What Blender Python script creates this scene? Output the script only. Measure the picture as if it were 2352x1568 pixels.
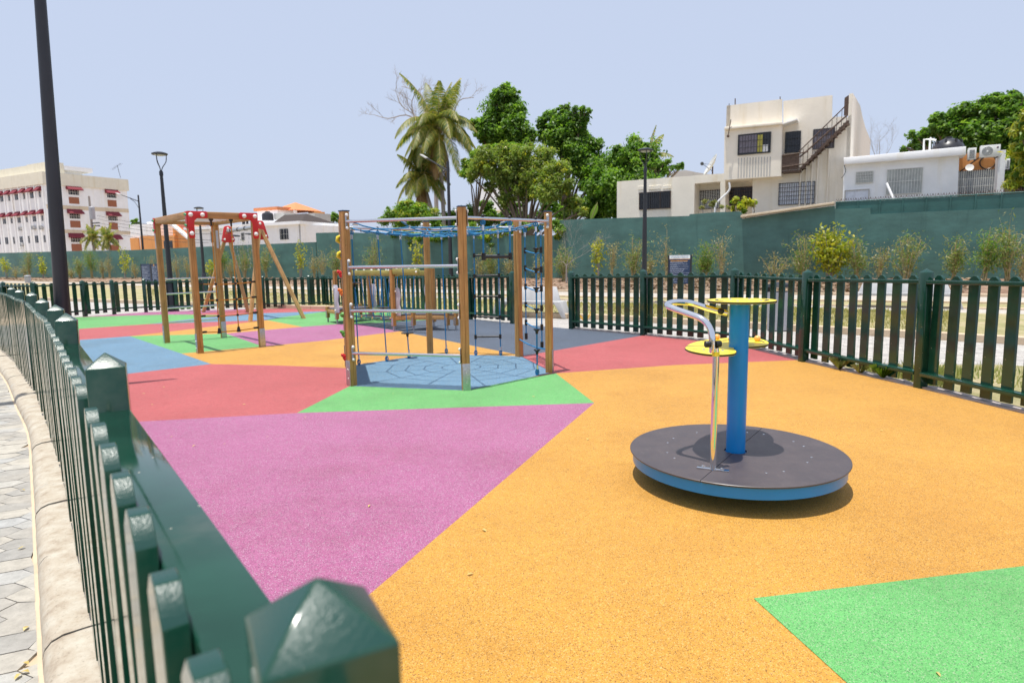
import bpy, bmesh, math, random
import numpy as np
from mathutils import Vector, Matrix
random.seed(7); rng = np.random.default_rng(7)
for o in list(bpy.data.objects): bpy.data.objects.remove(o)
scene = bpy.context.scene
COL = scene.collection
PI = math.pi
# ------------------------------------------------------------------ camera
CW, CF, CPITCH, CROLL, HC = 2352.0, 2573.653 / 4096 * 2352, 0.12975689, -0.01649751, 1.65
_F = Vector((0, math.cos(CPITCH), -math.sin(CPITCH))); _R0 = Vector((1, 0, 0)); _U0 = _R0.cross(_F)
_R = math.cos(CROLL) * _R0 + math.sin(CROLL) * _U0
_U = -math.sin(CROLL) * _R0 + math.cos(CROLL) * _U0
CAM = Vector((0, 0, HC))
cd = bpy.data.cameras.new('camera'); cam = bpy.data.objects.new('camera', cd); COL.objects.link(cam)
cd.sensor_width = 36.0; cd.lens = 36.0 * 2573.653 / 4096; cd.clip_start = 0.05; cd.clip_end = 4000
cam.matrix_world = Matrix(((_R.x, _U.x, -_F.x, 0), (_R.y, _U.y, -_F.y, 0), (_R.z, _U.z, -_F.z, HC), (0, 0, 0, 1)))
cd.dof.use_dof = True; cd.dof.focus_distance = 4.8; cd.dof.aperture_fstop = 3.6
scene.camera = cam
# ------------------------------------------------------------------ world and sun
SUNV = Vector((-0.295, -0.206, 2.56)).normalized()
w = bpy.data.worlds.new('World'); scene.world = w; w.use_nodes = True
nt = w.node_tree; nt.nodes.clear()
sk = nt.nodes.new('ShaderNodeTexSky'); sk.sky_type = 'NISHITA'; sk.sun_disc = False
sk.sun_elevation = math.asin(SUNV.z); sk.sun_rotation = math.atan2(SUNV.x, SUNV.y)
sk.air_density = 1.0; sk.dust_density = 3.2; sk.ozone_density = 1.6; sk.altitude = 0
hz = nt.nodes.new('ShaderNodeMix'); hz.data_type = 'RGBA'; hz.inputs[0].default_value = .78; hz.inputs[7].default_value = (5.3, 6.0, 7.6, 1)
bg = nt.nodes.new('ShaderNodeBackground'); bg.inputs[1].default_value = 0.107
wo = nt.nodes.new('ShaderNodeOutputWorld')
nt.links.new(sk.outputs[0], hz.inputs[6]); nt.links.new(hz.outputs[2], bg.inputs[0]); nt.links.new(bg.outputs[0], wo.inputs[0])
sl = bpy.data.lights.new('sun', 'SUN'); sl.energy = 4.3; sl.angle = math.radians(0.55); sl.color = (1.0, 0.96, 0.89)
so = bpy.data.objects.new('sun', sl); COL.objects.link(so)
so.rotation_euler = SUNV.to_track_quat('Z', 'Y').to_euler(); so.location = (0, 0, 30)
scene.view_settings.view_transform = 'Standard'; scene.view_settings.look = 'None'
scene.view_settings.exposure = 0.24; scene.view_settings.gamma = 1.0
scene.view_settings.use_curve_mapping = False
scene.render.engine = 'CYCLES'
scene.cycles.max_bounces = 6; scene.cycles.transparent_max_bounces = 8
# ------------------------------------------------------------------ survey helpers
# surveyed picture points (2352 px wide frame) are turned into world points on the ground or on a vertical plane
def ray(x, y): return _F + _R * ((x - 1176) / CF) - _U * ((y - 784) / CF)
def un(x, y, z=0.0):
    d = ray(x, y); return CAM + d * ((z - HC) / d.z)
def hg(x, y, P):
    d = ray(x, y); return HC + d.z * math.hypot(P[0], P[1]) / math.hypot(d.x, d.y)
def atY(x, y, Y):
    d = ray(x, y); return CAM + d * (Y / d.y)
RT = Vector((0.875, -0.4841, 0)).normalized(); NB = Vector((0.4841, 0.875, 0)).normalized(); NC = -NB; UP = Vector((0, 0, 1))
def onN(x, y, n):           # point on the vertical plane  NB . P = n
    d = ray(x, y); return CAM + d * (n / d.dot(NB))
def q1(x, y): return (x * 0.25, 287.1 + y * 0.25)
def q2(x, y): return ((550 + x * .44643) * .574219, (780 + y * .44643) * .574219)
def q3(x, y): return ((1250 + x * .52291) * .574219, (780 + y * .52291) * .574219)
def q4(x, y): return (803.9 + x * .26856, 143.5 + y * .26856)
def q5(x, y): return (1378.1 + x * .24414, 172.3 + y * .24414)
def q6(x, y): return (1837.5 + x * .2234, 201.0 + y * .2234)
def qs(x, y): return ((2450 + x * .63791) * .574219, (1100 + y * .63791) * .574219)
# ------------------------------------------------------------------ materials
def srgb(r, g, b):
    f = lambda c: (c / 255 / 12.92) if c <= 10 else ((c / 255 + .055) / 1.055) ** 2.4
    return (f(r), f(g), f(b), 1)
class NT:
    def __init__(s, name):
        s.m = bpy.data.materials.new(name); s.m.use_nodes = True; s.t = s.m.node_tree
        s.b = s.t.nodes['Principled BSDF']; s.out = s.t.nodes['Material Output']; s._co = None
    def n(s, typ, **kw):
        x = s.t.nodes.new(typ)
        for k, v in kw.items(): setattr(x, k, v)
        return x
    def l(s, a, b): s.t.links.new(a, b)
    def co(s, scale=(1, 1, 1), rot=0.0, kind='Object'):
        c = s.n('ShaderNodeTexCoord'); m = s.n('ShaderNodeMapping'); m.inputs['Scale'].default_value = scale
        m.inputs['Rotation'].default_value = (0, 0, rot); s.l(c.outputs[kind], m.inputs[0]); return m.outputs[0]
    def noise(s, vec, scale, detail=3, rough=.55):
        x = s.n('ShaderNodeTexNoise'); x.inputs['Scale'].default_value = scale; x.inputs['Detail'].default_value = detail
        x.inputs['Roughness'].default_value = rough; s.l(vec, x.inputs['Vector']); return x.outputs['Fac']
    def ramp(s, fac, stops, interp='LINEAR'):
        x = s.n('ShaderNodeValToRGB'); cr = x.color_ramp; cr.interpolation = interp
        while len(cr.elements) < len(stops): cr.elements.new(0.5)
        for e, (p, c) in zip(cr.elements, stops): e.position = p; e.color = c if len(c) == 4 else (*c, 1)
        s.l(fac, x.inputs[0]); return x.outputs[0]
    def mix(s, fac, a, b, blend='MIX'):
        x = s.n('ShaderNodeMix', data_type='RGBA', blend_type=blend)
        for inp, v in ((x.inputs[0], fac), (x.inputs[6], a), (x.inputs[7], b)):
            if hasattr(v, 'links') or hasattr(v, 'is_linked'): s.l(v, inp)
            else: inp.default_value = v
        return x.outputs[2]
    def bump(s, h, dist=.002, strength=.5):
        x = s.n('ShaderNodeBump'); x.inputs['Distance'].default_value = dist; x.inputs['Strength'].default_value = strength
        s.l(h, x.inputs['Height']); s.l(x.outputs[0], s.b.inputs['Normal']); return x
    def base(s, c):
        if hasattr(c, 'is_linked'): s.l(c, s.b.inputs['Base Color'])
        else: s.b.inputs['Base Color'].default_value = c
    def rough(s, v):
        if hasattr(v, 'is_linked'): s.l(v, s.b.inputs['Roughness'])
        else: s.b.inputs['Roughness'].default_value = v
def sc(c, k): return (min(c[0] * k, 1), min(c[1] * k, 1), min(c[2] * k, 1), 1)
M = {}
def simple(name, c, rough=.5, metal=0.0, var=.12, scale=6, bump=0, bscale=60, coat=0):
    k = NT(name); v = k.co()
    f = k.noise(v, scale, 4)
    k.base(k.ramp(f, [(.3, sc(c, 1 - var)), (.7, sc(c, 1 + var))])); k.rough(rough)
    k.b.inputs['Metallic'].default_value = metal
    if coat: k.b.inputs['Coat Weight'].default_value = coat
    if bump: k.bump(k.noise(v, bscale, 3), bump, .6)
    M[name] = k.m; return k.m
def rubber(name, c, c2, c3):
    k = NT(name); v = k.co()
    vo = k.n('ShaderNodeTexVoronoi'); vo.inputs['Scale'].default_value = 260; k.l(v, vo.inputs['Vector'])
    sp = k.n('ShaderNodeSeparateColor'); k.l(vo.outputs['Color'], sp.inputs[0])
    g = k.ramp(sp.outputs[0], [(0, c), (.36, sc(c, 1.16)), (.6, sc(c, .86)), (.80, c2), (.90, c3)], 'CONSTANT')
    big = k.noise(v, 1.1, 5, .6); mid = k.noise(v, 14, 4, .6)
    g = k.mix(1.0, g, k.ramp(big, [(.3, (.92, .91, .90)), (.65, (1.04, 1.04, 1.04))]), 'MULTIPLY')
    g = k.mix(1.0, g, k.ramp(mid, [(.3, (.93, .93, .93)), (.7, (1.05, 1.05, 1.05))]), 'MULTIPLY')
    st = k.noise(v, .42, 6, .7); g = k.mix(1.0, g, k.ramp(st, [(.36, (.90, .87, .84)), (.5, (1, 1, 1))]), 'MULTIPLY')
    sp2 = k.noise(v, 3.5, 2, .4); g = k.mix(k.ramp(sp2, [(.72, (0, 0, 0)), (.8, (.35, .35, .35))]), g, sc(c, .6))
    k.base(g); k.rough(.75); k.b.inputs['Specular IOR Level'].default_value = .35; k.b.inputs['Sheen Weight'].default_value = .08; k.b.inputs['Sheen Roughness'].default_value = .5
    k.bump(vo.outputs['Distance'], .0016, .6); M[name] = k.m
OR = (.72, .31, .035, 1)
rubber('rubber_orange', (.51, .255, .036, 1), (.20, .09, .02, 1), (.62, .38, .13, 1))
rubber('rubber_magenta', (.345, .10, .215, 1), (.14, .035, .10, 1), (.42, .34, .38, 1))
rubber('rubber_red', (.41, .085, .088, 1), (.19, .025, .025, 1), (.46, .20, .18, 1))
rubber('rubber_green', (.115, .37, .105, 1), (.04, .17, .05, 1), (.28, .40, .22, 1))
rubber('rubber_blue', (.115, .23, .345, 1), (.04, .08, .14, 1), (.26, .30, .28, 1))
rubber('rubber_slate', (.068, .09, .128, 1), (.018, .024, .04, 1), (.17, .19, .22, 1))
def wood(name, ang, c1, c2, zgrain=False, rough=.5):
    k = NT(name)
    v = k.co((1, 1, 1), ang)
    m2 = k.n('ShaderNodeMapping'); m2.inputs['Scale'].default_value = (26, 26, 1.6) if zgrain else (1.6, 26, 26); k.l(v, m2.inputs[0])
    f = k.noise(m2.outputs[0], 1.6, 5, .65); g = k.noise(v, 3.0, 3)
    kn = k.n('ShaderNodeTexVoronoi'); kn.inputs['Scale'].default_value = 4.5; k.l(v, kn.inputs['Vector'])
    c = k.ramp(f, [(.28, c1), (.5, tuple((a + b) / 2 for a, b in zip(c1, c2))), (.72, c2)])
    c = k.mix(1.0, c, k.ramp(g, [(.3, (.8, .8, .8)), (.7, (1.12, 1.12, 1.12))]), 'MULTIPLY')
    c = k.mix(1.0, c, k.ramp(kn.outputs['Distance'], [(.02, (.35, .25, .2)), (.06, (1, 1, 1))]), 'MULTIPLY')
    k.base(c); k.rough(rough); k.bump(f, .0015, .5); M[name] = k.m
wood('timber_upright', 0, (.35, .165, .042, 1), (.60, .33, .105, 1), True)
wood('timber_beam_long', math.radians(48), (.32, .15, .045, 1), (.56, .30, .105, 1))
wood('timber_beam_short', math.radians(-42), (.32, .15, .045, 1), (.56, .30, .105, 1))
wood('timber_pale', 0, (.40, .21, .075, 1), (.66, .40, .17, 1), True)
wood('timber_lime', math.radians(48), (.26, .24, .05, 1), (.42, .38, .10, 1))
def gloss_green():
    k = NT('green_gloss_paint'); v = k.co()
    m2 = k.n('ShaderNodeMapping'); m2.inputs['Scale'].default_value = (1, 1, .22); k.l(v, m2.inputs[0])
    f = k.noise(m2.outputs[0], 70, 4, .6); g = k.noise(v, 5, 3)
    vc = k.n('ShaderNodeTexVoronoi'); vc.inputs['Scale'].default_value = 34; k.l(v, vc.inputs['Vector'])
    vr = k.n('ShaderNodeSeparateColor'); k.l(vc.outputs['Color'], vr.inputs[0]); gt = k.n('ShaderNodeMath', operation='GREATER_THAN'); gt.inputs[1].default_value = .9; k.l(vr.outputs[0], gt.inputs[0])
    ls = k.n('ShaderNodeMath', operation='LESS_THAN'); ls.inputs[1].default_value = .11; k.l(vc.outputs['Distance'], ls.inputs[0]); an = k.n('ShaderNodeMath', operation='MULTIPLY'); k.l(gt.outputs[0], an.inputs[0]); k.l(ls.outputs[0], an.inputs[1])
    dr = k.noise(v, 2.4, 5, .7); pc = k.mix(k.ramp(dr, [(.56, (0, 0, 0)), (.74, (.22, .22, .22))]), k.ramp(g, [(.3, (.0050, .040, .023, 1)), (.7, (.0095, .060, .036, 1))]), (.16, .15, .12, 1))
    k.base(k.mix(an.outputs[0], pc, (.42, .38, .30, 1)))
    k.rough(k.ramp(g, [(.3, (.07, .07, .07)), (.7, (.14, .14, .14))])); k.bump(f, .00035, .3); k.b.inputs['IOR'].default_value = 1.55; M['green_gloss_paint'] = k.m
    k = NT('green_endgrain_paint'); v = k.co()
    f = k.noise(v, 260, 3, .7)
    wv = k.n('ShaderNodeTexWave', wave_type='RINGS'); wv.inputs['Scale'].default_value = 45; wv.inputs['Distortion'].default_value = 2.5
    k.l(v, wv.inputs['Vector'])
    a = k.n('ShaderNodeMath', operation='ADD'); ml = k.n('ShaderNodeMath', operation='MULTIPLY'); ml.inputs[1].default_value = .13; k.l(wv.outputs['Fac'], ml.inputs[0]); k.l(f, a.inputs[0]); k.l(ml.outputs[0], a.inputs[1])
    k.base((.009, .052, .040, 1)); k.rough(.28); k.bump(a.outputs[0], .0006, .9); M['green_endgrain_paint'] = k.m
gloss_green()
def teal(name, c, k1=.8, k2=1.15):
    k = NT(name); v = k.co((.35, .35, 1)); a = k.noise(v, 1.4, 5, .6); v2 = k.co((.5, .5, .5)); b = k.noise(v2, 2.6, 4, .6)
    m = k.mix(1.0, k.ramp(a, [(.3, sc(c, k1)), (.7, sc(c, k2))]), k.ramp(b, [(.35, (.88, .88, .88)), (.62, (1.06, 1.06, 1.06))]), 'MULTIPLY')
    v3 = k.co((1.6, 1.6, .12)); st = k.noise(v3, 2.2, 3, .5)
    m = k.mix(1.0, m, k.ramp(st, [(.27, (.80, .84, .84)), (.38, (1, 1, 1))]), 'MULTIPLY')
    k.base(m); k.rough(.55); k.bump(k.noise(k.co((.5, .5, 1)), 5, 5, .6), .016, .6); M[name] = k.m
teal('teal_wall_paint', (.072, .175, .155, 1))
teal('teal_metal_paint', (.030, .115, .105, 1))
def plaster(name, c, dirt=.75):
    k = NT(name); v = k.co(); a = k.noise(v, .7, 6, .65); v2 = k.co((1.3, 1.3, .14)); b = k.noise(v2, 1.2, 5, .6)
    m = k.mix(1.0, k.ramp(a, [(.32, sc(c, .93)), (.66, sc(c, 1.03))]), k.ramp(b, [(.30, (dirt, dirt * .97, dirt * .9)), (.46, (1, 1, 1))]), 'MULTIPLY')
    k.base(m); k.rough(.85); k.bump(k.noise(v, 9, 6, .7), .02, .45); M[name] = k.m
plaster('cream_plaster', (.88, .81, .69, 1), .90); plaster('pale_cream_plaster', (.90, .84, .72, 1), .95); plaster('white_plaster', (.92, .92, .92, 1), .96)
plaster('orange_plaster', (.80, .36, .12, 1), .8); plaster('beige_parapet', (.80, .75, .61, 1), .92); plaster('tan_band', (.70, .58, .42, 1), .9)
plaster('grey_concrete', (.52, .50, .46, 1), .8); plaster('kerb_beige', (.60, .47, .33, 1), .85); plaster('rough_concrete', (.42, .36, .33, 1), .6)
def kerb_mat():
    k = NT('kerb_worn_concrete'); v = k.co(); a = k.noise(v, 9, 6, .7); b = k.noise(v, 60, 4, .7); c = k.noise(v, 2.2, 4, .6)
    col = k.ramp(a, [(.28, (.29, .23, .17, 1)), (.45, (.42, .36, .28, 1)), (.65, (.50, .46, .38, 1))])
    col = k.mix(k.ramp(c, [(.62, (0, 0, 0)), (.72, (.5, .5, .5))]), col, (.38, .42, .44, 1))
    col = k.mix(1.0, col, k.ramp(b, [(.28, (.55, .55, .55)), (.42, (1, 1, 1))]), 'MULTIPLY')
    k.base(col); k.rough(.9); k.bump(b, .004, .8); M['kerb_worn_concrete'] = k.m
    k = NT('paver_concrete'); v = k.co()
    g = k.n('ShaderNodeNewGeometry'); base = k.ramp(g.outputs['Random Per Island'], [(0, (.31, .30, .28, 1)), (.4, (.40, .37, .32, 1)), (.75, (.46, .43, .37, 1)), (1, (.38, .38, .37, 1))])
    a = k.noise(v, 14, 5, .7); b = k.noise(v, 90, 3, .7)
    col = k.mix(1.0, base, k.ramp(a, [(.3, (.78, .78, .78)), (.65, (1.1, 1.1, 1.1))]), 'MULTIPLY')
    col = k.mix(1.0, col, k.ramp(b, [(.25, (.6, .6, .6)), (.4, (1, 1, 1))]), 'MULTIPLY')
    k.base(col); k.rough(.85); k.bump(b, .003, .6); M['paver_concrete'] = k.m
kerb_mat()
def ground_mats():
    def mk(name, stops, s1, s2, bump, rough=.95, bs=40):
        k = NT(name); v = k.co(); a = k.noise(v, s1, 6, .7); b = k.noise(v, s2, 4, .7)
        m = k.mix(1.0, k.ramp(a, stops), k.ramp(b, [(.25, (.6, .6, .6)), (.6, (1.12, 1.12, 1.12))]), 'MULTIPLY')
        k.base(m); k.rough(rough); k.bump(k.noise(v, bs, 5, .7), bump, .8); M[name] = k.m
    mk('dry_soil', [(.3, (.30, .22, .15, 1)), (.6, (.46, .37, .27, 1))], .8, 18, .03)
    mk('lawn', [(.30, (.26, .25, .10, 1)), (.5, (.38, .34, .16, 1)), (.66, (.50, .41, .25, 1))], 1.2, 30, .04)
    mk('mulch', [(.3, (.15, .085, .055, 1)), (.5, (.28, .17, .11, 1)), (.62, (.42, .30, .21, 1)), (.7, (.24, .27, .10, 1))], 2.0, 22, .08, bs=14)
    mk('path_concrete', [(.3, (.40, .36, .31, 1)), (.7, (.50, .46, .40, 1))], .6, 12, .004)
    k = NT('plaza_pavers'); v = k.co((1, 1, 1), math.radians(29))
    br = k.n('ShaderNodeTexBrick'); br.inputs['Scale'].default_value = 2.2; br.inputs['Color1'].default_value = (.50, .47, .43, 1)
    br.inputs['Color2'].default_value = (.36, .34, .32, 1); br.inputs['Mortar'].default_value = (.30, .28, .25, 1); br.inputs['Mortar Size'].default_value = .012
    k.l(v, br.inputs['Vector']); a = k.noise(v, 6, 5, .7)
    k.base(k.mix(1.0, br.outputs[0], k.ramp(a, [(.3, (.8, .8, .8)), (.7, (1.12, 1.12, 1.12))]), 'MULTIPLY')); k.rough(.85); M['plaza_pavers'] = k.m
ground_mats()
def leaf(name, cols, trans=.35, rough=.45):
    k = NT(name); g = k.n('ShaderNodeNewGeometry')
    c = k.ramp(g.outputs['Random Per Island'], [(i / max(1, len(cols) - 1), x) for i, x in enumerate(cols)])
    a = k.noise(k.co(), .55, 2); c = k.mix(1.0, c, k.ramp(a, [(.35, (.72, .74, .7)), (.65, (1.2, 1.18, 1.1))]), 'MULTIPLY')
    k.base(c); k.rough(rough)
    tr = k.n('ShaderNodeBsdfTranslucent'); k.l(k.mix(1.0, c, (1.5, 1.6, .8, 1), 'MULTIPLY'), tr.inputs[0])
    mx = k.n('ShaderNodeMixShader'); mx.inputs[0].default_value = trans
    k.l(k.b.outputs[0], mx.inputs[1]); k.l(tr.outputs[0], mx.inputs[2]); k.l(mx.outputs[0], k.out.inputs[0]); M[name] = k.m
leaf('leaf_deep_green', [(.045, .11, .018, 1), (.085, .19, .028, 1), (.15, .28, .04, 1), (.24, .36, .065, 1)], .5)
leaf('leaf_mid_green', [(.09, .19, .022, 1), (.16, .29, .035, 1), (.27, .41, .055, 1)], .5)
leaf('litter_brown', [(.16, .10, .07, 1), (.26, .17, .12, 1), (.36, .27, .18, 1), (.20, .13, .09, 1)], .05)
leaf('leaf_olive', [(.11, .19, .03, 1), (.21, .28, .06, 1), (.34, .36, .11, 1), (.15, .31, .04, 1)], .5)
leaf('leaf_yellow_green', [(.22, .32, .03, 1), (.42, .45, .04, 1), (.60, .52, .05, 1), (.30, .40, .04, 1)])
leaf('leaf_bamboo', [(.17, .22, .06, 1), (.30, .31, .11, 1), (.40, .36, .17, 1), (.12, .20, .04, 1)])
leaf('leaf_dry', [(.34, .27, .14, 1), (.44, .38, .20, 1), (.26, .28, .09, 1), (.48, .34, .24, 1)])
leaf('leaf_palm', [(.07, .13, .025, 1), (.14, .19, .04, 1), (.27, .27, .06, 1), (.48, .38, .11, 1)], .45)
leaf('leaf_palm_dry', [(.22, .12, .05, 1), (.34, .22, .10, 1)])
leaf('grass_blades', [(.26, .29, .09, 1), (.42, .37, .17, 1), (.54, .45, .26, 1)])
leaf('fallen_leaf', [(.75, .42, .12, 1), (.60, .45, .16, 1), (.45, .38, .12, 1)], .1)
simple('bark', (.16, .12, .085, 1), .9, var=.35, scale=14, bump=.02, bscale=30)
simple('grey_bark', (.34, .30, .27, 1), .9, var=.2, scale=14)
simple('straw_stem', (.42, .34, .17, 1), .8, var=.2, scale=10)
simple('coconut_orange', (.62, .26, .04, 1), .5)
simple('chrome', (.80, .80, .80, 1), .07, 1.0, var=.03)
simple('stainless_tube', (.66, .66, .68, 1), .20, 1.0, var=.05, scale=30)
simple('galvanised', (.50, .52, .54, 1), .42, .85, var=.16, scale=50)
simple('galvanised_pale', (.74, .75, .76, 1), .45, .6, var=.05)
simple('zinc_bolt', (.75, .75, .75, 1), .25, 1.0)
simple('black_plastic', (.012, .012, .013, 1), .38, var=.2)
simple('charcoal_paint', (.022, .024, .031, 1), .38, var=.15, scale=3)
simple('blue_cap', (.010, .05, .12, 1), .35)
simple('blue_paint', (.004, .25, .66, 1), .28, var=.05, scale=4)
simple('blue_rope', (.010, .19, .42, 1), .6, var=.25, scale=160, bump=.002, bscale=260)
simple('amber_rope', (.56, .23, .02, 1), .65, var=.2, scale=120)
simple('white_plastic', (.80, .80, .77, 1), .28, var=.04)
simple('yellow_plastic', (.83, .66, .035, 1), .35, var=.05)
simple('red_plastic', (.60, .022, .025, 1), .35, var=.06)
simple('orange_plastic', (.80, .20, .03, 1), .35, var=.06)
simple('green_plastic', (.12, .36, .06, 1), .35, var=.1)
simple('green_bolt', (.03, .30, .12, 1), .3)
simple('lilac_panel', (.50, .50, .58, 1), .4, var=.04)
simple('amber_ball', (.85, .42, .12, 1), .3)
simple('window_dark', (.020, .022, .028, 1), .12, var=.3)
simple('window_grey', (.30, .32, .34, 1), .25, var=.15)
simple('curtain_grey', (.22, .20, .24, 1), .7, var=.2, scale=8)
simple('curtain_yellow', (.55, .50, .10, 1), .7)
simple('louvre_white', (.72, .74, .80, 1), .5)
simple('dusty_glass', (.42, .44, .42, 1), .3, var=.2, scale=3)
simple('iron_bars', (.03, .035, .04, 1), .6)
simple('rusty_iron', (.10, .065, .048, 1), .8, var=.4, scale=12)
simple('white_bars', (.72, .72, .68, 1), .6)
simple('awning_red', (.20, .018, .032, 1), .7, var=.15)
simple('brick_red', (.34, .13, .07, 1), .85, var=.25, scale=20)
simple('roof_clay', (.72, .25, .10, 1), .8, var=.15)
simple('roof_pink', (.62, .22, .16, 1), .8, var=.15, scale=10)
simple('roof_brown', (.05, .036, .03, 1), .85, var=.3, scale=5)
simple('tank_black', (.025, .025, .030, 1), .35)
simple('bin_grey', (.40, .40, .43, 1), .5)
simple('bench_concrete', (.50, .50, .50, 1), .8, var=.12, scale=3, bump=.004)
simple('sign_navy', (.018, .040, .10, 1), .4)
simple('sign_white', (.75, .80, .82, 1), .4)
simple('sign_text', (.42, .47, .58, 1), .5)
simple('sign_orange', (.75, .36, .08, 1), .5)
simple('sign_header_text', (.16, .20, .36, 1), .5)
simple('chain_yellow', (.75, .45, .04, 1), .5)
simple('dish_grey', (.55, .55, .53, 1), .5)
simple('wire', (.05, .05, .055, 1), .6)
def hpl():
    k = NT('brown_deck_laminate'); v = k.co(); a = k.noise(v, 5, 4, .6); b = k.noise(v, 320, 2)
    k.base(k.mix(1.0, k.ramp(a, [(.3, (.062, .050, .052, 1)), (.7, (.088, .072, .074, 1))]), k.ramp(b, [(.3, (.85, .85, .85)), (.7, (1.15, 1.15, 1.15))]), 'MULTIPLY'))
    m3 = k.co((1, 9, 1), .7); scf = k.noise(m3, 7, 5, .75); scf2 = k.noise(k.co((8, 1, 1), .3), 8, 5, .75); sm = k.n('ShaderNodeMath', operation='MAXIMUM'); k.l(scf, sm.inputs[0]); k.l(scf2, sm.inputs[1])
    bc = k.b.inputs['Base Color'].links[0].from_socket; k.base(k.mix(k.ramp(sm.outputs[0], [(.60, (0, 0, 0)), (.74, (.30, .30, .30))]), bc, (.26, .23, .20, 1)))
    k.rough(k.ramp(a, [(.3, (.36, .36, .36)), (.7, (.5, .5, .5))])); k.bump(b, .0006, .35); M['brown_deck_laminate'] = k.m
hpl()
# ------------------------------------------------------------------ mesh helpers
def V(*a): return Vector(a)
class MB:
    def __init__(s): s.v = []; s.f = []; s.fm = []; s.mi = 0
    def add(s, vs, fs):
        o = len(s.v); s.v += [tuple(p) for p in vs]
        for f in fs: s.f.append([i + o for i in f]); s.fm.append(s.mi)
    def box(s, c, sx, sy, sz, ax=V(1, 0, 0), ay=None, az=None):
        ax = Vector(ax).normalized(); az = Vector(az).normalized() if az is not None else V(0, 0, 1)
        ay = Vector(ay).normalized() if ay is not None else az.cross(ax).normalized()
        c = Vector(c); vs = [c + ax * (i * sx / 2) + ay * (j * sy / 2) + az * (k * sz / 2) for k in (-1, 1) for j in (-1, 1) for i in (-1, 1)]
        s.add(vs, [(0, 2, 3, 1), (4, 5, 7, 6), (0, 1, 5, 4), (2, 6, 7, 3), (0, 4, 6, 2), (1, 3, 7, 5)])
    def corner(s, p, ex, ey, ez):
        p = Vector(p); vs = [p + ex * i + ey * j + ez * k for k in (0, 1) for j in (0, 1) for i in (0, 1)]
        s.add(vs, [(0, 2, 3, 1), (4, 5, 7, 6), (0, 1, 5, 4), (2, 6, 7, 3), (0, 4, 6, 2), (1, 3, 7, 5)])
    def tube(s, pts, r, n=10, closed=False):
        pts = [Vector(p) for p in pts]; m = len(pts); rs = r if isinstance(r, (list, tuple)) else [r] * m
        rings = []; prev = None
        for i, p in enumerate(pts):
            a = pts[(i - 1) % m] if (closed or i > 0) else p; b = pts[(i + 1) % m] if (closed or i < m - 1) else p
            t = (b - a).normalized()
            if prev is None: x = t.orthogonal().normalized()
            else:
                x = prev - t * prev.dot(t)
                x = x.normalized() if x.length > 1e-6 else t.orthogonal().normalized()
            prev = x; y = t.cross(x)
            rings.append([p + (x * math.cos(2 * PI * k / n) + y * math.sin(2 * PI * k / n)) * rs[i] for k in range(n)])
        vs = [q for rg in rings for q in rg]; fs = []
        for i in range(m if closed else m - 1):
            j = (i + 1) % m
            for k in range(n): fs.append((i * n + k, i * n + (k + 1) % n, j * n + (k + 1) % n, j * n + k))
        if not closed: fs += [tuple(range(n - 1, -1, -1)), tuple((m - 1) * n + k for k in range(n))]
        s.add(vs, fs)
    def lathe(s, prof, o=V(0, 0, 0), n=24, az=V(0, 0, 1)):
        az = Vector(az).normalized(); ax = az.orthogonal().normalized(); ay = az.cross(ax); o = Vector(o); vs = []; fs = []
        for (r, z) in prof: vs += [o + az * z + (ax * math.cos(2 * PI * k / n) + ay * math.sin(2 * PI * k / n)) * max(r, 1e-5) for k in range(n)]
        for i in range(len(prof) - 1):
            for k in range(n): fs.append((i * n + k, i * n + (k + 1) % n, (i + 1) * n + (k + 1) % n, (i + 1) * n + k))
        fs += [tuple(range(n - 1, -1, -1)), tuple((len(prof) - 1) * n + k for k in range(n))]
        s.add(vs, fs)
    def ball(s, c, r, n=10, sx=1, sy=1, sz=1):
        c = Vector(c); m = max(4, n // 2); vs = []; fs = []
        for i in range(m + 1):
            t = PI * i / m
            for k in range(n): vs.append(c + V(sx * r * math.sin(t) * math.cos(2 * PI * k / n), sy * r * math.sin(t) * math.sin(2 * PI * k / n), sz * r * math.cos(t)))
        for i in range(m):
            for k in range(n): fs.append((i * n + k, (i + 1) * n + k, (i + 1) * n + (k + 1) % n, i * n + (k + 1) % n))
        s.add(vs, fs)
    def prism(s, poly, ext):
        n = len(poly); poly = [Vector(p) for p in poly]; ext = Vector(ext)
        s.add(poly + [p + ext for p in poly], [tuple(range(n - 1, -1, -1)), tuple(range(n, 2 * n))] + [(i, (i + 1) % n, (i + 1) % n + n, i + n) for i in range(n)])
    def sheet(s, poly): s.add([Vector(p) for p in poly], [tuple(range(len(poly)))])
    def build(s, name, mats, parent=None, bevel=0.0, smooth=35, seg=2, at=None):
        off = at if at is not None else worldloc(parent)
        me = bpy.data.meshes.new(name)
        me.from_pydata([(x - off[0], y - off[1], z - off[2]) for x, y, z in s.v], [], s.f)
        if not isinstance(mats, (list, tuple)): mats = [mats]
        for m in mats: me.materials.append(M[m] if isinstance(m, str) else m)
        if len(mats) > 1: me.polygons.foreach_set('material_index', s.fm)
        bm = bmesh.new(); bm.from_mesh(me)
        bmesh.ops.remove_doubles(bm, verts=bm.verts, dist=1e-6)
        bmesh.ops.recalc_face_normals(bm, faces=bm.faces)
        if bevel:
            es = [e for e in bm.edges if len(e.link_faces) == 2 and e.calc_face_angle(0) > math.radians(40)]
            bmesh.ops.bevel(bm, geom=es, offset=bevel, segments=seg, affect='EDGES', profile=.5, clamp_overlap=True)
        bm.to_mesh(me); bm.free()
        if smooth: me.shade_smooth(); me.set_sharp_from_angle(angle=math.radians(smooth))
        o = bpy.data.objects.new(name, me); COL.objects.link(o)
        if parent is not None: o.parent = parent
        elif at is not None: o.location = at
        return o
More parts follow.
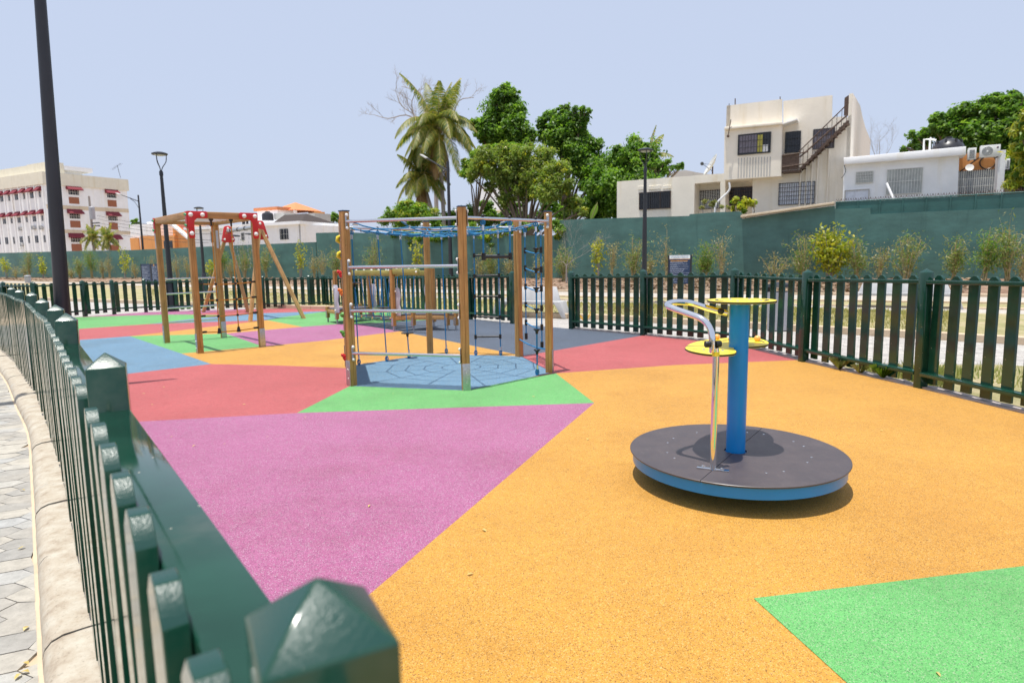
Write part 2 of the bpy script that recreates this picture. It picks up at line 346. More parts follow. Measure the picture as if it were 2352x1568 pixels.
def worldloc(o):
    p = Vector((0, 0, 0))
    while o is not None: p = p + o.location; o = o.parent
    return p
def tag(o, label=None, cat=None, group=None, kind=None):
    if label: o['label'] = label
    if cat: o['category'] = cat
    if group: o['group'] = group
    if kind: o['kind'] = kind
    return o
def thing(name, label, cat, loc, group=None):
    o = bpy.data.objects.new(name, None); COL.objects.link(o); o.location = loc; o.empty_display_size = .2
    return tag(o, label, cat, group)
def rawmesh(name, verts, faces4, mat, parent, tri=False):
    off = worldloc(parent); me = bpy.data.meshes.new(name); verts = np.asarray(verts, float) - np.array(off)
    nv = len(verts); nf = len(faces4); k = faces4.shape[1]
    me.vertices.add(nv); me.vertices.foreach_set('co', verts.astype(np.float32).ravel())
    me.loops.add(nf * k); me.loops.foreach_set('vertex_index', faces4.astype(np.int32).ravel())
    me.polygons.add(nf); me.polygons.foreach_set('loop_start', np.arange(0, nf * k, k, dtype=np.int32))
    me.update(calc_edges=True); me.validate(); me.materials.append(M[mat])
    o = bpy.data.objects.new(name, me); COL.objects.link(o)
    if parent is not None: o.parent = parent
    return o
def bez(p, n=8):            # smooth a polyline (Catmull-Rom)
    p = [Vector(a) for a in p]; q = [p[0] * 2 - p[1]] + p + [p[-1] * 2 - p[-2]]; out = []
    for i in range(1, len(q) - 2):
        for k in range(n):
            t = k / n; a, b, c, d = q[i - 1], q[i], q[i + 1], q[i + 2]
            out.append(.5 * ((2 * b) + (c - a) * t + (2 * a - 5 * b + 4 * c - d) * t * t + (3 * b - a - 3 * c + d) * t ** 3))
    out.append(p[-1]); return out
ORD = ['first', 'second', 'third', 'fourth', 'fifth', 'sixth', 'seventh', 'eighth', 'ninth', 'tenth', 'eleventh', 'twelfth', 'thirteenth', 'fourteenth', 'fifteenth', 'sixteenth']
# ------------------------------------------------------------------ ground
LOOP = [V(3.4, -4.2, 0), V(2.2, -2.6, 0), V(1.0, -1.02, 0), V(-.18, .55, 0), V(-1.31, 2.05, 0), V(-2.60, 3.76, 0), V(-3.70, 5.22, 0), V(-4.85, 6.72, 0),
        V(-6.05, 8.12, 0), V(-7.30, 9.60, 0), V(-8.60, 11.05, 0), V(-10.05, 12.65, 0), V(-11.5, 14.3, 0), V(-13.0, 15.95, 0), V(-14.5, 17.6, 0), V(-16.0, 19.2, 0), V(-17.4, 20.9, 0), V(-15.8, 20.1, 0),
        V(-14.19, 19.18, 0), V(-13.72, 20.68, 0), V(-13.22, 21.39, 0), V(-12.46, 21.93, 0), V(-10.55, 22.36, 0), V(-9.67, 22.56, 0),
        V(-8.71, 22.65, 0), V(-7.12, 22.72, 0), V(-6.66, 22.9, 0), V(-5.28, 21.55, 0), V(-3.90, 20.2, 0), V(-2.52, 18.84, 0), V(-1.14, 17.47, 0), V(.03, 16.11, 0),
        V(1.37, 14.72, 0), V(2.72, 13.28, 0), V(4.07, 11.76, 0), V(4.46, 9.71, 0), V(4.94, 7.68, 0), V(5.30, 5.72, 0), V(5.55, 3.75, 0), V(5.7, 1.8, 0), V(5.8, -.2, 0), V(5.8, -2.2, 0), V(5.8, -4.2, 0)]
def hit(p, q):              # where the ground line p -> q (beyond q) meets the fence line
    a = un(*p); b = un(*q); d = b - a; best = None
    for i in range(len(LOOP)):
        c = LOOP[i]; e = LOOP[(i + 1) % len(LOOP)] - c
        den = d.x * e.y - d.y * e.x
        if abs(den) < 1e-9: continue
        t = ((c.x - a.x) * e.y - (c.y - a.y) * e.x) / den; s = ((c.x - a.x) * d.y - (c.y - a.y) * d.x) / den
        if 0 <= s <= 1 and t > .3 and (best is None or t < best[0]): best = (t, i + s, a + d * t)
    return best[1], V(best[2].x, best[2].y, 0)
def patch(pts):
    out = []; n = len(pts); N = len(LOOP); res = [hit(*p[1:]) if p[0] == 'h' else None for p in pts]
    for i, p in enumerate(pts):
        if res[i] is None: q = un(*p); out.append(V(q.x, q.y, 0)); continue
        out.append(res[i][1]); j = (i + 1) % n
        if res[j] is not None and pts[i][0] == 'h' and not (len(p) > 3 and p[3] == 'end'):
            t1, t2 = res[i][0], res[j][0]
            if (t2 - t1) % N <= (t1 - t2) % N:
                k = math.floor(t1) + 1
                while (k - t1) % N < (t2 - t1) % N: out.append(LOOP[k % N].copy()); k += 1
            else:
                k = math.ceil(t1) - 1
                while (t1 - k) % N < (t1 - t2) % N: out.append(LOOP[k % N].copy()); k -= 1
    return out
def h(p, q): return ('h', p, q)
PATCH = [
 ('rubber_green', [(682, 948), (1365, 925), (1277, 857), (1180, 872), (1000, 850), (806, 885)]),
 ('rubber_red', [(484.7, 835.7), (640, 839), (800, 845), (806, 885), (682, 948), h((682, 948), (312, 968)), h((484.7, 835.7), (303, 857))]),
 ('rubber_blue', [(484.7, 835.7), h((484.7, 835.7), (303, 857)), h((298, 772), (183, 780.5)), (298, 772), (416.4, 811.7)]),
 ('rubber_green', [(298, 772), (519, 766), (604, 795.4), (416.4, 811.7)]),
 ('rubber_orange', [(416.4, 811.7), (604, 795.4), (746.5, 781.7), (918, 760.5), (1202, 817), (1180, 872), (1000, 850), (806, 885), (800, 845), (640, 839), (484.7, 835.7)]),
 ('rubber_orange', [(298, 772), (613, 735), (695, 750.4), (519, 766)]),
 ('rubber_magenta', [(519, 766), (695, 750.4), (787.6, 743.4), (816, 744), (918, 760.5), (746.5, 781.7), (604, 795.4)]),
 ('rubber_slate', [(816, 744), (975, 735), h((816, 744), (975, 735)), h((1202, 817), (1460, 773)), (1202, 817), (918, 760.5)]),
 ('rubber_red', [(1277, 857), (1180, 872), (1202, 817), h((1202, 817), (1460, 773)), h((1550, 838), (1825, 827)), (1550, 838)]),
 ('rubber_green', [(613, 735), (636, 730), (734, 717), h((636, 730), (734, 717)), h((816, 744), (975, 735)), (975, 735), (816, 744), (787.6, 743.4), (695, 750.4)]),
 ('rubber_blue', [(343, 744), (613, 735), (636, 730), (734, 717), h((636, 730), (734, 717)), h((607, 719), (746.5, 714.6)), (607, 719), (563, 721.4), (530, 724), (453, 731)]),
 ('rubber_red', [(298, 772), h((298, 772), (183, 780.5)), h((343, 744), (182, 755)), (343, 744), (613, 735)]),
 ('rubber_green', [(343, 744), h((343, 744), (182, 755)), h((375, 722.6), (240, 726.5)), (375, 722.6), (430, 722.5), (530, 724), (453, 731)]),
 ('rubber_magenta', [h((375, 722.6), (240, 726.5)), (375, 722.6), (430, 722.5), (592, 709.0)]),
 ('rubber_red', [(430, 722.5), (530, 724), (563, 721.4), (607, 719), h((607, 719), (746.5, 714.6)), (592, 709.0)]),
 ('rubber_orange', [(1365, 925), (1277, 857), (1550, 838), h((1550, 838), (1825, 827)), h((1365, 925), (845, 1367))]),
 ('rubber_magenta', [(1365, 925), (682, 948), h((682, 948), (312, 968)), h((1365, 925), (845, 1367))]),
]
MATS = ['rubber_orange', 'rubber_magenta', 'rubber_red', 'rubber_green', 'rubber_blue', 'rubber_slate']
mb = MB()
for i, (m, pts) in enumerate(PATCH):
    P = patch(pts); mb.mi = MATS.index(m)
    if i == 13: # magenta strip along the far fence: close it along the fence posts
        P = [P[0], P[1], P[2], P[3]] + [V(-8.9, 22.66, 0), V(-9.67, 22.56, 0), V(-10.55, 22.36, 0), V(-12.46, 21.93, 0)]
    if i == 14: P = P[:-1] + [V(-6.66, 22.9, 0), V(-7.12, 22.72, 0), V(-8.71, 22.65, 0), V(-8.9, 22.66, 0), P[-1]]
    mb.sheet(P)
tag(mb.build('rubber_surfacing', MATS, smooth=0), kind='structure')
base = MB(); base.sheet([p + V(0, 0, -.012) for p in LOOP])
tag(base.build('subbase', 'rubber_green', smooth=0), kind='structure')
a = un(1731, 1374); b = un(2352, 1300); c = un(1945, 1568)
mb = MB(); mb.sheet([V(a.x, a.y, .003), V(*(a + (b - a) * 2.2).xy, .003), V(5.2, .3, .003), V(4.4, -.6, .003), V(*(a + (c - a) * 2.6).xy, .003)])
tag(mb.build('green_rubber_patch', 'rubber_green', smooth=0), kind='structure')
HC0 = V(-1.008, 9.537, 0); HA = 1.593; HTH = 3.9301535
def hexp(i, r=HA, z=0.0): t = HTH + i * PI / 3; return HC0 + V(r * math.cos(t), r * math.sin(t), z)
mb = MB(); mb.sheet([hexp(i, HA + .05, .003) for i in range(6)])
tag(mb.build('blue_rubber_patch', 'rubber_blue', smooth=0), kind='structure')
# wide ground and the strips beyond the fence
mb = MB(); mb.sheet([V(-400, -60, -.16), V(400, -60, -.16), V(400, 600, -.16), V(-400, 600, -.16)])
tag(mb.build('ground', 'dry_soil', smooth=0), kind='structure')
def poly(pts, ext0=30, ext1=30):
    P = [un(*p) for p in pts]; P = [V(p.x, p.y, 0) for p in P]
    d = (P[0] - P[1]).normalized(); e = (P[-1] - P[-2]).normalized(); return [P[0] + d * ext0] + P + [P[-1] + e * ext1]
B1 = poly([(50, 646.5), (1400, 672), (2200, 681)]); B3 = poly([(50, 652), (1400, 686), (2200, 698.5)]); B4 = poly([(50, 655), (1400, 691.5), (2200, 709)])
B5 = poly([(330, 665), (1400, 700), (2200, 722)], 40); B6 = poly([(330, 690), (1400, 723), (2200, 766)], 40); B7 = poly([(330, 697), (1400, 734), (2200, 781)], 40)
def strip(name, L1, L2, z1, z2, mat, kind='structure'):
    mb = MB()
    for i in range(len(L1) - 1): mb.sheet([L1[i] + V(0, 0, z1), L1[i + 1] + V(0, 0, z1), L2[i + 1] + V(0, 0, z2), L2[i] + V(0, 0, z2)])
    return tag(mb.build(name, mat, smooth=0), kind=kind)
W0 = V(3.2, 40.7, 0)
WL = [W0 + RT * s for s in (-110, -75, 0, 22, 60)]
strip('planting_bed', WL, B1, .30, .06, 'mulch')
strip('path', B1, B3, .0, .0, 'path_concrete')
strip('lawn', B3, B4, .03, .03, 'lawn'); strip('path', B4, B5, .004, .004, 'path_concrete')
B7i = [p + NB * .15 for p in B7]; strip('lawn', B5, B7i, .05, .10, 'lawn')
mb = MB(); mb.sheet([p + V(0, 0, -.02) for p in B7] + [V(60, -2, -.02), V(45, -8, -.02), V(5.8, -8, -.02)] + [p + V(0, 0, -.02) for p in LOOP[0:17]] + [V(-75, 85, -.02)])
tag(mb.build('plaza_paving', 'plaza_pavers', smooth=0), kind='structure')
def kerbline(name, L, wdt, hgt, mat='kerb_beige', seg=1.0):
    mb = MB()
    for i in range(len(L) - 1):
        a, b = L[i], L[i + 1]; n = max(1, round((b - a).length / seg)); d = (b - a).normalized()
        for k in range(n):
            p = a + (b - a) * (k / n); q = a + (b - a) * ((k + 1) / n)
            if (p - CAM).length > 90: continue
            mb.box((p + q) / 2 + V(0, 0, hgt / 2 - .05 + .002 * ((k * 7) % 3)), (q - p).length - .012, wdt, hgt + .1, d)
    return tag(mb.build(name, mat, bevel=.01, seg=1), kind='structure')
kerbline('kerb', [p + NB * .09 for p in B7], .16, .12, seg=1.2)
kerbline('kerb', B3, .15, .09); kerbline('kerb', B1, .15, .10); kerbline('kerb', B4, .12, .05)
# weedy strip of soil against the right fence
mb = MB(); mb.sheet([V(4.55, 9.5, -.012), V(7.2, 9.2, -.012), V(9.2, 7.2, -.012), V(9.5, 2, -.012), V(5.75, 1.5, -.012), V(5.4, 4.8, -.012), V(5.05, 7.6, -.012)])
tag(mb.build('soil_strip', 'lawn', smooth=0), kind='structure')
# grass
def blades(name, tri_regions, n, hmin, hmax, mat, z=.0, label=None, wd=.006):
    vs = []; fs = []
    for k in range(n):
        a, b, c = tri_regions[k % len(tri_regions)]; u, v = rng.random(2)
        if u + v > 1: u, v = 1 - u, 1 - v
        p = a + (b - a) * u + (c - a) * v; t = rng.random() * 2 * PI; hh = hmin + (hmax - hmin) * rng.random(); ww = wd * (1 + rng.random())
        lx, ly = (rng.random(2) - .5) * hh
        i = len(vs); vs += [(p.x - ww * math.cos(t), p.y - ww * math.sin(t), z), (p.x + ww * math.cos(t), p.y + ww * math.sin(t), z), (p.x + lx, p.y + ly, z + hh)]; fs.append((i, i + 1, i + 2))
    o = rawmesh(name, vs, np.array(fs), mat, None); return tag(o, label, None, None, 'stuff')
T = []
for i in range(1, len(B5) - 2): T += [(B5[i], B5[i + 1], B7i[i]), (B7i[i], B7i[i + 1], B5[i + 1])]
blades('grass', T, 26000, .05, .12, 'grass_blades', .05, 'thin dry grass of the lawn strip beyond the picket fence', .012)
T = [(V(6.0, 9.2, 0), V(9, 7.2, 0), V(6.0, 4, 0)), (V(4.85, 9.4, 0), V(5.2, 7.6, 0), V(6.2, 8.6, 0)), (V(9, 7.2, 0), V(9.4, 2, 0), V(6.0, 4, 0))]
blades('weeds', T, 5000, .04, .16, 'leaf_bamboo', -.01, 'green weeds and dry grass on the soil behind the right hand fence', .006)
def tuft(p, label, n=60, hh=.2, mat='leaf_bamboo'):
    vs = []; fs = []
    for k in range(n):
        t = rng.random() * 2 * PI; L = hh * (.5 + .7 * rng.random()); q = (math.cos(t) * L * .6, math.sin(t) * L * .6); ww = .005
        i = len(vs); vs += [(p.x - ww * q[1] * 8, p.y + ww * q[0] * 8, 0), (p.x + ww * q[1] * 8, p.y - ww * q[0] * 8, 0), (p.x + q[0] * .6, p.y + q[1] * .6, L * .8), (p.x + q[0] * 1.2, p.y + q[1] * 1.2, L * .7)]; fs += [(i, i + 1, i + 2), (i + 1, i + 3, i + 2)]
    root = thing('grass_tuft', label, 'weed', (p.x, p.y, 0), 'grass tufts at the foot of the right fence'); rawmesh('blade_cluster', vs, np.array(fs), mat, root)
tuft(V(4.62, 8.95, 0), 'dry grass tuft nearest the corner post of the right fence'); tuft(V(4.72, 8.6, 0), 'flattened dry grass tuft between the two others under the right fence', 40, .16)
tuft(V(4.83, 8.25, 0), 'greenest grass tuft growing out from under the right fence', 60, .22, 'leaf_mid_green')
# bark chips and leaf litter in the bed
vs = []; fs = []
for k in range(9000):
    i0 = rng.integers(1, 3); s = rng.random(); a = WL[1] if i0 == 1 else WL[2]; b = WL[2] if i0 == 1 else WL[3]; c = B1[i0]; d = B1[i0 + 1]
    v = rng.random() ** .8; p = (a + (b - a) * s) * (1 - v) + (c + (d - c) * s) * v; z = .30 * (1 - v) + .06 * v + .01
    r = .05 + .07 * rng.random(); t = rng.random() * 6.28; i = len(vs); e = (math.cos(t) * r, math.sin(t) * r); g = (-e[1] * .5, e[0] * .5)
    vs += [(p.x - e[0] - g[0], p.y - e[1] - g[1], z), (p.x + e[0] - g[0], p.y + e[1] - g[1], z + .03), (p.x + e[0] + g[0], p.y + e[1] + g[1], z + .06), (p.x - e[0] + g[0], p.y - e[1] + g[1], z + .03)]; fs.append((i, i + 1, i + 2, i + 3))
tag(rawmesh('leaf_litter', vs, np.array(fs), 'litter_brown', None), 'brown bark chips and dead leaves covering the bed below the green wall', None, None, 'stuff')
# ------------------------------------------------------------------ sidewalk outside the near fence, with its kerb
LF = LOOP[0:17]
def offs(L, o):             # offset to the outside (left of travel)
    out = []
    for i, p in enumerate(L):
        a = L[max(0, i - 1)]; b = L[min(len(L) - 1, i + 1)]; d = (b - a).normalized(); out.append(p + V(-d.y, d.x, 0) * o)
    return out
def dense(L, st=.25):
    out = []
    for a, b in zip(L[:-1], L[1:]):
        n = max(1, round((b - a).length / st)); out += [a + (b - a) * (k / n) for k in range(n)]
    return out + [L[-1]]
LD = dense(bez(LF, 4), .12)
prof = [(-.01, -.2), (-.01, .004), (.10, .006), (.19, .002), (.235, -.014), (.262, -.045), (.272, -.085), (.275, -.2)]
mb = MB(); rngk = random.Random(3)
joint = 0.0; seglen = .92; run = [LD[0]]; runs = []
for a, b in zip(LD[:-1], LD[1:]):
    joint += (b - a).length; run.append(b)
    if joint > seglen: runs.append(run); run = [b]; joint = 0
runs.append(run)
for rn in runs:
    if len(rn) < 2: continue
    d0 = (rn[1] - rn[0]).normalized(); rn = [rn[0] + d0 * .006] + rn[1:-1] + [rn[-1] - (rn[-1] - rn[-2]).normalized() * .006]
    dz = rngk.uniform(-.006, .006); m = len(prof); vs = []
    for i, p in enumerate(rn):
        a = rn[max(0, i - 1)]; b = rn[min(len(rn) - 1, i + 1)]; d = (b - a).normalized(); n = V(-d.y, d.x, 0)
        for (o, z) in prof: vs.append(p + n * (o + rngk.uniform(-.002, .002)) + V(0, 0, z + (dz if z > -.15 else 0) + rngk.uniform(-.0015, .0015)))
    fs = [(i * m + k, i * m + k + 1, (i + 1) * m + k + 1, (i + 1) * m + k) for i in range(len(rn) - 1) for k in range(m - 1)]
    fs += [tuple(range(m)), tuple((len(rn) - 1) * m + k for k in range(m - 1, -1, -1))]; mb.add(vs, fs)
tag(mb.build('fence_kerb', 'kerb_worn_concrete', smooth=50), kind='structure')
mb = MB(); O1 = offs(LD, .27); O2 = offs(LD, .292)
for i in range(len(O1) - 1): mb.sheet([O1[i] + V(0, 0, -.093), O1[i + 1] + V(0, 0, -.093), O2[i + 1] + V(0, 0, -.0945), O2[i] + V(0, 0, -.0945)])
tag(mb.build('kerb_mortar', 'kerb_beige', smooth=0), kind='structure')
mb = MB(); O3 = offs(LF, .2); O4 = [p + V(-12, -9, 0) for p in LF]
for i in range(len(O3) - 1): mb.sheet([O3[i] + V(0, 0, -.108), O3[i + 1] + V(0, 0, -.108), O4[i + 1] + V(0, 0, -.108), O4[i] + V(0, 0, -.108)])
tag(mb.build('sidewalk_bed', 'kerb_beige', smooth=0), kind='structure')
mb = MB(); tw, th = .30, .175      # long hexagonal pavers
ang = math.radians(24); ca, sa = math.cos(ang), math.sin(ang)
LDa = offs(LD, .29)
def outside(x, y):
    best = 1e9; sgn = 0
    for i in range(0, len(LDa) - 1, 2):
        a = LDa[i]; d = (x - a.x) ** 2 + (y - a.y) ** 2
        if d < best: best = d; e = LDa[i + 1] - a; sgn = e.x * (y - a.y) - e.y * (x - a.x)
    return sgn > 0 and best ** .5 > .0, best ** .5
for r_ in range(-30, 150):
    for c_ in range(-150, 60):
        u = c_ * tw * .80 ; v = r_ * th + (c_ % 2) * th * .5
        x = u * ca - v * sa - 2; y = u * sa + v * ca + 2
        if y < -1 or y > 22 or x < -16 or x > 1.5: continue
        ok, dd = outside(x, y)
        if (not ok and dd > .17) or dd > 3.4: continue
        cut = dd < .2
        g = .004; hexa = [(-tw * .53 + g, 0), (-tw * .27, -th / 2 + g), (tw * .27, -th / 2 + g), (tw * .53 - g, 0), (tw * .27, th / 2 - g), (-tw * .27, th / 2 - g)]
        z = -.094 + rngk.uniform(-.0018, .0018)
        P = []
        for (du, dv) in hexa:
            xx = x + du * ca - dv * sa; yy = y + du * sa + dv * ca
            if cut:
                o2, d2 = outside(xx, yy)
                if not o2:
                    best = min(LDa, key=lambda q: (q.x - xx) ** 2 + (q.y - yy) ** 2); xx, yy = best.x, best.y
            P.append(V(xx, yy, z))
        mb.prism(P, V(0, 0, -.02))
tag(mb.build('sidewalk', 'paver_concrete', smooth=0), kind='structure')
# ------------------------------------------------------------------ picket fences
def post_mesh(h=1.5, s=.108):
    mb = MB(); e = .047
    mb.v = []; c = s / 2
    vs = [(-c, -c, -h), (c, -c, -h), (c, c, -h), (-c, c, -h), (-c, -c, -e), (c, -c, -e), (c, c, -e), (-c, c, -e), (0, 0, 0)]
    mb.mi = 0; mb.add(vs, [(0, 1, 5, 4), (1, 2, 6, 5), (2, 3, 7, 6), (3, 0, 4, 7), (3, 2, 1, 0)])
    n = len(mb.v); mb.fm; mb.mi = 1
    for a, b in ((4, 5), (5, 6), (6, 7), (7, 4)): mb.f.append([a, b, 8]); mb.fm.append(1)
    o = mb.build('post', ['green_gloss_paint', 'green_endgrain_paint'], bevel=.0025, smooth=30); me = o.data; bpy.data.objects.remove(o); return me
def picket_mesh(L, wd=.126, t=.031):
    mb = MB(); w2 = wd / 2; pts = [(-w2, -L), (w2, -L), (w2, -.040), (w2 - .042, 0), (-w2 + .042, 0), (-w2, -.040)]
    n = 6; vs = [(x, -t / 2, z) for x, z in pts] + [(x, t / 2, z) for x, z in pts]
    mb.add(vs, [tuple(range(n)), tuple(range(2 * n - 1, n - 1, -1))] + [(i, (i + 1) % n, (i + 1) % n + n, i + n) for i in range(n)])
    mb.fm = [0, 0, 0, 0, 1, 1, 1, 0]
    o = mb.build('picket', ['green_gloss_paint', 'green_endgrain_paint'], bevel=.0016, smooth=30, seg=1); me = o.data; bpy.data.objects.remove(o); return me
PM = post_mesh(); KM = {}
def fence(name, label, posts, out, rtop, ptop, rbot=.20, side=1, group=None, first_panel=0):
    root = thing(name, label, 'fence', (posts[0][0], posts[0][1], 0), group); R0 = V(posts[0][0], posts[0][1], 0)
    count = 0; extra = []; items = []
    for i, (x, y, hh) in enumerate(posts):
        a = posts[max(0, i - 1)]; b = posts[min(len(posts) - 1, i + 1)]; ang = math.atan2(b[1] - a[1], b[0] - a[0])
        o = bpy.data.objects.new('post', PM); COL.objects.link(o); o.parent = root; o.location = V(x, y, hh) - R0; o.rotation_euler = (rngk.uniform(-.012, .012), rngk.uniform(-.012, .012), ang + YAW)
    for i in range(len(posts) - 1):
        x0, y0, h0 = posts[i]; x1, y1, h1 = posts[i + 1]; a = V(x0, y0, 0); b = V(x1, y1, 0); d = (b - a); L = d.length; d.normalize(); n = V(-d.y, d.x, 0) * side
        ang = math.atan2(d.y, d.x)
        for zz, hh in ((rtop, .048), (rbot, .048)):
            mb = MB(); fa = h0 / posts[i][2]
            za = zz + (h0 if zz > .6 else 0) - (0 if zz < .6 else 0); zb = zz + (h1 if zz > .6 else 0)
            if zz > .6: za = h0 - (1.0 - (zz - 1.0) - 0); zb = h1
            pa = a + d * .047; pb = b - d * .047
            ta = (h0 - RD if zz > .6 else zz); tb = (h1 - RD if zz > .6 else zz)
            e = V(0, 0, 1); w2 = .05
            vs = [pa + n * w2 + e * ta, pa - n * w2 + e * ta, pa - n * w2 + e * (ta - hh), pa + n * w2 + e * (ta - hh)]
            vs += [pb + n * w2 + e * tb, pb - n * w2 + e * tb, pb - n * w2 + e * (tb - hh), pb + n * w2 + e * (tb - hh)]
            mb.add(vs, [(0, 1, 2, 3), (7, 6, 5, 4), (0, 4, 5, 1), (1, 5, 6, 2), (2, 6, 7, 3), (3, 7, 4, 0)])
            mb.build('rail', 'green_gloss_paint', root, bevel=.004)
        m = max(1, int(round((L - .1) / .245))); st = (L - .06) / (m + .25) if m > 1 else 0
        for k in range(m):
            p = a + d * (.13 + k * min(.245, st)) if m > 1 else a + d * (L / 2)
            f = k / max(1, m); ht = (h0 * (1 - f) + h1 * f) - PD; p = p + n * (.050 + .0175)
            items.append((p, ht, ang))
    items.sort(key=lambda q: q[0].length)
    for j, (p, ht, ang) in enumerate(items):
        key = round(ht - .05, 2)
        if key not in KM: KM[key] = picket_mesh(key)
        if j < 100:
            o = bpy.data.objects.new('picket', KM[key]); COL.objects.link(o); o.parent = root; o.location = p + V(0, 0, ht + rngk.uniform(-.006, .006)) - R0
            o.rotation_euler = (rngk.uniform(-.006, .006), rngk.uniform(-.008, .008), ang + rngk.uniform(-.012, .012))
        else: extra.append((p, ht, ang))
    if extra:
        mb = MB()
        for (p, ht, ang) in extra:
            d = V(math.cos(ang), math.sin(ang), 0); n = V(-d.y, d.x, 0) * .017; w2 = .069
            pts = [(-w2, .05), (w2, .05), (w2, ht - .042), (w2 - .04, ht), (-w2 + .04, ht), (-w2, ht - .042)]
            mb.prism([p + d * x + V(0, 0, z) - n for x, z in pts], n * 2)
        tag(mb.build('distant_pickets', 'green_gloss_paint', root), kind='stuff')
    return root
RD = .185; PD = .122; YAW = math.radians(-9)
LP = [(2.2, -2.6, 1.37), (1.0, -1.02, 1.37), (-.168, .512, 1.387), (-1.31, 2.05, 1.37)]
for (x, y), (L, hh) in {(150.5, 718): (5, 1.365), (126, 698.6): (6, 1.342), (95.5, 684): (7, 1.32), (71.4, 669.5): (8, 1.32), (40.6, 663.5): (9, 1.31), (31.8, 658): (10, 1.30)}.items():
    p = un(x, y, hh); q = LOOP[L]; LP.append((p.x * .5 + q.x * .5 if L > 8 else p.x, p.y * .5 + q.y * .5 if L > 8 else p.y, hh))
LP += [(-10.05, 12.65, 1.29), (-11.5, 14.3, 1.265), (-13.0, 15.95, 1.24), (-14.5, 17.6, 1.22), (-16.0, 19.2, 1.2), (-17.4, 20.9, 1.18)]
fence('picket_fence', 'dark green gloss picket fence curving along the sidewalk kerb, seen from just above', LP, 1, 1.13, 1.24)
RD = .12; PD = .07; YAW = 0
BP = [(-17.3, 21.0, 1.16), (-15.8, 20.1, 1.17), (-14.19, 19.18, 1.18), (-13.72, 20.68, 1.16), (-13.22, 21.39, 1.15), (-12.46, 21.93, 1.16), (-11.5, 22.15, 1.15), (-10.55, 22.36, 1.16), (-9.67, 22.56, 1.16), (-8.71, 22.65, 1.16), (-7.12, 22.72, 1.16), (-6.66, 22.9, 1.16),
      (-5.28, 21.55, 1.19), (-3.90, 20.2, 1.22), (-2.52, 18.84, 1.25), (-1.14, 17.47, 1.28), (.03, 16.11, 1.32)]
fence('picket_fence', 'dark green picket fence closing the far side of the playground behind the swing', BP, 1, 1.05, 1.1)
RD = .135; PD = .085
RP = [(1.37, 14.72, 1.33), (2.72, 13.28, 1.37), (4.07, 11.76, 1.40), (4.46, 9.71, 1.40), (4.94, 7.68, 1.44), (5.30, 5.72, 1.47), (5.55, 3.75, 1.49), (5.7, 1.8, 1.5)]
fence('picket_fence', 'dark green picket fence on the right behind the spinner with a rough concrete footing', RP, 1, 1.27, 1.34)
mb = MB(); rk = random.Random(9)
RL = dense([V(x, y, 0) for x, y, _ in RP], .12); m = 6; pr_ = [(-.02, -.1), (-.02, .012), (0, .022), (.14, .022), (.17, .01), (.18, -.1)]
vs = []
for i, p in enumerate(RL):
    a = RL[max(0, i - 1)]; b = RL[min(len(RL) - 1, i + 1)]; d = (b - a).normalized(); n = V(-d.y, d.x, 0)
    for (o, z) in pr_: vs.append(p + n * (o + rk.uniform(-.012, .012)) + V(0, 0, z + rk.uniform(-.009, .012)))
mb.add(vs, [(i * m + k, i * m + k + 1, (i + 1) * m + k + 1, (i + 1) * m + k) for i in range(len(RL) - 1) for k in range(m - 1)])
tag(mb.build('fence_footing', 'rough_concrete', smooth=0), kind='structure')
# ------------------------------------------------------------------ spinner
S0 = V(1.632, 4.590, 0); ZT = .2145; SR = .761
sp = thing('spinner', 'round playground spinner with blue post, chrome handle and yellow tables', 'spinner', S0)
AXD = (un(*qs(945, 947), ZT) - un(*qs(545, 1285), ZT)).normalized(); AXD = V(AXD.x, AXD.y, 0).normalized(); AXN = V(-AXD.y, AXD.x, 0)
def ringprof(r, z0, z1): return [(0, z0), (r, z0), (r, z1), (0, z1)]
mb = MB(); mb.lathe([(0, ZT - .014), (.742, ZT - .014), (.742, ZT - .092), (.735, ZT - .096), (0, ZT - .096)], S0, 96)
mb.build('rim', 'blue_paint', sp)
mb = MB(); mb.lathe([(0, .0), (.25, .0), (.30, .02), (.30, ZT - .10), (0, ZT - .10)], S0, 48); mb.build('base_bearing', 'black_plastic', sp)
for sgn in (1, -1):          # two half-discs with the joint between them
    P = []
    a0 = math.atan2(AXD.y, AXD.x); g = .0022
    for k in range(61):
        t = a0 + (k / 60 * PI) * sgn; P.append(S0 + V(SR * math.cos(t), SR * math.sin(t), 0) + AXN * (g * sgn))
    hr = .078; Q = []
    for k in range(25):
        t = a0 + PI * sgn - (k / 24 * PI) * sgn; Q.append(S0 + V(hr * math.cos(t), hr * math.sin(t), 0) + AXN * (g * sgn))
    poly_ = P + Q; n = len(P); mb = MB()
    top = [p + V(0, 0, ZT) for p in poly_]; bot = [p + V(0, 0, ZT - .014) for p in poly_]
    # quads between outer and inner arcs
    vs = []; fs = []
    for k in range(61):
        t = a0 + (k / 60 * PI) * sgn; c, s_ = math.cos(t), math.sin(t); o_ = AXN * (g * sgn)
        for (r, z) in ((hr, ZT - .014), (SR - .006, ZT - .014), (SR, ZT - .008), (SR, ZT - .003), (SR - .004, ZT), (hr, ZT)): vs.append(S0 + V(r * c, r * s_, z) + o_)
    for k in range(60):
        for j in range(6): fs.append((k * 6 + j, k * 6 + (j + 1) % 6, (k + 1) * 6 + (j + 1) % 6, (k + 1) * 6 + j))
    fs += [tuple(range(6)), tuple(60 * 6 + j for j in range(6))]
    mb.add(vs, fs); mb.build('deck_half', 'brown_deck_laminate', sp, smooth=30)
dk = [o for o in sp.children if o.name.startswith('deck_half')][0]
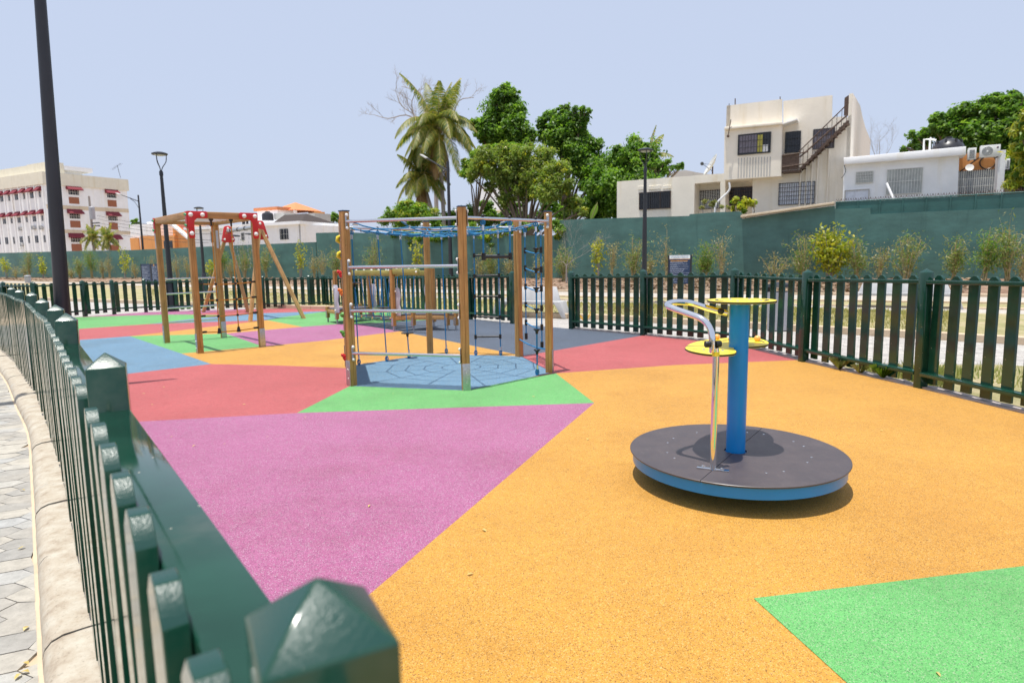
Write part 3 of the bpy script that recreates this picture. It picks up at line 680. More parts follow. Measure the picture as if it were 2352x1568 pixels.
for (x, y) in [(529, 988), (382, 1024), (346, 1051), (344, 1113), (389, 1147), (948, 999), (1135, 1043), (1199, 1073), (1248, 1143), (1221, 1175), (963, 1241), (1073, 1231), (845, 987)]:
    p = un(*qs(x, y), ZT); mb = MB(); mb.lathe([(0, ZT), (.0085, ZT), (.0085, ZT + .0025), (.006, ZT + .004), (0, ZT + .004)], V(p.x, p.y, 0), 12); mb.build('bolt', 'zinc_bolt', sp)
mb = MB(); mb.lathe([(0, .18), (.0675, .18), (.0675, 1.302), (0, 1.302)], S0, 64); pole = mb.build('post', 'blue_paint', sp)
HB = un(*qs(630, 1218), ZT)
mb = MB(); mb.box(HB + V(0, 0, .004), .21, .042, .008, un(*qs(713, 1218), ZT) - un(*qs(548, 1197), ZT)); fp = mb.build('foot_plate', 'stainless_tube', sp, bevel=.002)
for (x, y) in [(570, 1200), (688, 1216)]:
    p = un(*qs(x, y), ZT + .008); mb = MB(); mb.lathe([(0, 0), (.014, 0), (.013, .007), (.007, .009), (0, .009)], p, 6); mb.build('bolt', 'zinc_bolt', fp)
pts = [HB + V(0, 0, .004), HB + V(0, 0, .4), HB + V(0, 0, .80), atY(*qs(628, 480), HB.y), atY(*qs(626, 405), HB.y), atY(*qs(617, 350), HB.y + .015), atY(*qs(590, 300), HB.y + .045), atY(*qs(545, 268), HB.y + .085),
       atY(*qs(470, 240), 4.33), atY(*qs(400, 216), 4.39), atY(*qs(358, 199), 4.43), atY(*qs(342, 190), 4.47), atY(*qs(348, 180), 4.52), atY(*qs(385, 171), 4.58), atY(*qs(440, 170), 4.64),
       atY(*qs(490, 175), 4.66), atY(*qs(540, 190), 4.655), atY(*qs(610, 212), 4.64), atY(*qs(720, 240), 4.61)]
mb = MB(); mb.tube(bez(pts, 5), .0215, 20); mb.build('handle', 'chrome', sp)
p = atY(*qs(680, 226), 4.60); mb = MB(); mb.ball(p, .024, 16); mb.build('knob', 'black_plastic', sp)
def disc_table(name, poly_, z, th, parent, hole=None):
    t = MB(); t.prism([V(p.x, p.y, z) for p in poly_], V(0, 0, th)); o = t.build(name, 'black_plastic', parent, bevel=.002)
    c = sum((V(p.x, p.y, 0) for p in poly_), V(0, 0, 0)) / len(poly_)
    return o
def shrink(P, d):
    out = []; n = len(P)
    for i in range(n):
        a = P[i - 1]; b = P[(i + 1) % n]; t = V(b.x - a.x, b.y - a.y, 0).normalized(); out.append(V(P[i].x, P[i].y, 0) + V(-t.y, t.x, 0) * d)
    return out
def area(P): return sum(P[i].x * P[(i + 1) % len(P)].y - P[(i + 1) % len(P)].x * P[i].y for i in range(len(P)))
def yellow_table(P, z, parent_label=None):
    if area(P) < 0: P = P[::-1]
    core = MB(); core.prism([V(p.x, p.y, z - .012) for p in P], V(0, 0, .010)); o = core.build('table', 'black_plastic', sp)
    S = shrink(P, .003)
    for (za, zb) in ((z - .002, z), (z - .015, z - .012)):
        y = MB(); y.prism([V(p.x, p.y, za) for p in S], V(0, 0, zb - za)); y.build('yellow_face', 'yellow_plastic', o)
    return o
TC = atY(*qs(790, 139), 4.60); TC = S0 + V(.012, 0, 0)
P = [TC + V(.236 * math.cos(t), .236 * math.sin(t), 0) for t in np.linspace(0, 2 * PI, 72, endpoint=False)]
tt = yellow_table(P, 1.322)
def slot(parent, pts, z, w_, mat='black_plastic'):
    pts = bez(pts, 6); n = len(pts); L = []; R = []
    for i, p in enumerate(pts):
        a = pts[max(0, i - 1)]; b = pts[min(n - 1, i + 1)]; d = (b - a).normalized(); q = V(-d.y, d.x, 0); ww = w_ * (math.sin(PI * (i + .5) / n) ** .35); L.append(p + q * ww); R.append(p - q * ww)
    m2 = MB(); vs = [V(p.x, p.y, z) for p in L] + [V(p.x, p.y, z) for p in R]
    m2.add(vs + [v - V(0, 0, .002) for v in vs], [(i, i + 1, n + i + 1, n + i) for i in range(n - 1)] + [(2 * n + i, 2 * n + i + 1, 3 * n + i + 1, 3 * n + i) for i in range(n - 1)]); m2.build('slot', mat, parent, smooth=0)
slot(tt, [TC + V(.215 * math.cos(t), .215 * math.sin(t), 0) * .8 for t in (2.55, 2.9, 3.25, 3.6)], 1.3235, .012)
slot(tt, [TC + V(.215 * math.cos(t), .215 * math.sin(t), 0) * .8 for t in (-.9, -.55, -.2, .3)], 1.3235, .012)
for (x, y) in [(-.06, -.09), (.1, -.1), (-.05, .09), (.09, .1)]:
    b_ = MB(); b_.lathe([(0, 0), (.010, 0), (.009, .005), (0, .006)], TC + V(x, y, 1.322), 10); b_.build('bolt', 'zinc_bolt', tt)
    b_ = MB(); b_.ball(TC + V(x * .9, y * .9, 1.300), .02, 12, sz=.6); b_.build('bolt_cap', 'blue_paint', tt)
KZ = .985
KP = [(453, 458), (462, 444), (490, 428), (530, 416), (580, 407), (640, 400), (700, 394), (760, 391), (830, 391), (890, 394), (940, 402), (972, 414), (981, 427), (968, 437), (930, 443), (880, 447), (830, 449), (790, 451), (765, 455), (762, 462), (775, 472), (778, 482), (765, 491), (735, 496), (690, 499), (640, 498), (580, 493), (520, 483), (475, 471)]
P = [un(*qs(x, y), KZ) for x, y in KP]; P = [V(p.x, p.y, 0) for p in P]
P = [V(p.x, p.y, 0) for p in bez(P + [P[0]], 4)[:-1]]
kt = yellow_table(P, KZ)
def kp(x, y): q = un(*qs(x, y), KZ + .002); return V(q.x, q.y, 0)
slot(kt, [kp(690, 408), kp(760, 400), kp(850, 399), kp(920, 408), (kp(955, 422))], KZ + .0018, .008)
slot(kt, [kp(560, 411), kp(640, 415), kp(720, 412)], KZ + .0018, .008)
slot(kt, [kp(890, 436), kp(820, 441), kp(760, 440)], KZ + .0018, .006)
slot(kt, [kp(460, 452), kp(540, 466), kp(600, 470)], KZ + .0018, .003)
for (x, y) in [(745, 418), (908, 412), (655, 402)]:
    b_ = MB(); q = kp(x, y); b_.ball(V(q.x, q.y, KZ + .02), .024, 20); b_.build('ball', 'amber_ball', kt)
for (x, y) in [(572, 466), (608, 479), (690, 471)]:
    b_ = MB(); q = kp(x, y); b_.lathe([(0, 0), (.010, 0), (.009, .005), (0, .006)], V(q.x, q.y, KZ), 10); b_.build('bolt', 'zinc_bolt', kt)
for (x, y) in [(572, 500), (688, 505)]:
    b_ = MB(); q = un(*qs(x, y), KZ - .03); b_.ball(V(q.x, q.y + .03, KZ - .02), .022, 12, sz=.6); b_.build('bolt_cap', 'blue_paint', kt)
b_ = MB(); q = atY(*qs(630, 432), HB.y - .005); dx = V(1, .1, 0).normalized()
b_.tube([q - dx * .054, q - dx * .0535, q - dx * .05, q - dx * .018], [.014, .02, .022, .022], 16); b_.tube([q + dx * .018, q + dx * .05, q + dx * .0535, q + dx * .054], [.022, .022, .02, .014], 16)
b_.build('clamp', 'black_plastic', sp, smooth=40)
b_ = MB(); b_.tube([HB + V(0, 0, KZ + .001 - ZT), HB + V(0, 0, KZ + .03 - ZT)], .024, 20); b_.build('collar', 'yellow_plastic', kt)
# ------------------------------------------------------------------ timber post section with kerf grooves
def post_section(s, c=.013, g=.0035):
    h_ = s / 2; P = []
    for k in range(4):
        a = k * PI / 2; ca, sa = math.cos(a), math.sin(a)
        side = [(h_ - c * .3, -h_ + c * .3 + 0), (h_, -h_ + c), (h_, -g), (h_ - .007, -g * .4), (h_ - .007, g * .4), (h_, g), (h_, h_ - c)]
        side = side[1:] + [(h_ - c * .3, h_ - c * .3)]
        P += [(x * ca - y * sa, x * sa + y * ca) for x, y in side]
    return P
def timber(name, base, top, s, mat, parent, ax=None, groove=True):
    base = Vector(base); top = Vector(top); t = (top - base).normalized()
    ax = Vector(ax) if ax is not None else V(1, 0, 0); ax = (ax - t * ax.dot(t)).normalized(); ay = t.cross(ax)
    mb = MB(); sec = post_section(s); mb.prism([base + ax * x + ay * y for x, y in sec], top - base); return mb.build(name, mat, parent, smooth=30)
def bracket(base, ax, s, parent, hgt=.33, face=None):  # galvanised shoe on two faces
    ay = V(-ax.y, ax.x, 0)
    mb = MB(); e = s / 2 + .003
    for f in (face or [ax, -ax]):
        g = V(-f.y, f.x, 0); mb.box(base + f * e + V(0, 0, hgt / 2), .005, s * .98, hgt, f)
    o = mb.build('metal_shoe', 'galvanised', parent, bevel=.001)
    for f in (face or [ax, -ax]):
        for z in (.1, .22): b = MB(); b.lathe([(0, 0), (.010, 0), (.008, .006), (0, .007)], base + f * (e + .002) + V(0, 0, z), 10, f); b.build('bolt', 'zinc_bolt', o)
def capball(p, ax, r, parent, mat='white_plastic', name='bolt_cap'):
    b = MB(); b.lathe([(0, 0), (r, 0), (r, r * .35), (r * .9, r * .75), (r * .6, r * 1.1), (0, r * 1.22)], p, 16, ax); return b.build(name, mat, parent, smooth=60)
# ------------------------------------------------------------------ hexagonal climbing frame
hx = thing('climbing_frame', 'hexagonal timber climbing frame with steel bars, blue rope web and rope ladders', 'climbing frame', HC0)
HH = 2.267; PS = .1; HP = []
for i in range(6):
    t = HTH + i * PI / 3; rad = V(math.cos(t), math.sin(t), 0); P = hexp(i); HP.append(P)
    o = timber('post', P, P + V(0, 0, HH), PS, 'timber_upright', hx, rad)
    c = MB(); c.box(P + V(0, 0, HH + .008), PS + .008, PS + .008, .016, rad); c.build('post_cap', 'blue_cap', o, bevel=.003)
    tang = V(-rad.y, rad.x, 0); bracket(P, rad, PS, o, .34, [rad] if i != 5 else [rad, -tang])
def edge(i, j): d = (HP[j] - HP[i]).normalized(); return HP[i], HP[j], d
def bar(i, j, z, r=.0205, parent=hx):
    a, b, d = edge(i, j); n = V(d.y, -d.x, 0)  # outward
    c = (a + b) / 2
    if (c - HC0).dot(n) < 0: n = -n
    pa = a + d * .043; pb = b - d * .043
    m_ = MB(); m_.tube([pa + V(0, 0, z) + n * .035, pb + V(0, 0, z) + n * .035], r, 18); o = m_.build('bar', 'stainless_tube', parent)
    for p, s in ((pa, 1), (pb, -1)):
        q = MB(); q.box(p + V(0, 0, z) + n * .036 + d * s * .004, .005, .045, .19, d); q.build('end_plate', 'galvanised', o, bevel=.001)
        for dz in (.082, -.082): capball(p + V(0, 0, z + dz) + n * .036 + d * s * .007, d * s, .021, o)
    return o
for z in (2.14, 1.557, .997, .438): bar(0, 1, z)
bar(1, 2, 2.14); bar(2, 3, 2.14); bar(3, 4, 2.14); bar(4, 5, 2.14)
# rope web under the top bars
WEB = thing('dummy', None, None, (0, 0, 0)); bpy.data.objects.remove(WEB)
ZW = 2.10
def webz(r): q = r / 1.38; return ZW - .12 * (1 - q ** 2)
spk = []
for k in range(12):
    t = HTH + PI / 6 + k * PI / 6 - PI / 6
    edge_r = HA * math.cos(PI / 6) / math.cos(((k % 2) == 0) * PI / 6) if True else 0
    edge_r = (HA - .07) if k % 2 == 0 else HA * math.cos(PI / 6)
    spk.append((t, edge_r))
web = MB(); RO = .0085
for t, er in spk:
    pts = []
    for q in np.linspace(.30, er, 7): pts.append(HC0 + V(q * math.cos(t), q * math.sin(t), webz(min(q, 1.38)) + (max(0, q - 1.30)) * .25))
    web.tube(pts, RO, 8)
for rr in (.30, .58, .86, 1.14):
    pts = []
    for k, (t, er) in enumerate(spk):
        q = rr; pts.append(HC0 + V(q * math.cos(t), q * math.sin(t), webz(q) - .004))
        t2 = t + PI / 12; qq = q * .962; pts.append(HC0 + V(qq * math.cos(t2), qq * math.sin(t2), webz(qq) - .012))
    web.tube(pts, RO, 8, closed=True)
wb = web.build('rope_web', 'blue_rope', hx, smooth=60)
for rr in (.30, .58, .86, 1.14):
    for k, (t, er) in enumerate(spk):
        if (k + int(rr * 10)) % 2: continue
        q = rr; c = HC0 + V(q * math.cos(t), q * math.sin(t), webz(q) - .002); m_ = MB()
        m_.tube([c + V(0, 0, -.02), c + V(0, 0, .02)], [.013, .013], 10); m_.build('clamp', 'zinc_bolt', wb)
for t, er in spk:
    c = HC0 + V(math.cos(t), math.sin(t), 0) * (er - .09) + V(0, 0, webz(1.3) + .022); m_ = MB(); d = V(math.cos(t), math.sin(t), .1)
    m_.tube([c - d * .035, c + d * .035], .013, 10); m_.build('ferrule', 'zinc_bolt', wb)
# helper for vertical ropes
def vrope(p_top, p_bot, parent=hx, r=.0095, anchored=True, name='rope', sag=0.0):
    pt, pb = Vector(p_top), Vector(p_bot); m_ = MB(); n = 9
    m_.tube([pt * (1 - t) + pb * t + V(0, 0, 0) for t in np.linspace(0, 1, n)], r, 8); o = m_.build(name, 'blue_rope', parent, smooth=60)
    f = MB(); f.tube([pt + V(0, 0, -.13), pt + V(0, 0, -.06)], .0165, 12)
    if anchored: f.tube([pb + V(0, 0, .09), pb + V(0, 0, .15)], .0165, 12)
    f.build('ferrule', 'stainless_tube', o)
    g = MB(); loop = [pt + V(.026 * math.cos(a) * 1, 0, -.03 + .034 * math.sin(a)) for a in np.linspace(0, 2 * PI, 13)[:-1]]; g.tube(loop, .0085, 8, True)
    if anchored: g2 = MB(); g2.tube([pb + V(.022 * math.cos(a), 0, .05 + .045 * math.sin(a)) for a in np.linspace(0, 2 * PI, 13)[:-1]], .0085, 8, True); g2.build('ground_loop', 'blue_rope', o)
    g.build('loop', 'blue_rope', o)
    k = MB(); k.ball(pt + V(0, 0, .052), .022, 12); k.tube([pt + V(0, 0, -.0), pt + V(0, 0, .05)], .006, 8); k.build('bar_clamp', 'black_plastic', o)
    return o
ZB = 2.10
def onedge(i, j, f, z=0.0): a, b, d = edge(i, j); n = V(d.y, -d.x, 0); n = n if ((a + b) / 2 - HC0).dot(n) > 0 else -n; return a + (b - a) * f + V(0, 0, z) + n * .035
def step(p, parent, r=.062, nm='foot_disc'):
    m_ = MB(); m_.lathe([(0, -.062), (.020, -.062), (.020, -.035), (.03, -.02), (r * .9, -.008), (r, -.003), (r, .003), (r * .93, .007), (0, .009)], p, 24); return m_.build(nm, 'black_plastic', parent)
# three disc ropes on the far-left side, one plain rope, ladder and rope ladder
ropes = [((824.8, 838.2), (664, 395), 372), ((888.8, 830.7), (861, 590), 860), ((939.8, 823.2), (1055, 770), 1055)]
def edge_near(P, i, j):     # parameter of the closest point of side i-j
    a, b, d = edge(i, j); return max(.05, min(.95, (V(P.x, P.y, 0) - a).dot(d) / (b - a).length))
for (g, xt, dy) in [((824.8, 838.2), 378, 672), ((888.8, 830.7), 570, 860), ((939.8, 823.2), 740, 1055)]:
    P = un(*g); f = edge_near(P, 5, 4); b_ = onedge(5, 4, f, 0) ; t_ = onedge(5, 4, f, ZB); b_ = V(P.x, P.y, 0)
    o = vrope(t_, b_); z = hg(*q3(xt, dy), (b_ + t_) / 2); z = hg(g[0], q3(0, dy)[1], b_)
    q = b_ + (t_ - b_) * (z / ZB); step(q, o, .105, 'foot_disc')
P = un(1025.4, 812.5); f = edge_near(P, 4, 3); vrope(onedge(4, 3, f, ZB), V(P.x, P.y, 0))
A1 = un(1093, 816.5); A2 = un(1150, 816.5); f1 = edge_near(A1, 4, 3); f2 = edge_near(A2, 4, 3)
L1t, L2t = onedge(4, 3, f1, ZB), onedge(4, 3, f2, ZB); L1b, L2b = V(A1.x, A1.y, 0), V(A2.x, A2.y, 0)
r1 = vrope(L1t, L1b); r2 = vrope(L2t, L2b)
for y in (462, 620, 775, 930, 1085):
    zl = hg(1093, q3(0, y)[1], L1b); p = L1b + (L1t - L1b) * (zl / ZB); q = L2b + (L2t - L2b) * (zl / ZB) + V(0, 0, -.012 + .01 * (y % 3)); m_ = MB()
    m_.tube([p, q], .0145, 12)
    for e in (p, q): m_.tube([e + V(0, 0, -.035), e + V(0, 0, .035)], .022, 12)
    m_.build('rung', 'black_plastic', hx)
# trapeze on the right front side
ta, tb = onedge(1, 2, .20, ZB + .02), onedge(1, 2, .50, ZB + .02)
for e in (ta, tb): vrope(e, e + V(0, 0, -.47), hx, .012, False)
m_ = MB(); m_.tube([ta + V(0, 0, -.46), tb + V(0, 0, -.46)], .019, 14)
for e in (ta, tb): m_.tube([e + V(0, 0, -.50), e + V(0, 0, -.41)], .027, 14)
m_.build('trapeze_bar', 'black_plastic', hx)
# disc rope near the right post and the sagging rope net behind it
P = un(1234, 862); f = edge_near(P, 1, 2); t_ = onedge(1, 2, .815, ZB + .02); b_ = V(P.x, P.y, 0); o = vrope(t_, b_, hx, .0115)
for y in (418, 570, 716, 875, 1030, 1185):
    z = hg(q3(1690, 0)[0], q3(0, y)[1], b_); q = b_ + (t_ - b_) * (z / ZB); step(q, o, .048, 'foot_disc')
a, b, d = edge(2, 3)
n1t, n2t = onedge(3, 2, .20, ZB), onedge(3, 2, .72, ZB); nb1, nb2 = n1t + V(0, 0, -1.72), n2t + V(0, 0, -1.76)
ra = vrope(n1t, nb1, hx, .0095, False); rb = vrope(n2t, nb2, hx, .0105, False)
for k, (y1, y2) in enumerate([(425, 420), (560, 570), (700, 715), (840, 865), (975, 1010)]):
    z1 = hg(q3(1625, 0)[0], q3(0, y1)[1], n1t); z2 = hg(q3(1753, 0)[0], q3(0, y2)[1], n2t); p = V(n1t.x, n1t.y, z1); q = V(n2t.x, n2t.y, z2)
    m_ = MB(); m_.tube([p * (1 - t) + q * t + V(0, 0, -.20 * (t - t * t)) + V(.06, -.10, 0) * math.sin(PI * t) for t in np.linspace(0, 1, 13)], .0095, 8); m_.build('cross_rope', 'blue_rope', hx, smooth=60)
    m_ = MB()
    for e in (p, q): m_.tube([e + V(0, 0, -.045), e + V(0, 0, .045)], .023, 12)
    m_.build('rope_clamp', 'black_plastic', hx)
m_ = MB(); p = HP[3] + V(0, 0, hg(*q3(1590, 1098), HP[3])); q = HP[2] + V(0, 0, hg(*q3(1775, 1180), HP[2]))
m_.tube([p * (1 - t) + q * t + V(0, 0, -.16 * (t - t * t)) for t in np.linspace(.04, .96, 15)], .0105, 8); m_.build('bottom_rope', 'blue_rope', hx, smooth=60)
m_ = MB()
for e in (nb1, nb2): m_.tube([e + V(0, 0, -.05), e + V(0, 0, .05)], .025, 12)
m_.build('rope_clamp', 'black_plastic', hx)
# climbing wall with holds on the left side
a, b, d = edge(5, 0); n = V(d.y, -d.x, 0); n = n if ((a + b) / 2 - HC0).dot(n) > 0 else -n
m_ = MB(); m_.box((a + b) / 2 + n * .048 + V(0, 0, 1.13), (b - a).length + .02, .018, 2.02, d); wl = m_.build('climbing_wall', 'charcoal_paint', hx, bevel=.003)
holds = [(1.93, .22, 'yellow_plastic', 0), (1.72, .20, 'yellow_plastic', 0), (1.44, .10, 'red_plastic', 2), (1.19, .25, 'orange_plastic', 2), (.92, .18, 'green_plastic', 1), (.62, .25, 'green_plastic', 2), (.33, .10, 'red_plastic', 2)]
for z, f, mt, k in holds:
    c = b + (a - b) * f + n * .055 + V(0, 0, z); m_ = MB()
    if k == 2: m_.tube(bez([c, c + n * .02 + V(0, 0, .02), c + n * .035 + V(0, 0, .055), c + n * .07 + V(0, 0, .065)], 4), [.032] * 4 + [.028] * 4 + [.022] * 4 + [.014], 14)
    elif k == 1: m_.tube([c, c + n * .025, c + n * .045 + V(0, 0, .01), c + n * .05 + V(0, 0, .012)], [.035, .038, .028, .014], 12)
    else: m_.tube([c + V(0, 0, .04), c + n * .03 + V(0, 0, .02), c + n * .04 + V(0, 0, -.02), c + V(0, 0, -.05)], [.02, .03, .028, .02], 12)
    m_.build('climbing_hold', mt, wl, smooth=60)
# ------------------------------------------------------------------ monkey bars
D1 = V(.670, -.742, 0).normalized(); D2 = V(.742, .670, 0).normalized(); MC = V(-6.05, 12.92, 0); MH = 2.56
mk = thing('monkey_bars', 'square timber monkey bar frame with red corner plates and amber rope net', 'monkey bars', MC)
MP = [MC - D1 * 1.1 - D2 * .57, MC + D1 * 1.1 - D2 * .57, MC + D1 * 1.1 + D2 * .57, MC - D1 * 1.1 + D2 * .57]
for i, P in enumerate(MP):
    o = timber('post', P, P + V(0, 0, MH - .12), .105, 'timber_upright', mk, D1); bracket(P, -D2 if i < 2 else D2, .105, o, .36, [[-D2], [-D2], [D1], [D1]][i])
def beam(a, b, z, mat, hgt=.12, wd=.095):
    d = (b - a).normalized(); m_ = MB(); m_.box((a + b) / 2 + V(0, 0, z), (b - a).length, wd, hgt, d); return m_.build('beam', mat, mk, bevel=.008)
e = .052
beam(MP[0] - D1 * e, MP[1] + D1 * e, MH - .06, 'timber_beam_long'); beam(MP[3] - D1 * e, MP[2] + D1 * e, MH - .06, 'timber_beam_long')
beam(MP[1] + D2 * .05, MP[2] - D2 * .05, MH - .06, 'timber_beam_short'); beam(MP[0] + D2 * .05, MP[3] - D2 * .05, MH - .06, 'timber_beam_short')
for k in range(7):
    c = MC - D1 * 1.1 + D1 * (2.2 * (k + 1) / 8) + V(0, 0, MH - .055); m_ = MB(); m_.tube([c - D2 * .535, c + D2 * .535], .012, 12); m_.build('overhead_bar', 'galvanised_pale', mk)
def cplate(P, f, g):       # red corner plate on face f, spreading towards g
    o_ = P + f * .056; w0 = .052; L = .27; hgt = .46; t = .012
    prof_ = [(-w0, 0), (L, 0), (L + .02, -.02), (L + .02, -.10), (L, -.12), (w0 + .06, -.12), (w0 + .01, -.17), (w0, -.22), (w0, -hgt), (w0 - .02, -hgt - .02), (-w0 + .02, -hgt - .02), (-w0, -hgt)]
    m_ = MB(); m_.prism([o_ + g * x + V(0, 0, MH + .004 + z) for x, z in prof_], f * t); o = m_.build('corner_plate', 'red_plastic', mk, bevel=.002)
    for x, z in ((0, -.06), (L - .07, -.06), (0, -hgt + .07)): capball(o_ + g * x + f * t + V(0, 0, MH + z), f, .038, o)
    return o
cplate(MP[1], -D2 * 0 + D1, D2); cplate(MP[2], D1, -D2); cplate(MP[0], -D1, D2); cplate(MP[3], -D1, -D2)
m_ = MB()
for P, f in ((MP[1], -D2), (MP[0], -D2)):
    m_.box(P + f * .058 + V(0, 0, MH - .15), .012, .10, .30, f)
m_.build('side_plate', 'red_plastic', mk, bevel=.002)
for P in (MP[0], MP[1]):
    for x, z in ((-.02, -.05), (.03, -.06), (-.025, -.24), (.02, -.25)): capball(P - D2 * .064 + D1 * x + V(0, 0, MH + z), -D2, .022, mk, 'green_bolt', 'bolt_cap')
for P in (MP[0], MP[3]):
    m_ = MB(); m_.box(P - D2 * .055 + V(0, 0, MH - .42) if P is MP[0] else P + D1 * .055 + V(0, 0, MH - .42), .006, .05, .38, -D2 if P is MP[0] else D1); m_.build('strap_plate', 'galvanised', mk)
zr = [hg(*q2(265, y), MP[0]) for y in (755, 887, 1015, 1143)]
for z in zr:
    m_ = MB(); m_.tube([MP[0] + D2 * .045 + V(0, 0, z), MP[3] - D2 * .045 + V(0, 0, z)], .017, 14); m_.build('rung', 'stainless_tube', mk)
# amber net on the near right end
na, nb = MP[1] + D2 * .05, MP[2] - D2 * .05; zn = [hg(*q2(1080, y), MP[2]) for y in (775, 912, 1050, 1186)]
vf = (.30, .64)
for z in zn:
    m_ = MB(); m_.tube([na * (1 - t) + nb * t + V(0, 0, z - .10 * (t - t * t)) for t in np.linspace(.03, .97, 15)], .010, 8); o = m_.build('net_rope', 'amber_rope', mk, smooth=60)
    for t0, t1 in ((.0, .085), (.915, 1.0)): m_ = MB(); m_.tube([na * (1 - t0) + nb * t0 + V(0, 0, z), na * (1 - t1) + nb * t1 + V(0, 0, z)], .020, 10); m_.build('rope_end', 'black_plastic', o)
    m_ = MB()
    for t in vf: m_.ball(na * (1 - t) + nb * t + V(0, 0, z - .10 * (t - t * t)), .026, 10)
    m_.build('knot_clamp', 'black_plastic', o)
for t in vf:
    p = na * (1 - t) + nb * t; m_ = MB(); m_.tube([p + V(0, 0, MH - .12), p + V(0, 0, zn[-1] - .02)], .0105, 8); o = m_.build('net_rope', 'amber_rope', mk, smooth=60)
    m_ = MB(); m_.tube([p + V(0, 0, MH - .125), p + V(0, 0, MH - .14), p + V(0, 0, MH - .17), p + V(0, 0, MH - .25)], [.04, .04, .018, .016], 12); m_.build('rope_end', 'black_plastic', o); m_ = MB(); m_.tube([p + V(0, 0, zn[-1] - .05), p + V(0, 0, zn[-1] - .03), p + V(0, 0, zn[-1] + .05)], [.04, .035, .02], 12); m_.build('rope_end', 'black_plastic', o)
# ------------------------------------------------------------------ swing
SL1, SL2, SR1, SR2 = [V(*un(*q2(*p)).xy, 0) for p in ((590, 1050), (990, 1045), (1010, 1135), (1490, 1105))]
TL = (SL1 + SL2) / 2; TR = (SR1 + SR2) / 2; zl = hg(*q2(805, 330), TL); zr2 = hg(*q2(1130, 300), TR)
TLp = atY(*q2(806, 322), 21.15); TRp = atY(*q2(1093, 282), 18.55)
sw = thing('swing', 'timber A-frame swing with red end plates, its seats wound up on the steel beam', 'swing', (TL + TR) / 2)
bd = (TRp - TLp).normalized(); bn = V(-bd.y, bd.x, 0)
for b_, t_, mt in ((SL1, TLp, 'timber_pale'), (SL2, TLp, 'timber_pale'), (SR1, TRp, 'timber_pale'), (SR2, TRp, 'timber_pale')):
    d = (t_ - b_); top = b_ + d * .98; timber('leg', b_ - d * .01, top, .10, mt, sw, bd)
for T_, f in ((TLp, -1), (TRp, 1)):
    L = (SL2 - SL1).normalized() if f < 0 else (SR2 - SR1).normalized()
    pr2 = [(-.21, -.32), (-.10, .12), (-.05, .16), (.05, .16), (.10, .12), (.21, -.32), (.16, -.37), (-.16, -.37)]
    for s in (-1, 1):
        m_ = MB(); m_.prism([T_ + L * x + V(0, 0, z) + bd * (s * .056) for x, z in pr2], bd * (s * .014)); pl_ = m_.build('end_plate', 'red_plastic', sw, bevel=.004)
        for x, z in ((-.13, -.27), (.13, -.27), (0, .08)): capball(T_ + L * x + V(0, 0, z) + bd * (s * .07), bd * s, .035, pl_)
m_ = MB(); m_.tube([TLp + bd * .06, TRp - bd * .06], .055, 18); bmx = m_.build('beam', 'galvanised', sw)
for f in (.14, .38, .60, .86):
    m_ = MB(); p = TLp * (1 - f) + TRp * f; m_.tube([p - bd * .035, p + bd * .035], .066, 16); m_.build('hanger_clamp', 'black_plastic', bmx)
for f0, f1 in ((.20, .32), (.62, .80)):
    s0 = TLp * (1 - f0) + TRp * f0 + V(0, 0, -.16); s1 = TLp * (1 - f1) + TRp * f1 + V(0, 0, -.20); m_ = MB(); m_.box((s0 + s1) / 2, .46, .17, .035, (s1 - s0)); st = m_.build('seat', 'black_plastic', sw, bevel=.012)
    m_ = MB()
    for e0 in (-.2, .2):
        p = (s0 + s1) / 2 + bd * e0
        for k in range(10):
            a_ = k / 9 * 1.1; q = p + V(0, 0, .17 - a_) + bn * (.03 * math.sin(k)); 
            m_.tube([q + bd * .008, q + bd * .008 + V(0, 0, -.08)], .004, 6); m_.tube([q - bd * .008, q - bd * .008 + V(0, 0, -.08)], .004, 6)
    m_.build('chain', 'galvanised', sw)
# ------------------------------------------------------------------ low play bridge with two decks
pb_ = {k: un(*q3(*v)) for k, v in dict(la=(90, 970), lb=(190, 985), lc=(330, 958), ld=(430, 968), le=(625, 1040), lf=(775, 1035), lg=(1035, 1035)).items()}
pb_ = {k: V(v.x, v.y, 0) for k, v in pb_.items()}
br = thing('play_bridge', 'low timber play bridge with hanging mesh walkway between two brown decks', 'play bridge', pb_['le'])
BD = (pb_['le'] - pb_['lb']).normalized(); BN = V(-BD.y, BD.x, 0)
if BN.y < 0: BN = -BN
def post2(P, z1, s=.09, shoe=True):
    o = timber('post', P + V(0, 0, .12), P + V(0, 0, z1), s, 'timber_upright', br, BD)
    if shoe:
        m_ = MB(); m_.box(P + V(0, 0, .08), .035, .035, .30, BD); m_.build('steel_foot', 'galvanised', o)
        m_ = MB(); m_.box(P + V(0, 0, .22) - BN * (s / 2 + .002) + BD * .01, .06, .004, .17, BD); m_.build('metal_shoe', 'galvanised', o)
    return o
lb, le = pb_['lb'], pb_['le']; wid = 1.0
lb2, le2 = lb + BN * wid, le + BN * wid
ldw = .95
la0 = lb - BD * ldw * .72 + BN * .1; la1 = la0 + BN * wid
re0, re1 = le + BD * 1.05, le2 + BD * 1.05
for P, z in ((lb, 1.38), (lb2, 1.38), (le, 1.42), (le2, 1.42), (la0, .42), (la1, .42), (pb_['lf'], .44), (pb_['lg'], .46), (re1, .46)): post2(P, z)
def deck(pts, z, nm='deck'):
    m_ = MB(); m_.prism([V(p.x, p.y, z) for p in pts], V(0, 0, .016)); return m_.build(nm, 'brown_deck_laminate', br, bevel=.003)
deck([la0 - BD * .03, lb + BD * .04, lb2 + BD * .04, la1 - BD * .03], .36)
deck([le - BD * .04, pb_['lf'], pb_['lg'] + BD * .05, re1 + BD * .05, le2 - BD * .04], .36)
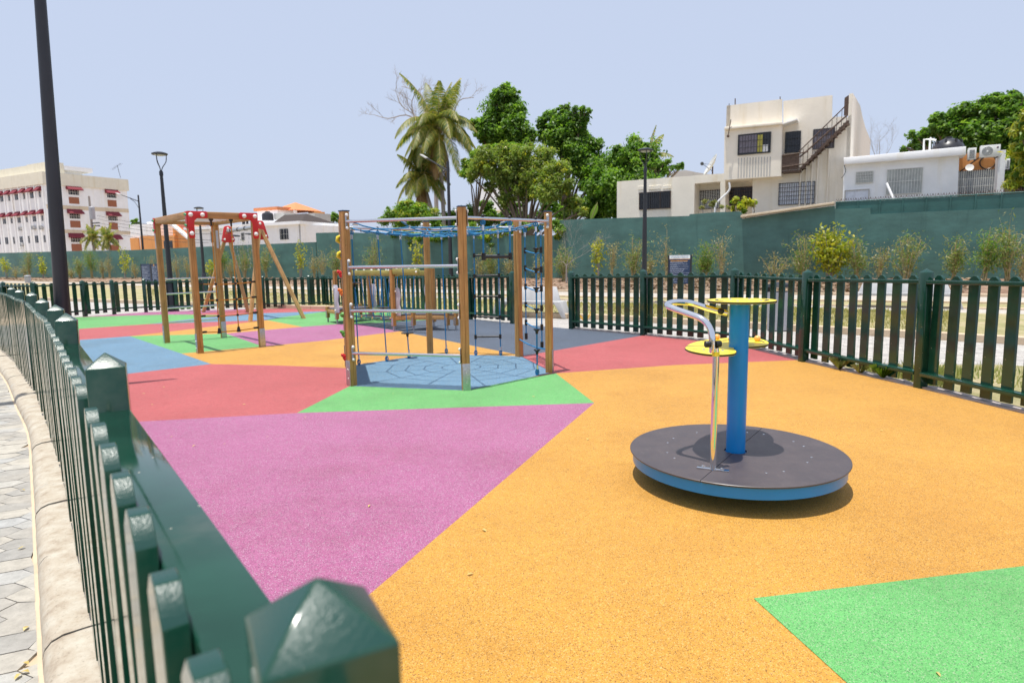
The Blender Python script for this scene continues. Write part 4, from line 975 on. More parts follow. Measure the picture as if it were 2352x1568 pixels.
for a_, b_ in ((la0, lb), (la1, lb2), (la0, la1), (le, pb_['lf']), (pb_['lf'], pb_['lg']), (pb_['lg'], re1), (le2, re1), (le, le2), (lb, lb2)):
    m_ = MB(); d = b_ - a_; m_.box((a_ + b_) / 2 + V(0, 0, .30), d.length, .045, .10, d); m_.build('deck_joist', 'timber_pale', br, bevel=.004)
for a_, b_, z in ((lb, le, 1.33), (lb2, le2, 1.31)):
    mid = (a_ + b_) / 2
    m_ = MB(); d = (b_ - a_); m_.box((a_ + b_) / 2 + V(0, 0, z) + BN * (.07 if a_ is lb else -.07), d.length + .3, .05, .13, d); o = m_.build('beam', 'timber_lime', br, bevel=.01)
    for k in range(7): capball(a_ + d * ((k + .7) / 7.4) + BN * (.07 if a_ is lb else -.07) + V(0, 0, z + .066), V(0, 0, 1), .022, o)
m_ = MB(); m_.box(le + BD * .55 + V(0, 0, 1.37), 1.0, .05, .13, BD); o = m_.build('beam', 'timber_lime', br, bevel=.01)
for k in range(4): capball(le + BD * (.2 + k * .24) + V(0, 0, 1.436), V(0, 0, 1), .022, o)
capball(le + BD * 1.0 - BN * .026 + V(0, 0, 1.37), -BN, .024, o)
# hanging walkway
for k in range(6):
    f = .16 + k * .136; c = lb + (le - lb) * f + BN * (wid / 2) + V(0, 0, .22 - .02 * math.sin(PI * f))
    m_ = MB(); m_.box(c, .20, .62, .022, BD); m_.build('walkway_plank', 'brown_deck_laminate', br, bevel=.004)
    for s in (-1, 1):
        t_ = c + BN * (s * .42) + V(0, 0, 1.07); b_ = c + BN * (s * .31)
        m_ = MB(); m_.tube([t_, b_], .010, 8); m_.build('strap', 'blue_rope', br)
for s in (-.33, .33):
    m_ = MB(); q0 = lb + BN * (wid / 2 + s) + V(0, 0, .30); q1_ = le + BN * (wid / 2 + s) + V(0, 0, .30)
    m_.tube([q0 * (1 - t) + q1_ * t + V(0, 0, -.3 * (t - t * t)) for t in np.linspace(0, 1, 13)], .008, 8); o = m_.build('guide_rope', 'green_bolt', br)
    m_ = MB()
    for t in (.2, .36, .55, .7, .85): m_.ball(q0 * (1 - t) + q1_ * t + V(0, 0, -.3 * (t - t * t)), .02, 10)
    m_.build('knot_ball', 'amber_ball', o)
m_ = MB()
for t in np.linspace(.12, .9, 12):
    q0 = lb * (1 - t) + le * t + BN * .15 + V(0, 0, .19 - .02 * math.sin(PI * t)); m_.tube([q0, q0 + BN * .7], .005, 6)
for s in (.16, .5, .84):
    m_.tube([lb * (1 - t) + le * t + BN * s + V(0, 0, .19 - .02 * math.sin(PI * t)) for t in np.linspace(.12, .9, 8)], .005, 6)
m_.build('walkway_mesh', 'iron_bars', br)
def wavy(P, d, n_, w_, z0, z1, s=1):
    pts = []; N = 14
    for k in range(N + 1):
        t = k / N; pts.append((w_ * (.88 + .09 * math.sin(t * 11)), z0 + (z1 - z0) * t))
    pts[-1] = (w_ * .7, z1)
    poly_ = [(0, z0)] + pts + [(0, z1)]
    m_ = MB(); m_.prism([P + d * x * s + V(0, 0, z) for x, z in poly_], n_ * .014); o = m_.build('side_panel', 'lilac_panel', br, bevel=.003)
    for z in (z0 + .06, z1 - .08): capball(P + d * .05 * s + V(0, 0, z), -n_, .022, o)
m0 = BN * -.06
wavy(lb + m0, BD, BN, .26, .30, 1.02); wavy(lb2 - m0, BD, -BN, .26, .36, 1.0); wavy(le + BN * .05, BD, BN, .24, .36, 1.0); pq = atY(988, 700, 15.7); pq = V(pq.x, pq.y, 0); wavy(pq, BD, BN, .24, .36, 1.08, -1); post2(pq + BD * .04 + BN * .07, 1.42)
# ------------------------------------------------------------------ street lamps
def park_lamp(loc, label, H=5.37, group='park lamp posts with ring shaped heads', lean=0, wbase=.115):
    o = thing('lamp_post', label, 'lamp post', loc, group); p = Vector(loc)
    m_ = MB(); m_.lathe([(0, 0), (.20, 0), (.20, .02), (wbase, .025), (wbase, 1.02), (wbase - .02, 1.06), (.088, 1.08), (0, 1.08)], p, 28); m_.build('base', 'charcoal_paint', o)
    m_ = MB(); m_.tube([p + V(0, 0, 1.05), p + V(0, 0, 2.6), p + V(0, 0, H - .75)], [.086, .072, .048], 28); m_.build('pole', 'charcoal_paint', o)
    m_ = MB(); m_.lathe([(0, H - .78), (.062, H - .78), (.062, H - .66), (.05, H - .64), (.03, H - .60), (0, H - .60)], p, 20); m_.build('collar', 'charcoal_paint', o)
    for k in range(3):
        t = k * 2 * PI / 3 + .5; c, s = math.cos(t), math.sin(t); m_ = MB()
        m_.tube(bez([p + V(.02 * c, .02 * s, H - .62), p + V(.06 * c, .06 * s, H - .50), p + V(.17 * c, .17 * s, H - .32), p + V(.20 * c, .20 * s, H - .08)], 5), .014, 8); m_.build('arm', 'charcoal_paint', o)
    m_ = MB(); m_.lathe([(0, H - .10), (.235, H - .10), (.25, H - .085), (.25, H - .06), (.19, H - .03), (.10, H - .005), (0, H)], p, 32); m_.build('head', 'charcoal_paint', o)
    m_ = MB(); m_.lathe([(0, H - .125), (.15, H - .125), (.16, H - .102), (0, H - .102)], p, 24); m_.build('lamp_glass', 'dusty_glass', o)
    return o
bp = V(-5.96, 8.50, 0); H = 7.4; o = thing('lamp_post', 'tall dark lamp post nearest the camera, rising past the top edge of the picture', 'lamp post', bp)
m_ = MB(); m_.lathe([(0, 0), (.22, 0), (.22, .02), (.135, .025), (.135, .5), (.12, .53), (0, .53)], bp, 28); m_.build('base', 'charcoal_paint', o)
m_ = MB(); m_.tube([bp + V(0, 0, .5), bp + V(.05, 0, 1.6), bp + V(.17, 0, 5.2), bp + V(.24, 0, H)], [.094, .086, .062, .044], 32); m_.build('pole', 'charcoal_paint', o)
ad = V(-.8, -.6, 0); m_ = MB(); m_.tube(bez([bp + V(.24, 0, H - .3), bp + V(.2, 0, H - .25) + ad * .5, bp + ad * 1.5 + V(0, 0, H)], 5), .035, 10); m_.build('arm', 'charcoal_paint', o)
m_ = MB(); m_.box(bp + ad * 1.8 + V(0, 0, H + .03), .6, .26, .08, ad); m_.build('head', 'charcoal_paint', o, bevel=.02)
p = un(397, 714.5); park_lamp((p.x, p.y, 0), 'dark lamp post with ring head just behind the monkey bars at the far fence', 5.35, wbase=.15)
d = ray(1480, 600); t = 22.5 / math.hypot(d.x, d.y); bp = CAM + d * t
park_lamp((bp.x, bp.y, 0), 'dark lamp post standing right of the climbing frame in front of the green wall', hg(1483, 340, bp))
d = ray(466, 600); t = 39 / math.hypot(d.x, d.y); bp = CAM + d * t
park_lamp((bp.x, bp.y, 0), 'farthest small lamp post showing between the monkey bar timbers', hg(459, 475, bp))
# ------------------------------------------------------------------ bench, bins, signs, chain
def bench(P, d, label, L=1.75):
    n = V(-d.y, d.x, 0); n = n if n.y > 0 else -n
    o = thing('bench', label, 'bench', P, 'angular concrete benches')
    m_ = MB(); m_.prism([P - d * (L / 2) + n * x + V(0, 0, z) for x, z in ((-.25, .36), (-.25, .45), (.22, .43), (.22, .34))], d * L); m_.build('seat', 'bench_concrete', o, bevel=.012)
    m_ = MB(); a_ = P - d * (L / 2 - .18); vs = []
    pr_b = [(-.02, .43), (.16, .80), (.22, .80), (.10, .40)]
    l1, l2 = -L / 2 + .12, L / 2 - .12; k1, k2 = -L / 2 + .28, L / 2 - .28
    vs = [P + d * l1 + n * .12 + V(0, 0, .43), P + d * l2 + n * .12 + V(0, 0, .43), P + d * k2 + n * .24 + V(0, 0, .82), P + d * k1 + n * .24 + V(0, 0, .82)]
    vs += [v + n * .07 for v in vs]; m_.add(vs, [(0, 1, 2, 3), (7, 6, 5, 4), (0, 4, 5, 1), (1, 5, 6, 2), (2, 6, 7, 3), (3, 7, 4, 0)]); m_.build('backrest', 'bench_concrete', o, bevel=.012)
    for s in (-1, 1):
        e_ = P + d * (s * L / 2); m_ = MB(); vs = []
        for x in (-.28, .26): vs += [e_ - d * s * .20 + n * x + V(0, 0, .44), e_ + n * x + V(0, 0, .44), e_ + d * s * .14 + n * x, e_ + d * s * .04 + n * x]
        m_.add(vs, [(0, 1, 2, 3), (7, 6, 5, 4), (0, 4, 5, 1), (1, 5, 6, 2), (2, 6, 7, 3), (3, 7, 4, 0)]); m_.build('leg', 'bench_concrete', o, bevel=.008)
P1 = un(1296, 731); P0 = un(1150, 728); d = (P1 - P0); d = V(d.x, d.y, 0).normalized(); bench(V(P1.x, P1.y, 0) - d * .95 + V(.0, .3, 0), d, 'angular concrete bench seen through the fence opening beside the climbing frame', 1.9)
P1 = un(2187, 709); d = -RT; bench(V(P1.x, P1.y, 0) + d * 1.2, RT, 'pale concrete bench behind the right hand fence, half hidden by its pickets', 2.6)
def bin_(P, label, H=.95, r=.2, lid='black_plastic'):
    o = thing('litter_bin', label, 'litter bin', P, None); P = Vector(P)
    m_ = MB(); m_.lathe([(0, 0), (r * .85, 0), (r, H * .80), (0, H * .80)], P, 20); m_.build('bin_body', 'bin_grey', o)
    m_ = MB(); m_.lathe([(0, H * .90), (r * 1.04, H * .90), (r * .9, H * .96), (r * .4, H), (0, H)], P, 20)
    for k in range(4): t = k * PI / 2; m_.box(P + V(math.cos(t) * r * .9, math.sin(t) * r * .9, H * .85), .05, .02, H * .12)
    m_.build('bin_lid', lid, o)
p = un(1787, 757); bin_((p.x, p.y, 0), 'grey litter bin with dark lid behind the right hand fence', hg(1787, 648, p), .26)
p = un(65, 652); bin_((p.x, p.y, 0), 'small grey litter bin by the far left path', hg(65, 632, p), .26, 'bin_grey')
def textmesh(s, size, mat, parent, origin, xdir, ydir, name='lettering', align='LEFT'):
    cu = bpy.data.curves.new('t', 'FONT'); cu.body = s; cu.size = size; cu.align_x = align; cu.extrude = .0
    ob = bpy.data.objects.new('t', cu); COL.objects.link(ob); dg = bpy.context.evaluated_depsgraph_get(); dg.update()
    me = bpy.data.meshes.new_from_object(ob.evaluated_get(dg)); bpy.data.objects.remove(ob)
    off = worldloc(parent); z_ = xdir.cross(ydir)
    for v in me.vertices: v.co = Vector(origin) + xdir * v.co.x + ydir * v.co.y - off
    me.materials.clear(); me.materials.append(M[mat]); me.name = name
    o = bpy.data.objects.new(name, me); COL.objects.link(o); o.parent = parent; return o
def sign(P, zt, w_, zb, label, header, side=True):
    o = thing('sign_board', label, 'sign', P, None); P = Vector(P); xd = RT if side else V(1, 0, 0); nn = V(xd.y, -xd.x, 0)
    for s in (-1, 1): m_ = MB(); m_.box(P + xd * (s * (w_ / 2 + .02)) + V(0, 0, zt / 2), .07, .06, zt, xd); m_.build('post', 'charcoal_paint', o)
    m_ = MB(); m_.box(P + V(0, 0, (zt + zb) / 2), w_, .03, zt - zb, xd); m_.build('panel', 'sign_navy', o)
    H = zt - zb
    if header:
        m_ = MB(); m_.box(P + nn * .018 + V(0, 0, zt - H * .062), w_ * .98, .012, H * .125, xd); hd = m_.build('header_plate', 'sign_white', o)
        m_ = MB(); m_.box(P + nn * .018 + V(0, 0, zt - H * .135), w_ * .98, .010, H * .014, xd); m_.build('orange_stripe', 'sign_orange', o)
        f = P + nn * .026; ts = H * .047
        textmesh('CAMINANTES, CORREDORES', ts, 'sign_header_text', hd, f + V(0, 0, zt - H * .055), xd, UP, align='CENTER'); textmesh('PATINADORES Y MASCOTAS', ts, 'sign_header_text', hd, f + V(0, 0, zt - H * .108), xd, UP, align='CENTER')
        m_ = MB(); m_.box(P + nn * .0165 - xd * (w_ * .03) + V(0, 0, zt - H * .20), w_ * .8, .004, H * .022, xd); m_.build('orange_line', 'sign_orange', o)
    m_ = MB(); rr = random.Random(5); z = zt - H * (.24 if header else .12)
    while z > zb + H * .08:
        for q in range(2):
            ww = w_ * rr.uniform(.55, .88) if q == 0 else w_ * rr.uniform(.2, .6); x = -w_ * .44; zz = z - q * H * .026
            while x < -w_ * .44 + ww: wl_ = rr.uniform(.03, .10) * w_; m_.box(P + nn * .0165 + xd * (x + wl_ / 2) + V(0, 0, zz), wl_, .003, H * .011, xd); x += wl_ + .012 * w_
        z -= H * .075
    m_.build('small_print', 'sign_text', o); return o
d = ray(1561, 620); t = 28.5 / d.dot(NB); p = CAM + d * t; wd_ = (onN(1586, 600, 28.5) - onN(1537, 600, 28.5)).length
sign((p.x, p.y, 0), hg(1561, 586, p), wd_, hg(1561, 652, p), 'dark blue park rules board with a white header in front of the green wall', True)
d = ray(346, 620); t = 30 / d.dot(NB); p = CAM + d * t
for k, (x0, x1) in enumerate(((326, 347), (349, 366))):
    c = onN((x0 + x1) / 2, 630, 30 - .01 * k); ww = (onN(x1, 630, 30) - onN(x0, 630, 30)).length
    sign((c.x, c.y, 0), hg((x0 + x1) / 2, 606, c), ww, hg((x0 + x1) / 2, 654, c), ['left panel of the pair of dark blue boards behind the far fence', 'right panel of the pair of dark blue boards, with an orange mark at its top'][k], False)
    if k == 1:
        o = [x for x in bpy.data.objects if x.name.startswith('sign_board')][-1]; m_ = MB(); m_.box(V(c.x, c.y, hg(354, 609, c)) - RT * .12 + V(RT.y, -RT.x, 0) * .018, .12, .01, .12, RT); m_.build('orange_mark', 'sign_orange', o)
ch = [un(1366, 735), un(1346, 735), un(1320, 735)]
c0 = atY(1366, 686, 17.2); c1 = atY(1344, 735, 16.7); c2 = atY(1321, 710, 16.3)
mb = MB(); pts = bez([c0, c0 * .5 + c1 * .5 + V(.05, 0, -.05), c1, c1 * .5 + c2 * .5 + V(0, 0, -.03), c2], 9)
for i in range(len(pts) - 1):
    a_, b_ = pts[i], pts[i + 1]; dd = (b_ - a_).normalized(); sd = dd.cross(V(0, 1, 0) if i % 2 else UP).normalized() * .018
    mb.tube([a_ - dd * .01 + sd, b_ + dd * .01 + sd, b_ + dd * .01 - sd, a_ - dd * .01 - sd], .006, 6, True)
tag(mb.build('chain', 'chain_yellow', at=c1), 'yellow chain hanging in a loop behind the first panel of the right fence', 'chain')
# dead leaves on the surfacing
LFP = [(517, 1020), (848, 1163), (1112, 1219), (2155, 1550), (365, 795), (393, 803), (449, 821), (464, 825), (511, 826), (401, 847), (479, 900), (376, 890), (395, 1004), (446, 1025), (600, 905), (560, 930), (700, 960), (615, 1004), (735, 858), (1350, 1010), (1225, 912), (903, 905), (1620, 870), (2025, 990), (330, 905), (350, 930), (310, 866), (1080, 1320)]
for k, (x, y) in enumerate(LFP):
    p = un(x, y); s = (.012 + .009 * rk.random()); t = rk.random() * 6.28; mb = MB(); c, s2 = math.cos(t), math.sin(t)
    P = [V(p.x + (u * c - v * s2) * s, p.y + (u * s2 + v * c) * s, .004 + w_ * s) for u, v, w_ in ((-1, 0, .1), (-.3, .4, .5), (.5, .35, .35), (1.1, 0, .05), (.5, -.35, .3), (-.3, -.4, .4))]
    mb.sheet(P); tag(mb.build('fallen_leaf', 'fallen_leaf', smooth=0, at=V(p.x, p.y, 0)), 'small dry leaf lying on the %s rubber surfacing' % {0: 'magenta', 1: 'orange', 2: 'blue', 3: 'red', 4: 'green'}[int('0114222222330033030100113332' [k])], 'leaf', 'dry leaves scattered on the play surface')
for (x, y) in [(52, 1127), (50, 1260), (60, 1445), (42, 1555), (58, 1545), (60, 1525)]:
    p = un(x, y, -.092); s = .02; mb = MB(); t = rk.random() * 6
    P = [V(p.x + (u * math.cos(t) - v * math.sin(t)) * s, p.y + (u * math.sin(t) + v * math.cos(t)) * s, -.088 + w_ * s) for u, v, w_ in ((-1, 0, .1), (-.3, .5, .6), (.6, .4, .4), (1.1, 0, .05), (.5, -.4, .3), (-.3, -.5, .5))]
    mb.sheet(P); tag(mb.build('fallen_leaf', 'fallen_leaf', smooth=0, at=V(p.x, p.y, -.09)), 'small yellow leaf lying on the hexagonal pavers beside the kerb', 'leaf', 'yellow leaves on the sidewalk')
# ------------------------------------------------------------------ long green wall
def wallpts(pts, n): return [onN(x, y, n) for x, y in pts]
NW = NB.dot(W0)
def wallseg(name, top, label, thick=.25, mat='teal_wall_paint', zb=.0, n=None):
    n = n or NW; P = wallpts(top, n); root = thing(name, label, 'wall', V(P[0].x, P[0].y, 0))
    poly_ = [V(P[0].x, P[0].y, zb)] + P + [V(P[-1].x, P[-1].y, zb)]
    m_ = MB(); m_.prism(poly_, NB * thick); m_.build('masonry', mat, root, smooth=0); return root
wallseg('boundary_wall', [(-420, 588), (0, 581), (60, 579.5), (150, 577), (240, 575.6), (300, 574.5), (400, 570), (490, 565.5), (600, 561), (725, 556)], 'long low stretch of green painted wall at the left behind the swing')
wallseg('boundary_wall', [(725.4, 535), (760, 534), (800, 533.5), (860, 536), (950, 539), (1060, 541), (1284.6, 541)], 'middle stretch of green wall behind the climbing frame, hung with vines')
wr = wallseg('boundary_wall', [(1285, 506), (1320, 504), (1400, 501.5), (1500, 498.5), (1583, 496), (1584, 492), (1640, 488), (1697, 485.5), (1702, 488), (1702.5, 503)] + [(1720, 500), (1800, 488), (1917, 472.5), (1918, 480), (1999.3, 477.5), (1999.6, 492), (2100, 487.5), (2200, 483), (2352, 477), (2700, 462)], 'tall right hand stretch of green wall below the cream house, topped by a sheet metal fence')
P = wallpts([(1704, 500.5), (1917, 470.0)], NW); m_ = MB(); d = P[1] - P[0]
m_.corner(P[0] - NB * .42, d, NB * .70, V(0, 0, .12)); m_.build('coping_slab', 'tan_band', wr, bevel=.01)
P = wallpts([(1921, 481), (1921, 466), (2352, 443.5), (2700, 424), (2700, 480), (1921, 500)], NW + .12)
mp = thing('sheet_metal_fence', 'green sheet metal fence with a row of barbed spikes on top of the right wall', 'fence', V(P[0].x, P[0].y, P[0].z))
m_ = MB(); m_.prism(P, NB * .03); m_.build('sheet', 'teal_metal_paint', mp, smooth=0)
a, b = P[1], P[3]
for k in range(14):
    p = a + (b - a) * (k / 13); m_ = MB(); m_.box(p + NB * -.03 + V(0, 0, -.45), .06, .05, 1.0, RT); m_.build('post', 'teal_metal_paint', mp)
mb = MB()
m_ = MB(); m_.tube([a + V(0, 0, .03), b + V(0, 0, .03)], .03, 6); m_.build('top_rail', 'teal_metal_paint', mp)
for k in range(58):
    p = a + (b - a) * ((k + .5) / 58); m_ = MB()
    for dx in (-.13, 0, .13): m_.tube([p, p + RT * dx + V(0, 0, .19)], .011, 4)
    m_.build('spike', 'rusty_iron', mp)
# ------------------------------------------------------------------ facade helpers
class Fac:      # a facade in the plane NB.P = n, addressed by surveyed picture points
    def __init__(s, n): s.n = n
    def p(s, q): return onN(q[0], q[1], s.n)
    def rect(s, mb, a, b, out=.0, thick=.05):    # rectangle a (top left) to b (bottom right); front face `out` metres towards the camera
        A = s.p(a); B = s.p(b); w_ = (B - A).dot(RT); hh = A.z - B.z
        mb.corner(A + V(0, 0, -hh) + NC * out, RT * w_, NB * thick, V(0, 0, hh)); return A, w_, hh
    def quad(s, mb, pts, out=.0, thick=.05): mb.prism([s.p(q) + NC * out for q in pts], NB * thick)
def window(fac, root, a, b, pane='window_dark', bars=None, nb=8, hb=1, frame='iron_bars', fr=.05, out=.02, name='window', divs=0):
    A = fac.p(a); B = fac.p(b); w_ = (B - A).dot(RT); hh = A.z - B.z; A = V(A.x, A.y, A.z)
    m_ = MB(); m_.corner(A + V(0, 0, -hh) + NC * (out - .0), RT * w_, NC * .012, V(0, 0, hh)); o = m_.build(name, pane, root, smooth=0)
    m_ = MB(); f0 = out
    for (x, z, ww, h2) in ((-fr, -hh - fr, fr, hh + 2 * fr), (w_, -hh - fr, fr, hh + 2 * fr), (0, -hh - fr, w_, fr), (0, 0, w_, fr)): m_.corner(A + RT * x + V(0, 0, z) + NC * f0, RT * ww, NC * .06, V(0, 0, h2))
    for k in range(divs): m_.corner(A + RT * (w_ * (k + 1) / (divs + 1)) + V(0, 0, -hh) + NC * f0, RT * fr, NC * .05, V(0, 0, hh))
    m_.build('frame', frame, o, smooth=0)
    if bars:
        m_ = MB()
        for k in range(nb): x = w_ * (k + .5) / nb; m_.box(A + RT * x + V(0, 0, -hh / 2) + NC * (out + .09), .022, .022, hh + .04, RT)
        for k in range(hb): z = -hh * (k + 1) / (hb + 1); m_.box(A + RT * (w_ / 2) + V(0, 0, z) + NC * (out + .085), w_, .018, .022, RT)
        m_.build('bars', bars, o, smooth=0)
    return o
# ------------------------------------------------------------------ cream house
F1 = Fac(42.0)
B0 = F1.p(q5(1170, 1300)); cream = thing('cream_house', 'two storey cream house with a rusty outside stair above the green wall', 'house', V(B0.x, B0.y, 0))
def block(fac, root, tops, name, mat, depth, zb=0.0, xs=None, out=0.0):
    P = [fac.p(q) + NC * out for q in tops]; poly_ = [V(P[0].x, P[0].y, zb)] + P + [V(P[-1].x, P[-1].y, zb)]
    m_ = MB(); m_.prism(poly_, NB * (depth + out)); return m_.build(name, mat, root, smooth=0)
# ground floor pieces, left to right: low wing, porch recess, tower ground floor, right wing
block(F1, cream, [q5(160, 1003), q5(892, 945)], 'low_wing', 'pale_cream_plaster', 7)
F1b = Fac(43.4)
block(F1b, cream, [q5(885, 948), q5(1190, 930)], 'porch_wall', 'pale_cream_plaster', 6)
m_ = MB(); F1.quad(m_, [q5(892, 1022), q5(892, 944), q5(1133, 929), q5(1133, 1002)], .0, 1.5); m_.build('porch_lintel', 'pale_cream_plaster', cream, smooth=0)
m_ = MB(); F1.quad(m_, [q5(1131, 1340), q5(1131, 930), q5(1178, 925), q5(1178, 1340)], -.01, 1.45); m_.build('porch_pier', 'pale_cream_plaster', cream, smooth=0)
F1t = Fac(41.2)                                     # bay projects
P = [F1t.p(q) for q in (q5(1165, 990), q5(1172, 492), q5(1712, 447), q5(1705, 950))]; P[0].z = P[3].z = (P[0].z + P[3].z) / 2
m_ = MB(); m_.prism(P, NB * 6); bay = m_.build('upper_bay', 'cream_plaster', cream, smooth=0)
m_ = MB(); Fac(41.0).quad(m_, [q5(1168, 515), q5(1172, 490), q5(1716, 440), q5(1716, 465)], .05, .5); m_.build('ledge', 'cream_plaster', cream, bevel=.02)
P = [Fac(41.45).p(q) for q in (q5(1186, 500), q5(1192, 290), q5(1712, 228), q5(1712, 450))]; m_ = MB(); m_.prism(P, NB * .22); m_.build('parapet', 'cream_plaster', cream, smooth=0)
m_ = MB(); m_.corner(P[1] - V(0, 0, 2.6), NB * 5, RT * .22, V(0, 0, 2.6)); m_.build('parapet', 'cream_plaster', cream, smooth=0)
block(F1b, cream, [q5(1178, 985), q5(1440, 965)], 'recess_wall', 'cream_plaster', 5)
# right wing, tall wall with the stair
P = [F1.p(q) for q in (q5(1437, 1340), q5(1437, 970), q5(1712, 950), q5(1712, 470), q5(1725, 470), q5(1725, 245), q5(2185, 190), q5(2180, 398), q5(2290, 392), q5(2320, 392), q5(2330, 400), q6(530, 275), q6(530, 1190))]
P[0].z = P[-1].z = 0
m_ = MB(); m_.prism(P[:6] + P[6:], NB * .4); m_.build('stair_wall', 'cream_plaster', cream, smooth=0)
bk = V(0, 0, 0); A = F1.p(q6(505, 64)); Bp = F1.p(q6(545, 60)); fr = F1.p(q6(505, 700))
# tall fin wall running back from the facade, its top stepping down
side = [V(Bp.x, Bp.y, 0), V(Bp.x, Bp.y, Bp.z)]
def onside(x, y):           # plane through Bp containing NB and up
    d = ray(x, y); return CAM + d * ((Bp - CAM).dot(RT) / d.dot(RT))
for q in ((582, 122), (620, 190), (640, 290), (675, 420), (727, 540)): side.append(onside(*q6(*q)))
side.append(V(side[-1].x, side[-1].y, 0)); m_ = MB(); m_.prism(side, -RT * ((Bp - A).dot(RT))); m_.build('fin_wall', 'cream_plaster', cream, smooth=0)
m_ = MB(); Fac(42.02).quad(m_, [q6(450, 290), q6(458, 108), q6(502, 78), q6(500, 285)], 0.0, .06); m_.build('roof_door', 'rusty_iron', cream)
# openings
window(F1, cream, q5(375, 1112), q5(662, 1250), 'window_dark', 'iron_bars', 16, 0, 'rusty_iron', .03, divs=2)
window(F1b, cream, q5(932, 1095), q5(1130, 1165), 'window_dark', 'white_bars', 9, 5, 'rusty_iron', .03, divs=1)
window(F1b, cream, q5(932, 1172), q5(1130, 1250), 'window_grey', 'white_bars', 10, 0, 'rusty_iron', .03)
window(F1b, cream, q5(1212, 1068), q5(1432, 1215), 'window_dark', 'rusty_iron', 14, 4, 'rusty_iron', .04)
wd = window(F1t, cream, q5(1306, 570), q5(1600, 727), 'window_dark', 'iron_bars', 11, 2, 'iron_bars', .03)
m_ = MB(); F1t.rect(m_, q5(1312, 578), q5(1478, 724), .05, .02); m_.build('curtain', 'curtain_grey', wd); m_ = MB(); F1t.rect(m_, q5(1486, 566), q5(1530, 722), .052, .02); m_.build('curtain', 'curtain_yellow', wd)
m_ = MB(); F1t.rect(m_, q5(1530, 660), q5(1580, 720), .053, .02); m_.build('curtain', 'white_plaster', wd)
window(F1, cream, q5(1750, 545), q5(1880, 722), 'window_dark', 'iron_bars', 6, 2, 'iron_bars', .03, name='balcony_door')
window(F1, cream, q5(2012, 520), q5(2198, 682), 'curtain_grey', 'iron_bars', 9, 2, 'iron_bars', .03)
window(F1, cream, q5(1690, 1026), q5(2010, 1205), 'louvre_white', 'iron_bars', 15, 4, 'iron_bars', .03)
for (a_, b_) in (((1300, 775), (1305, 975)),):
    for k in range(12):
        x = 1300 + k * 27; m_ = MB(); F1t.rect(m_, q5(x, 782 - k * 1.2), q5(x + 5, 968 - k * 1.5), .012, .011); m_.build('plaster_groove', 'grey_concrete', bay)
for k, (x0, x1) in enumerate(((360, 432), (460, 570), (592, 667))): m_ = MB(); F1.rect(m_, q5(x0, 1050 - k * 3), q5(x1, 1074 - k * 3), .05, .06); m_.build('vent_hood', 'pale_cream_plaster', cream)
# drain pipes
for x in (1890, 1945, 2000, 2055, 2158):
    yt = {1890: 880, 1945: 850, 2000: 800, 2055: 760, 2158: 700}[x]; a = F1.p(q5(x, yt)); b = F1.p(q5(x, 1240)); b = V(a.x, a.y, b.z); m_ = MB(); m_.tube([a + NC * .06, b + NC * .06], .05, 8); m_.build('drain_pipe', 'cream_plaster', cream)
a = Fac(41.1).p(q5(1215, 1010)); m_ = MB(); m_.tube(bez([a, a + V(0, 0, -.5), a - RT * .7 + V(0, 0, -1.2), a - RT * .8 + V(0, 0, -1.8), a - RT * .8 + V(0, 0, -3.4)], 4), .055, 10); m_.build('waste_pipe', 'white_plaster', cream)
# balcony and stair
F2 = Fac(41.1)
m_ = MB(); A = F2.p(q5(1712, 905)); B = F2.p(q5(1885, 890)); w_ = (B - A).dot(RT); m_.corner(A + V(0, 0, -.08), RT * w_, NB * .9, V(0, 0, .10)); m_.build('balcony_floor', 'rusty_iron', cream)
m_ = MB()
A = F2.p(q5(1714, 740)); B = F2.p(q5(1870, 895)); ww = (B - A).dot(RT); m_.corner(V(A.x, A.y, B.z + .05), RT * ww, NB * .03, V(0, 0, (A.z - B.z) - .1)); m_.build('balcony_panel', 'rusty_iron', cream)
m_ = MB()
for y in (742, 850): a = F2.p(q5(1712, y + 20)); b = F2.p(q5(1960, y - 18)); m_.tube([a + NC * .03, b + NC * .03], .035, 6)
m_.build('balcony_rail', 'rusty_iron', cream)
S_a, S_b = F2.p(q5(1885, 885)), F2.p(q5(2340, 430))
for dn in (0, .85):
    m_ = MB(); d = (S_b - S_a); m_.box((S_a + S_b) / 2 + NB * dn, d.length, .05, .12, d, az=d.cross(NB)); m_.build('stair_stringer', 'rusty_iron', cream)
for k in range(12):
    p = S_a + (S_b - S_a) * ((k + .4) / 12) + NB * .42; m_ = MB(); m_.box(p, .30, .9, .04, RT); m_.build('stair_tread', 'rusty_iron', cream)
R_a, R_b = F2.p(q5(1878, 775)), F2.p(q5(2330, 375)); m_ = MB(); m_.tube([R_a, R_b], .045, 6); m_.build('handrail', 'rusty_iron', cream)
R_a, R_b = F2.p(q5(1872, 722)), F2.p(q5(2340, 262)); m_ = MB(); m_.tube([R_a, R_b], .03, 6); m_.build('handrail', 'rusty_iron', cream)
for k in range(10):
    f = (k + .5) / 10; p = S_a + (S_b - S_a) * f; q = R_a + (R_b - R_a) * f; m_ = MB(); m_.tube([p, V(p.x, p.y, q.z)], .016, 5); m_.build('baluster', 'rusty_iron', cream)
m_ = MB(); a = F1.p(q5(1700, 500)) + NC * .9; b = F1.p(q5(1868, 447)) + NC * .9; m_.corner(a, b - a, NB * .9, V(0, 0, .07)); m_.build('door_canopy', 'white_plaster', cream)
for (x, y0, y1, r) in ((1215, 295, 270, .02), (1272, 280, 222, .03), (1695, 232, 205, .025)):
    a = Fac(41.6).p(q5(x, y0)); b = Fac(41.6).p(q5(x, y1)); m_ = MB(); m_.tube([a - V(0, 0, .1), b], r, 6); m_.build('roof_rod', 'rusty_iron', cream)
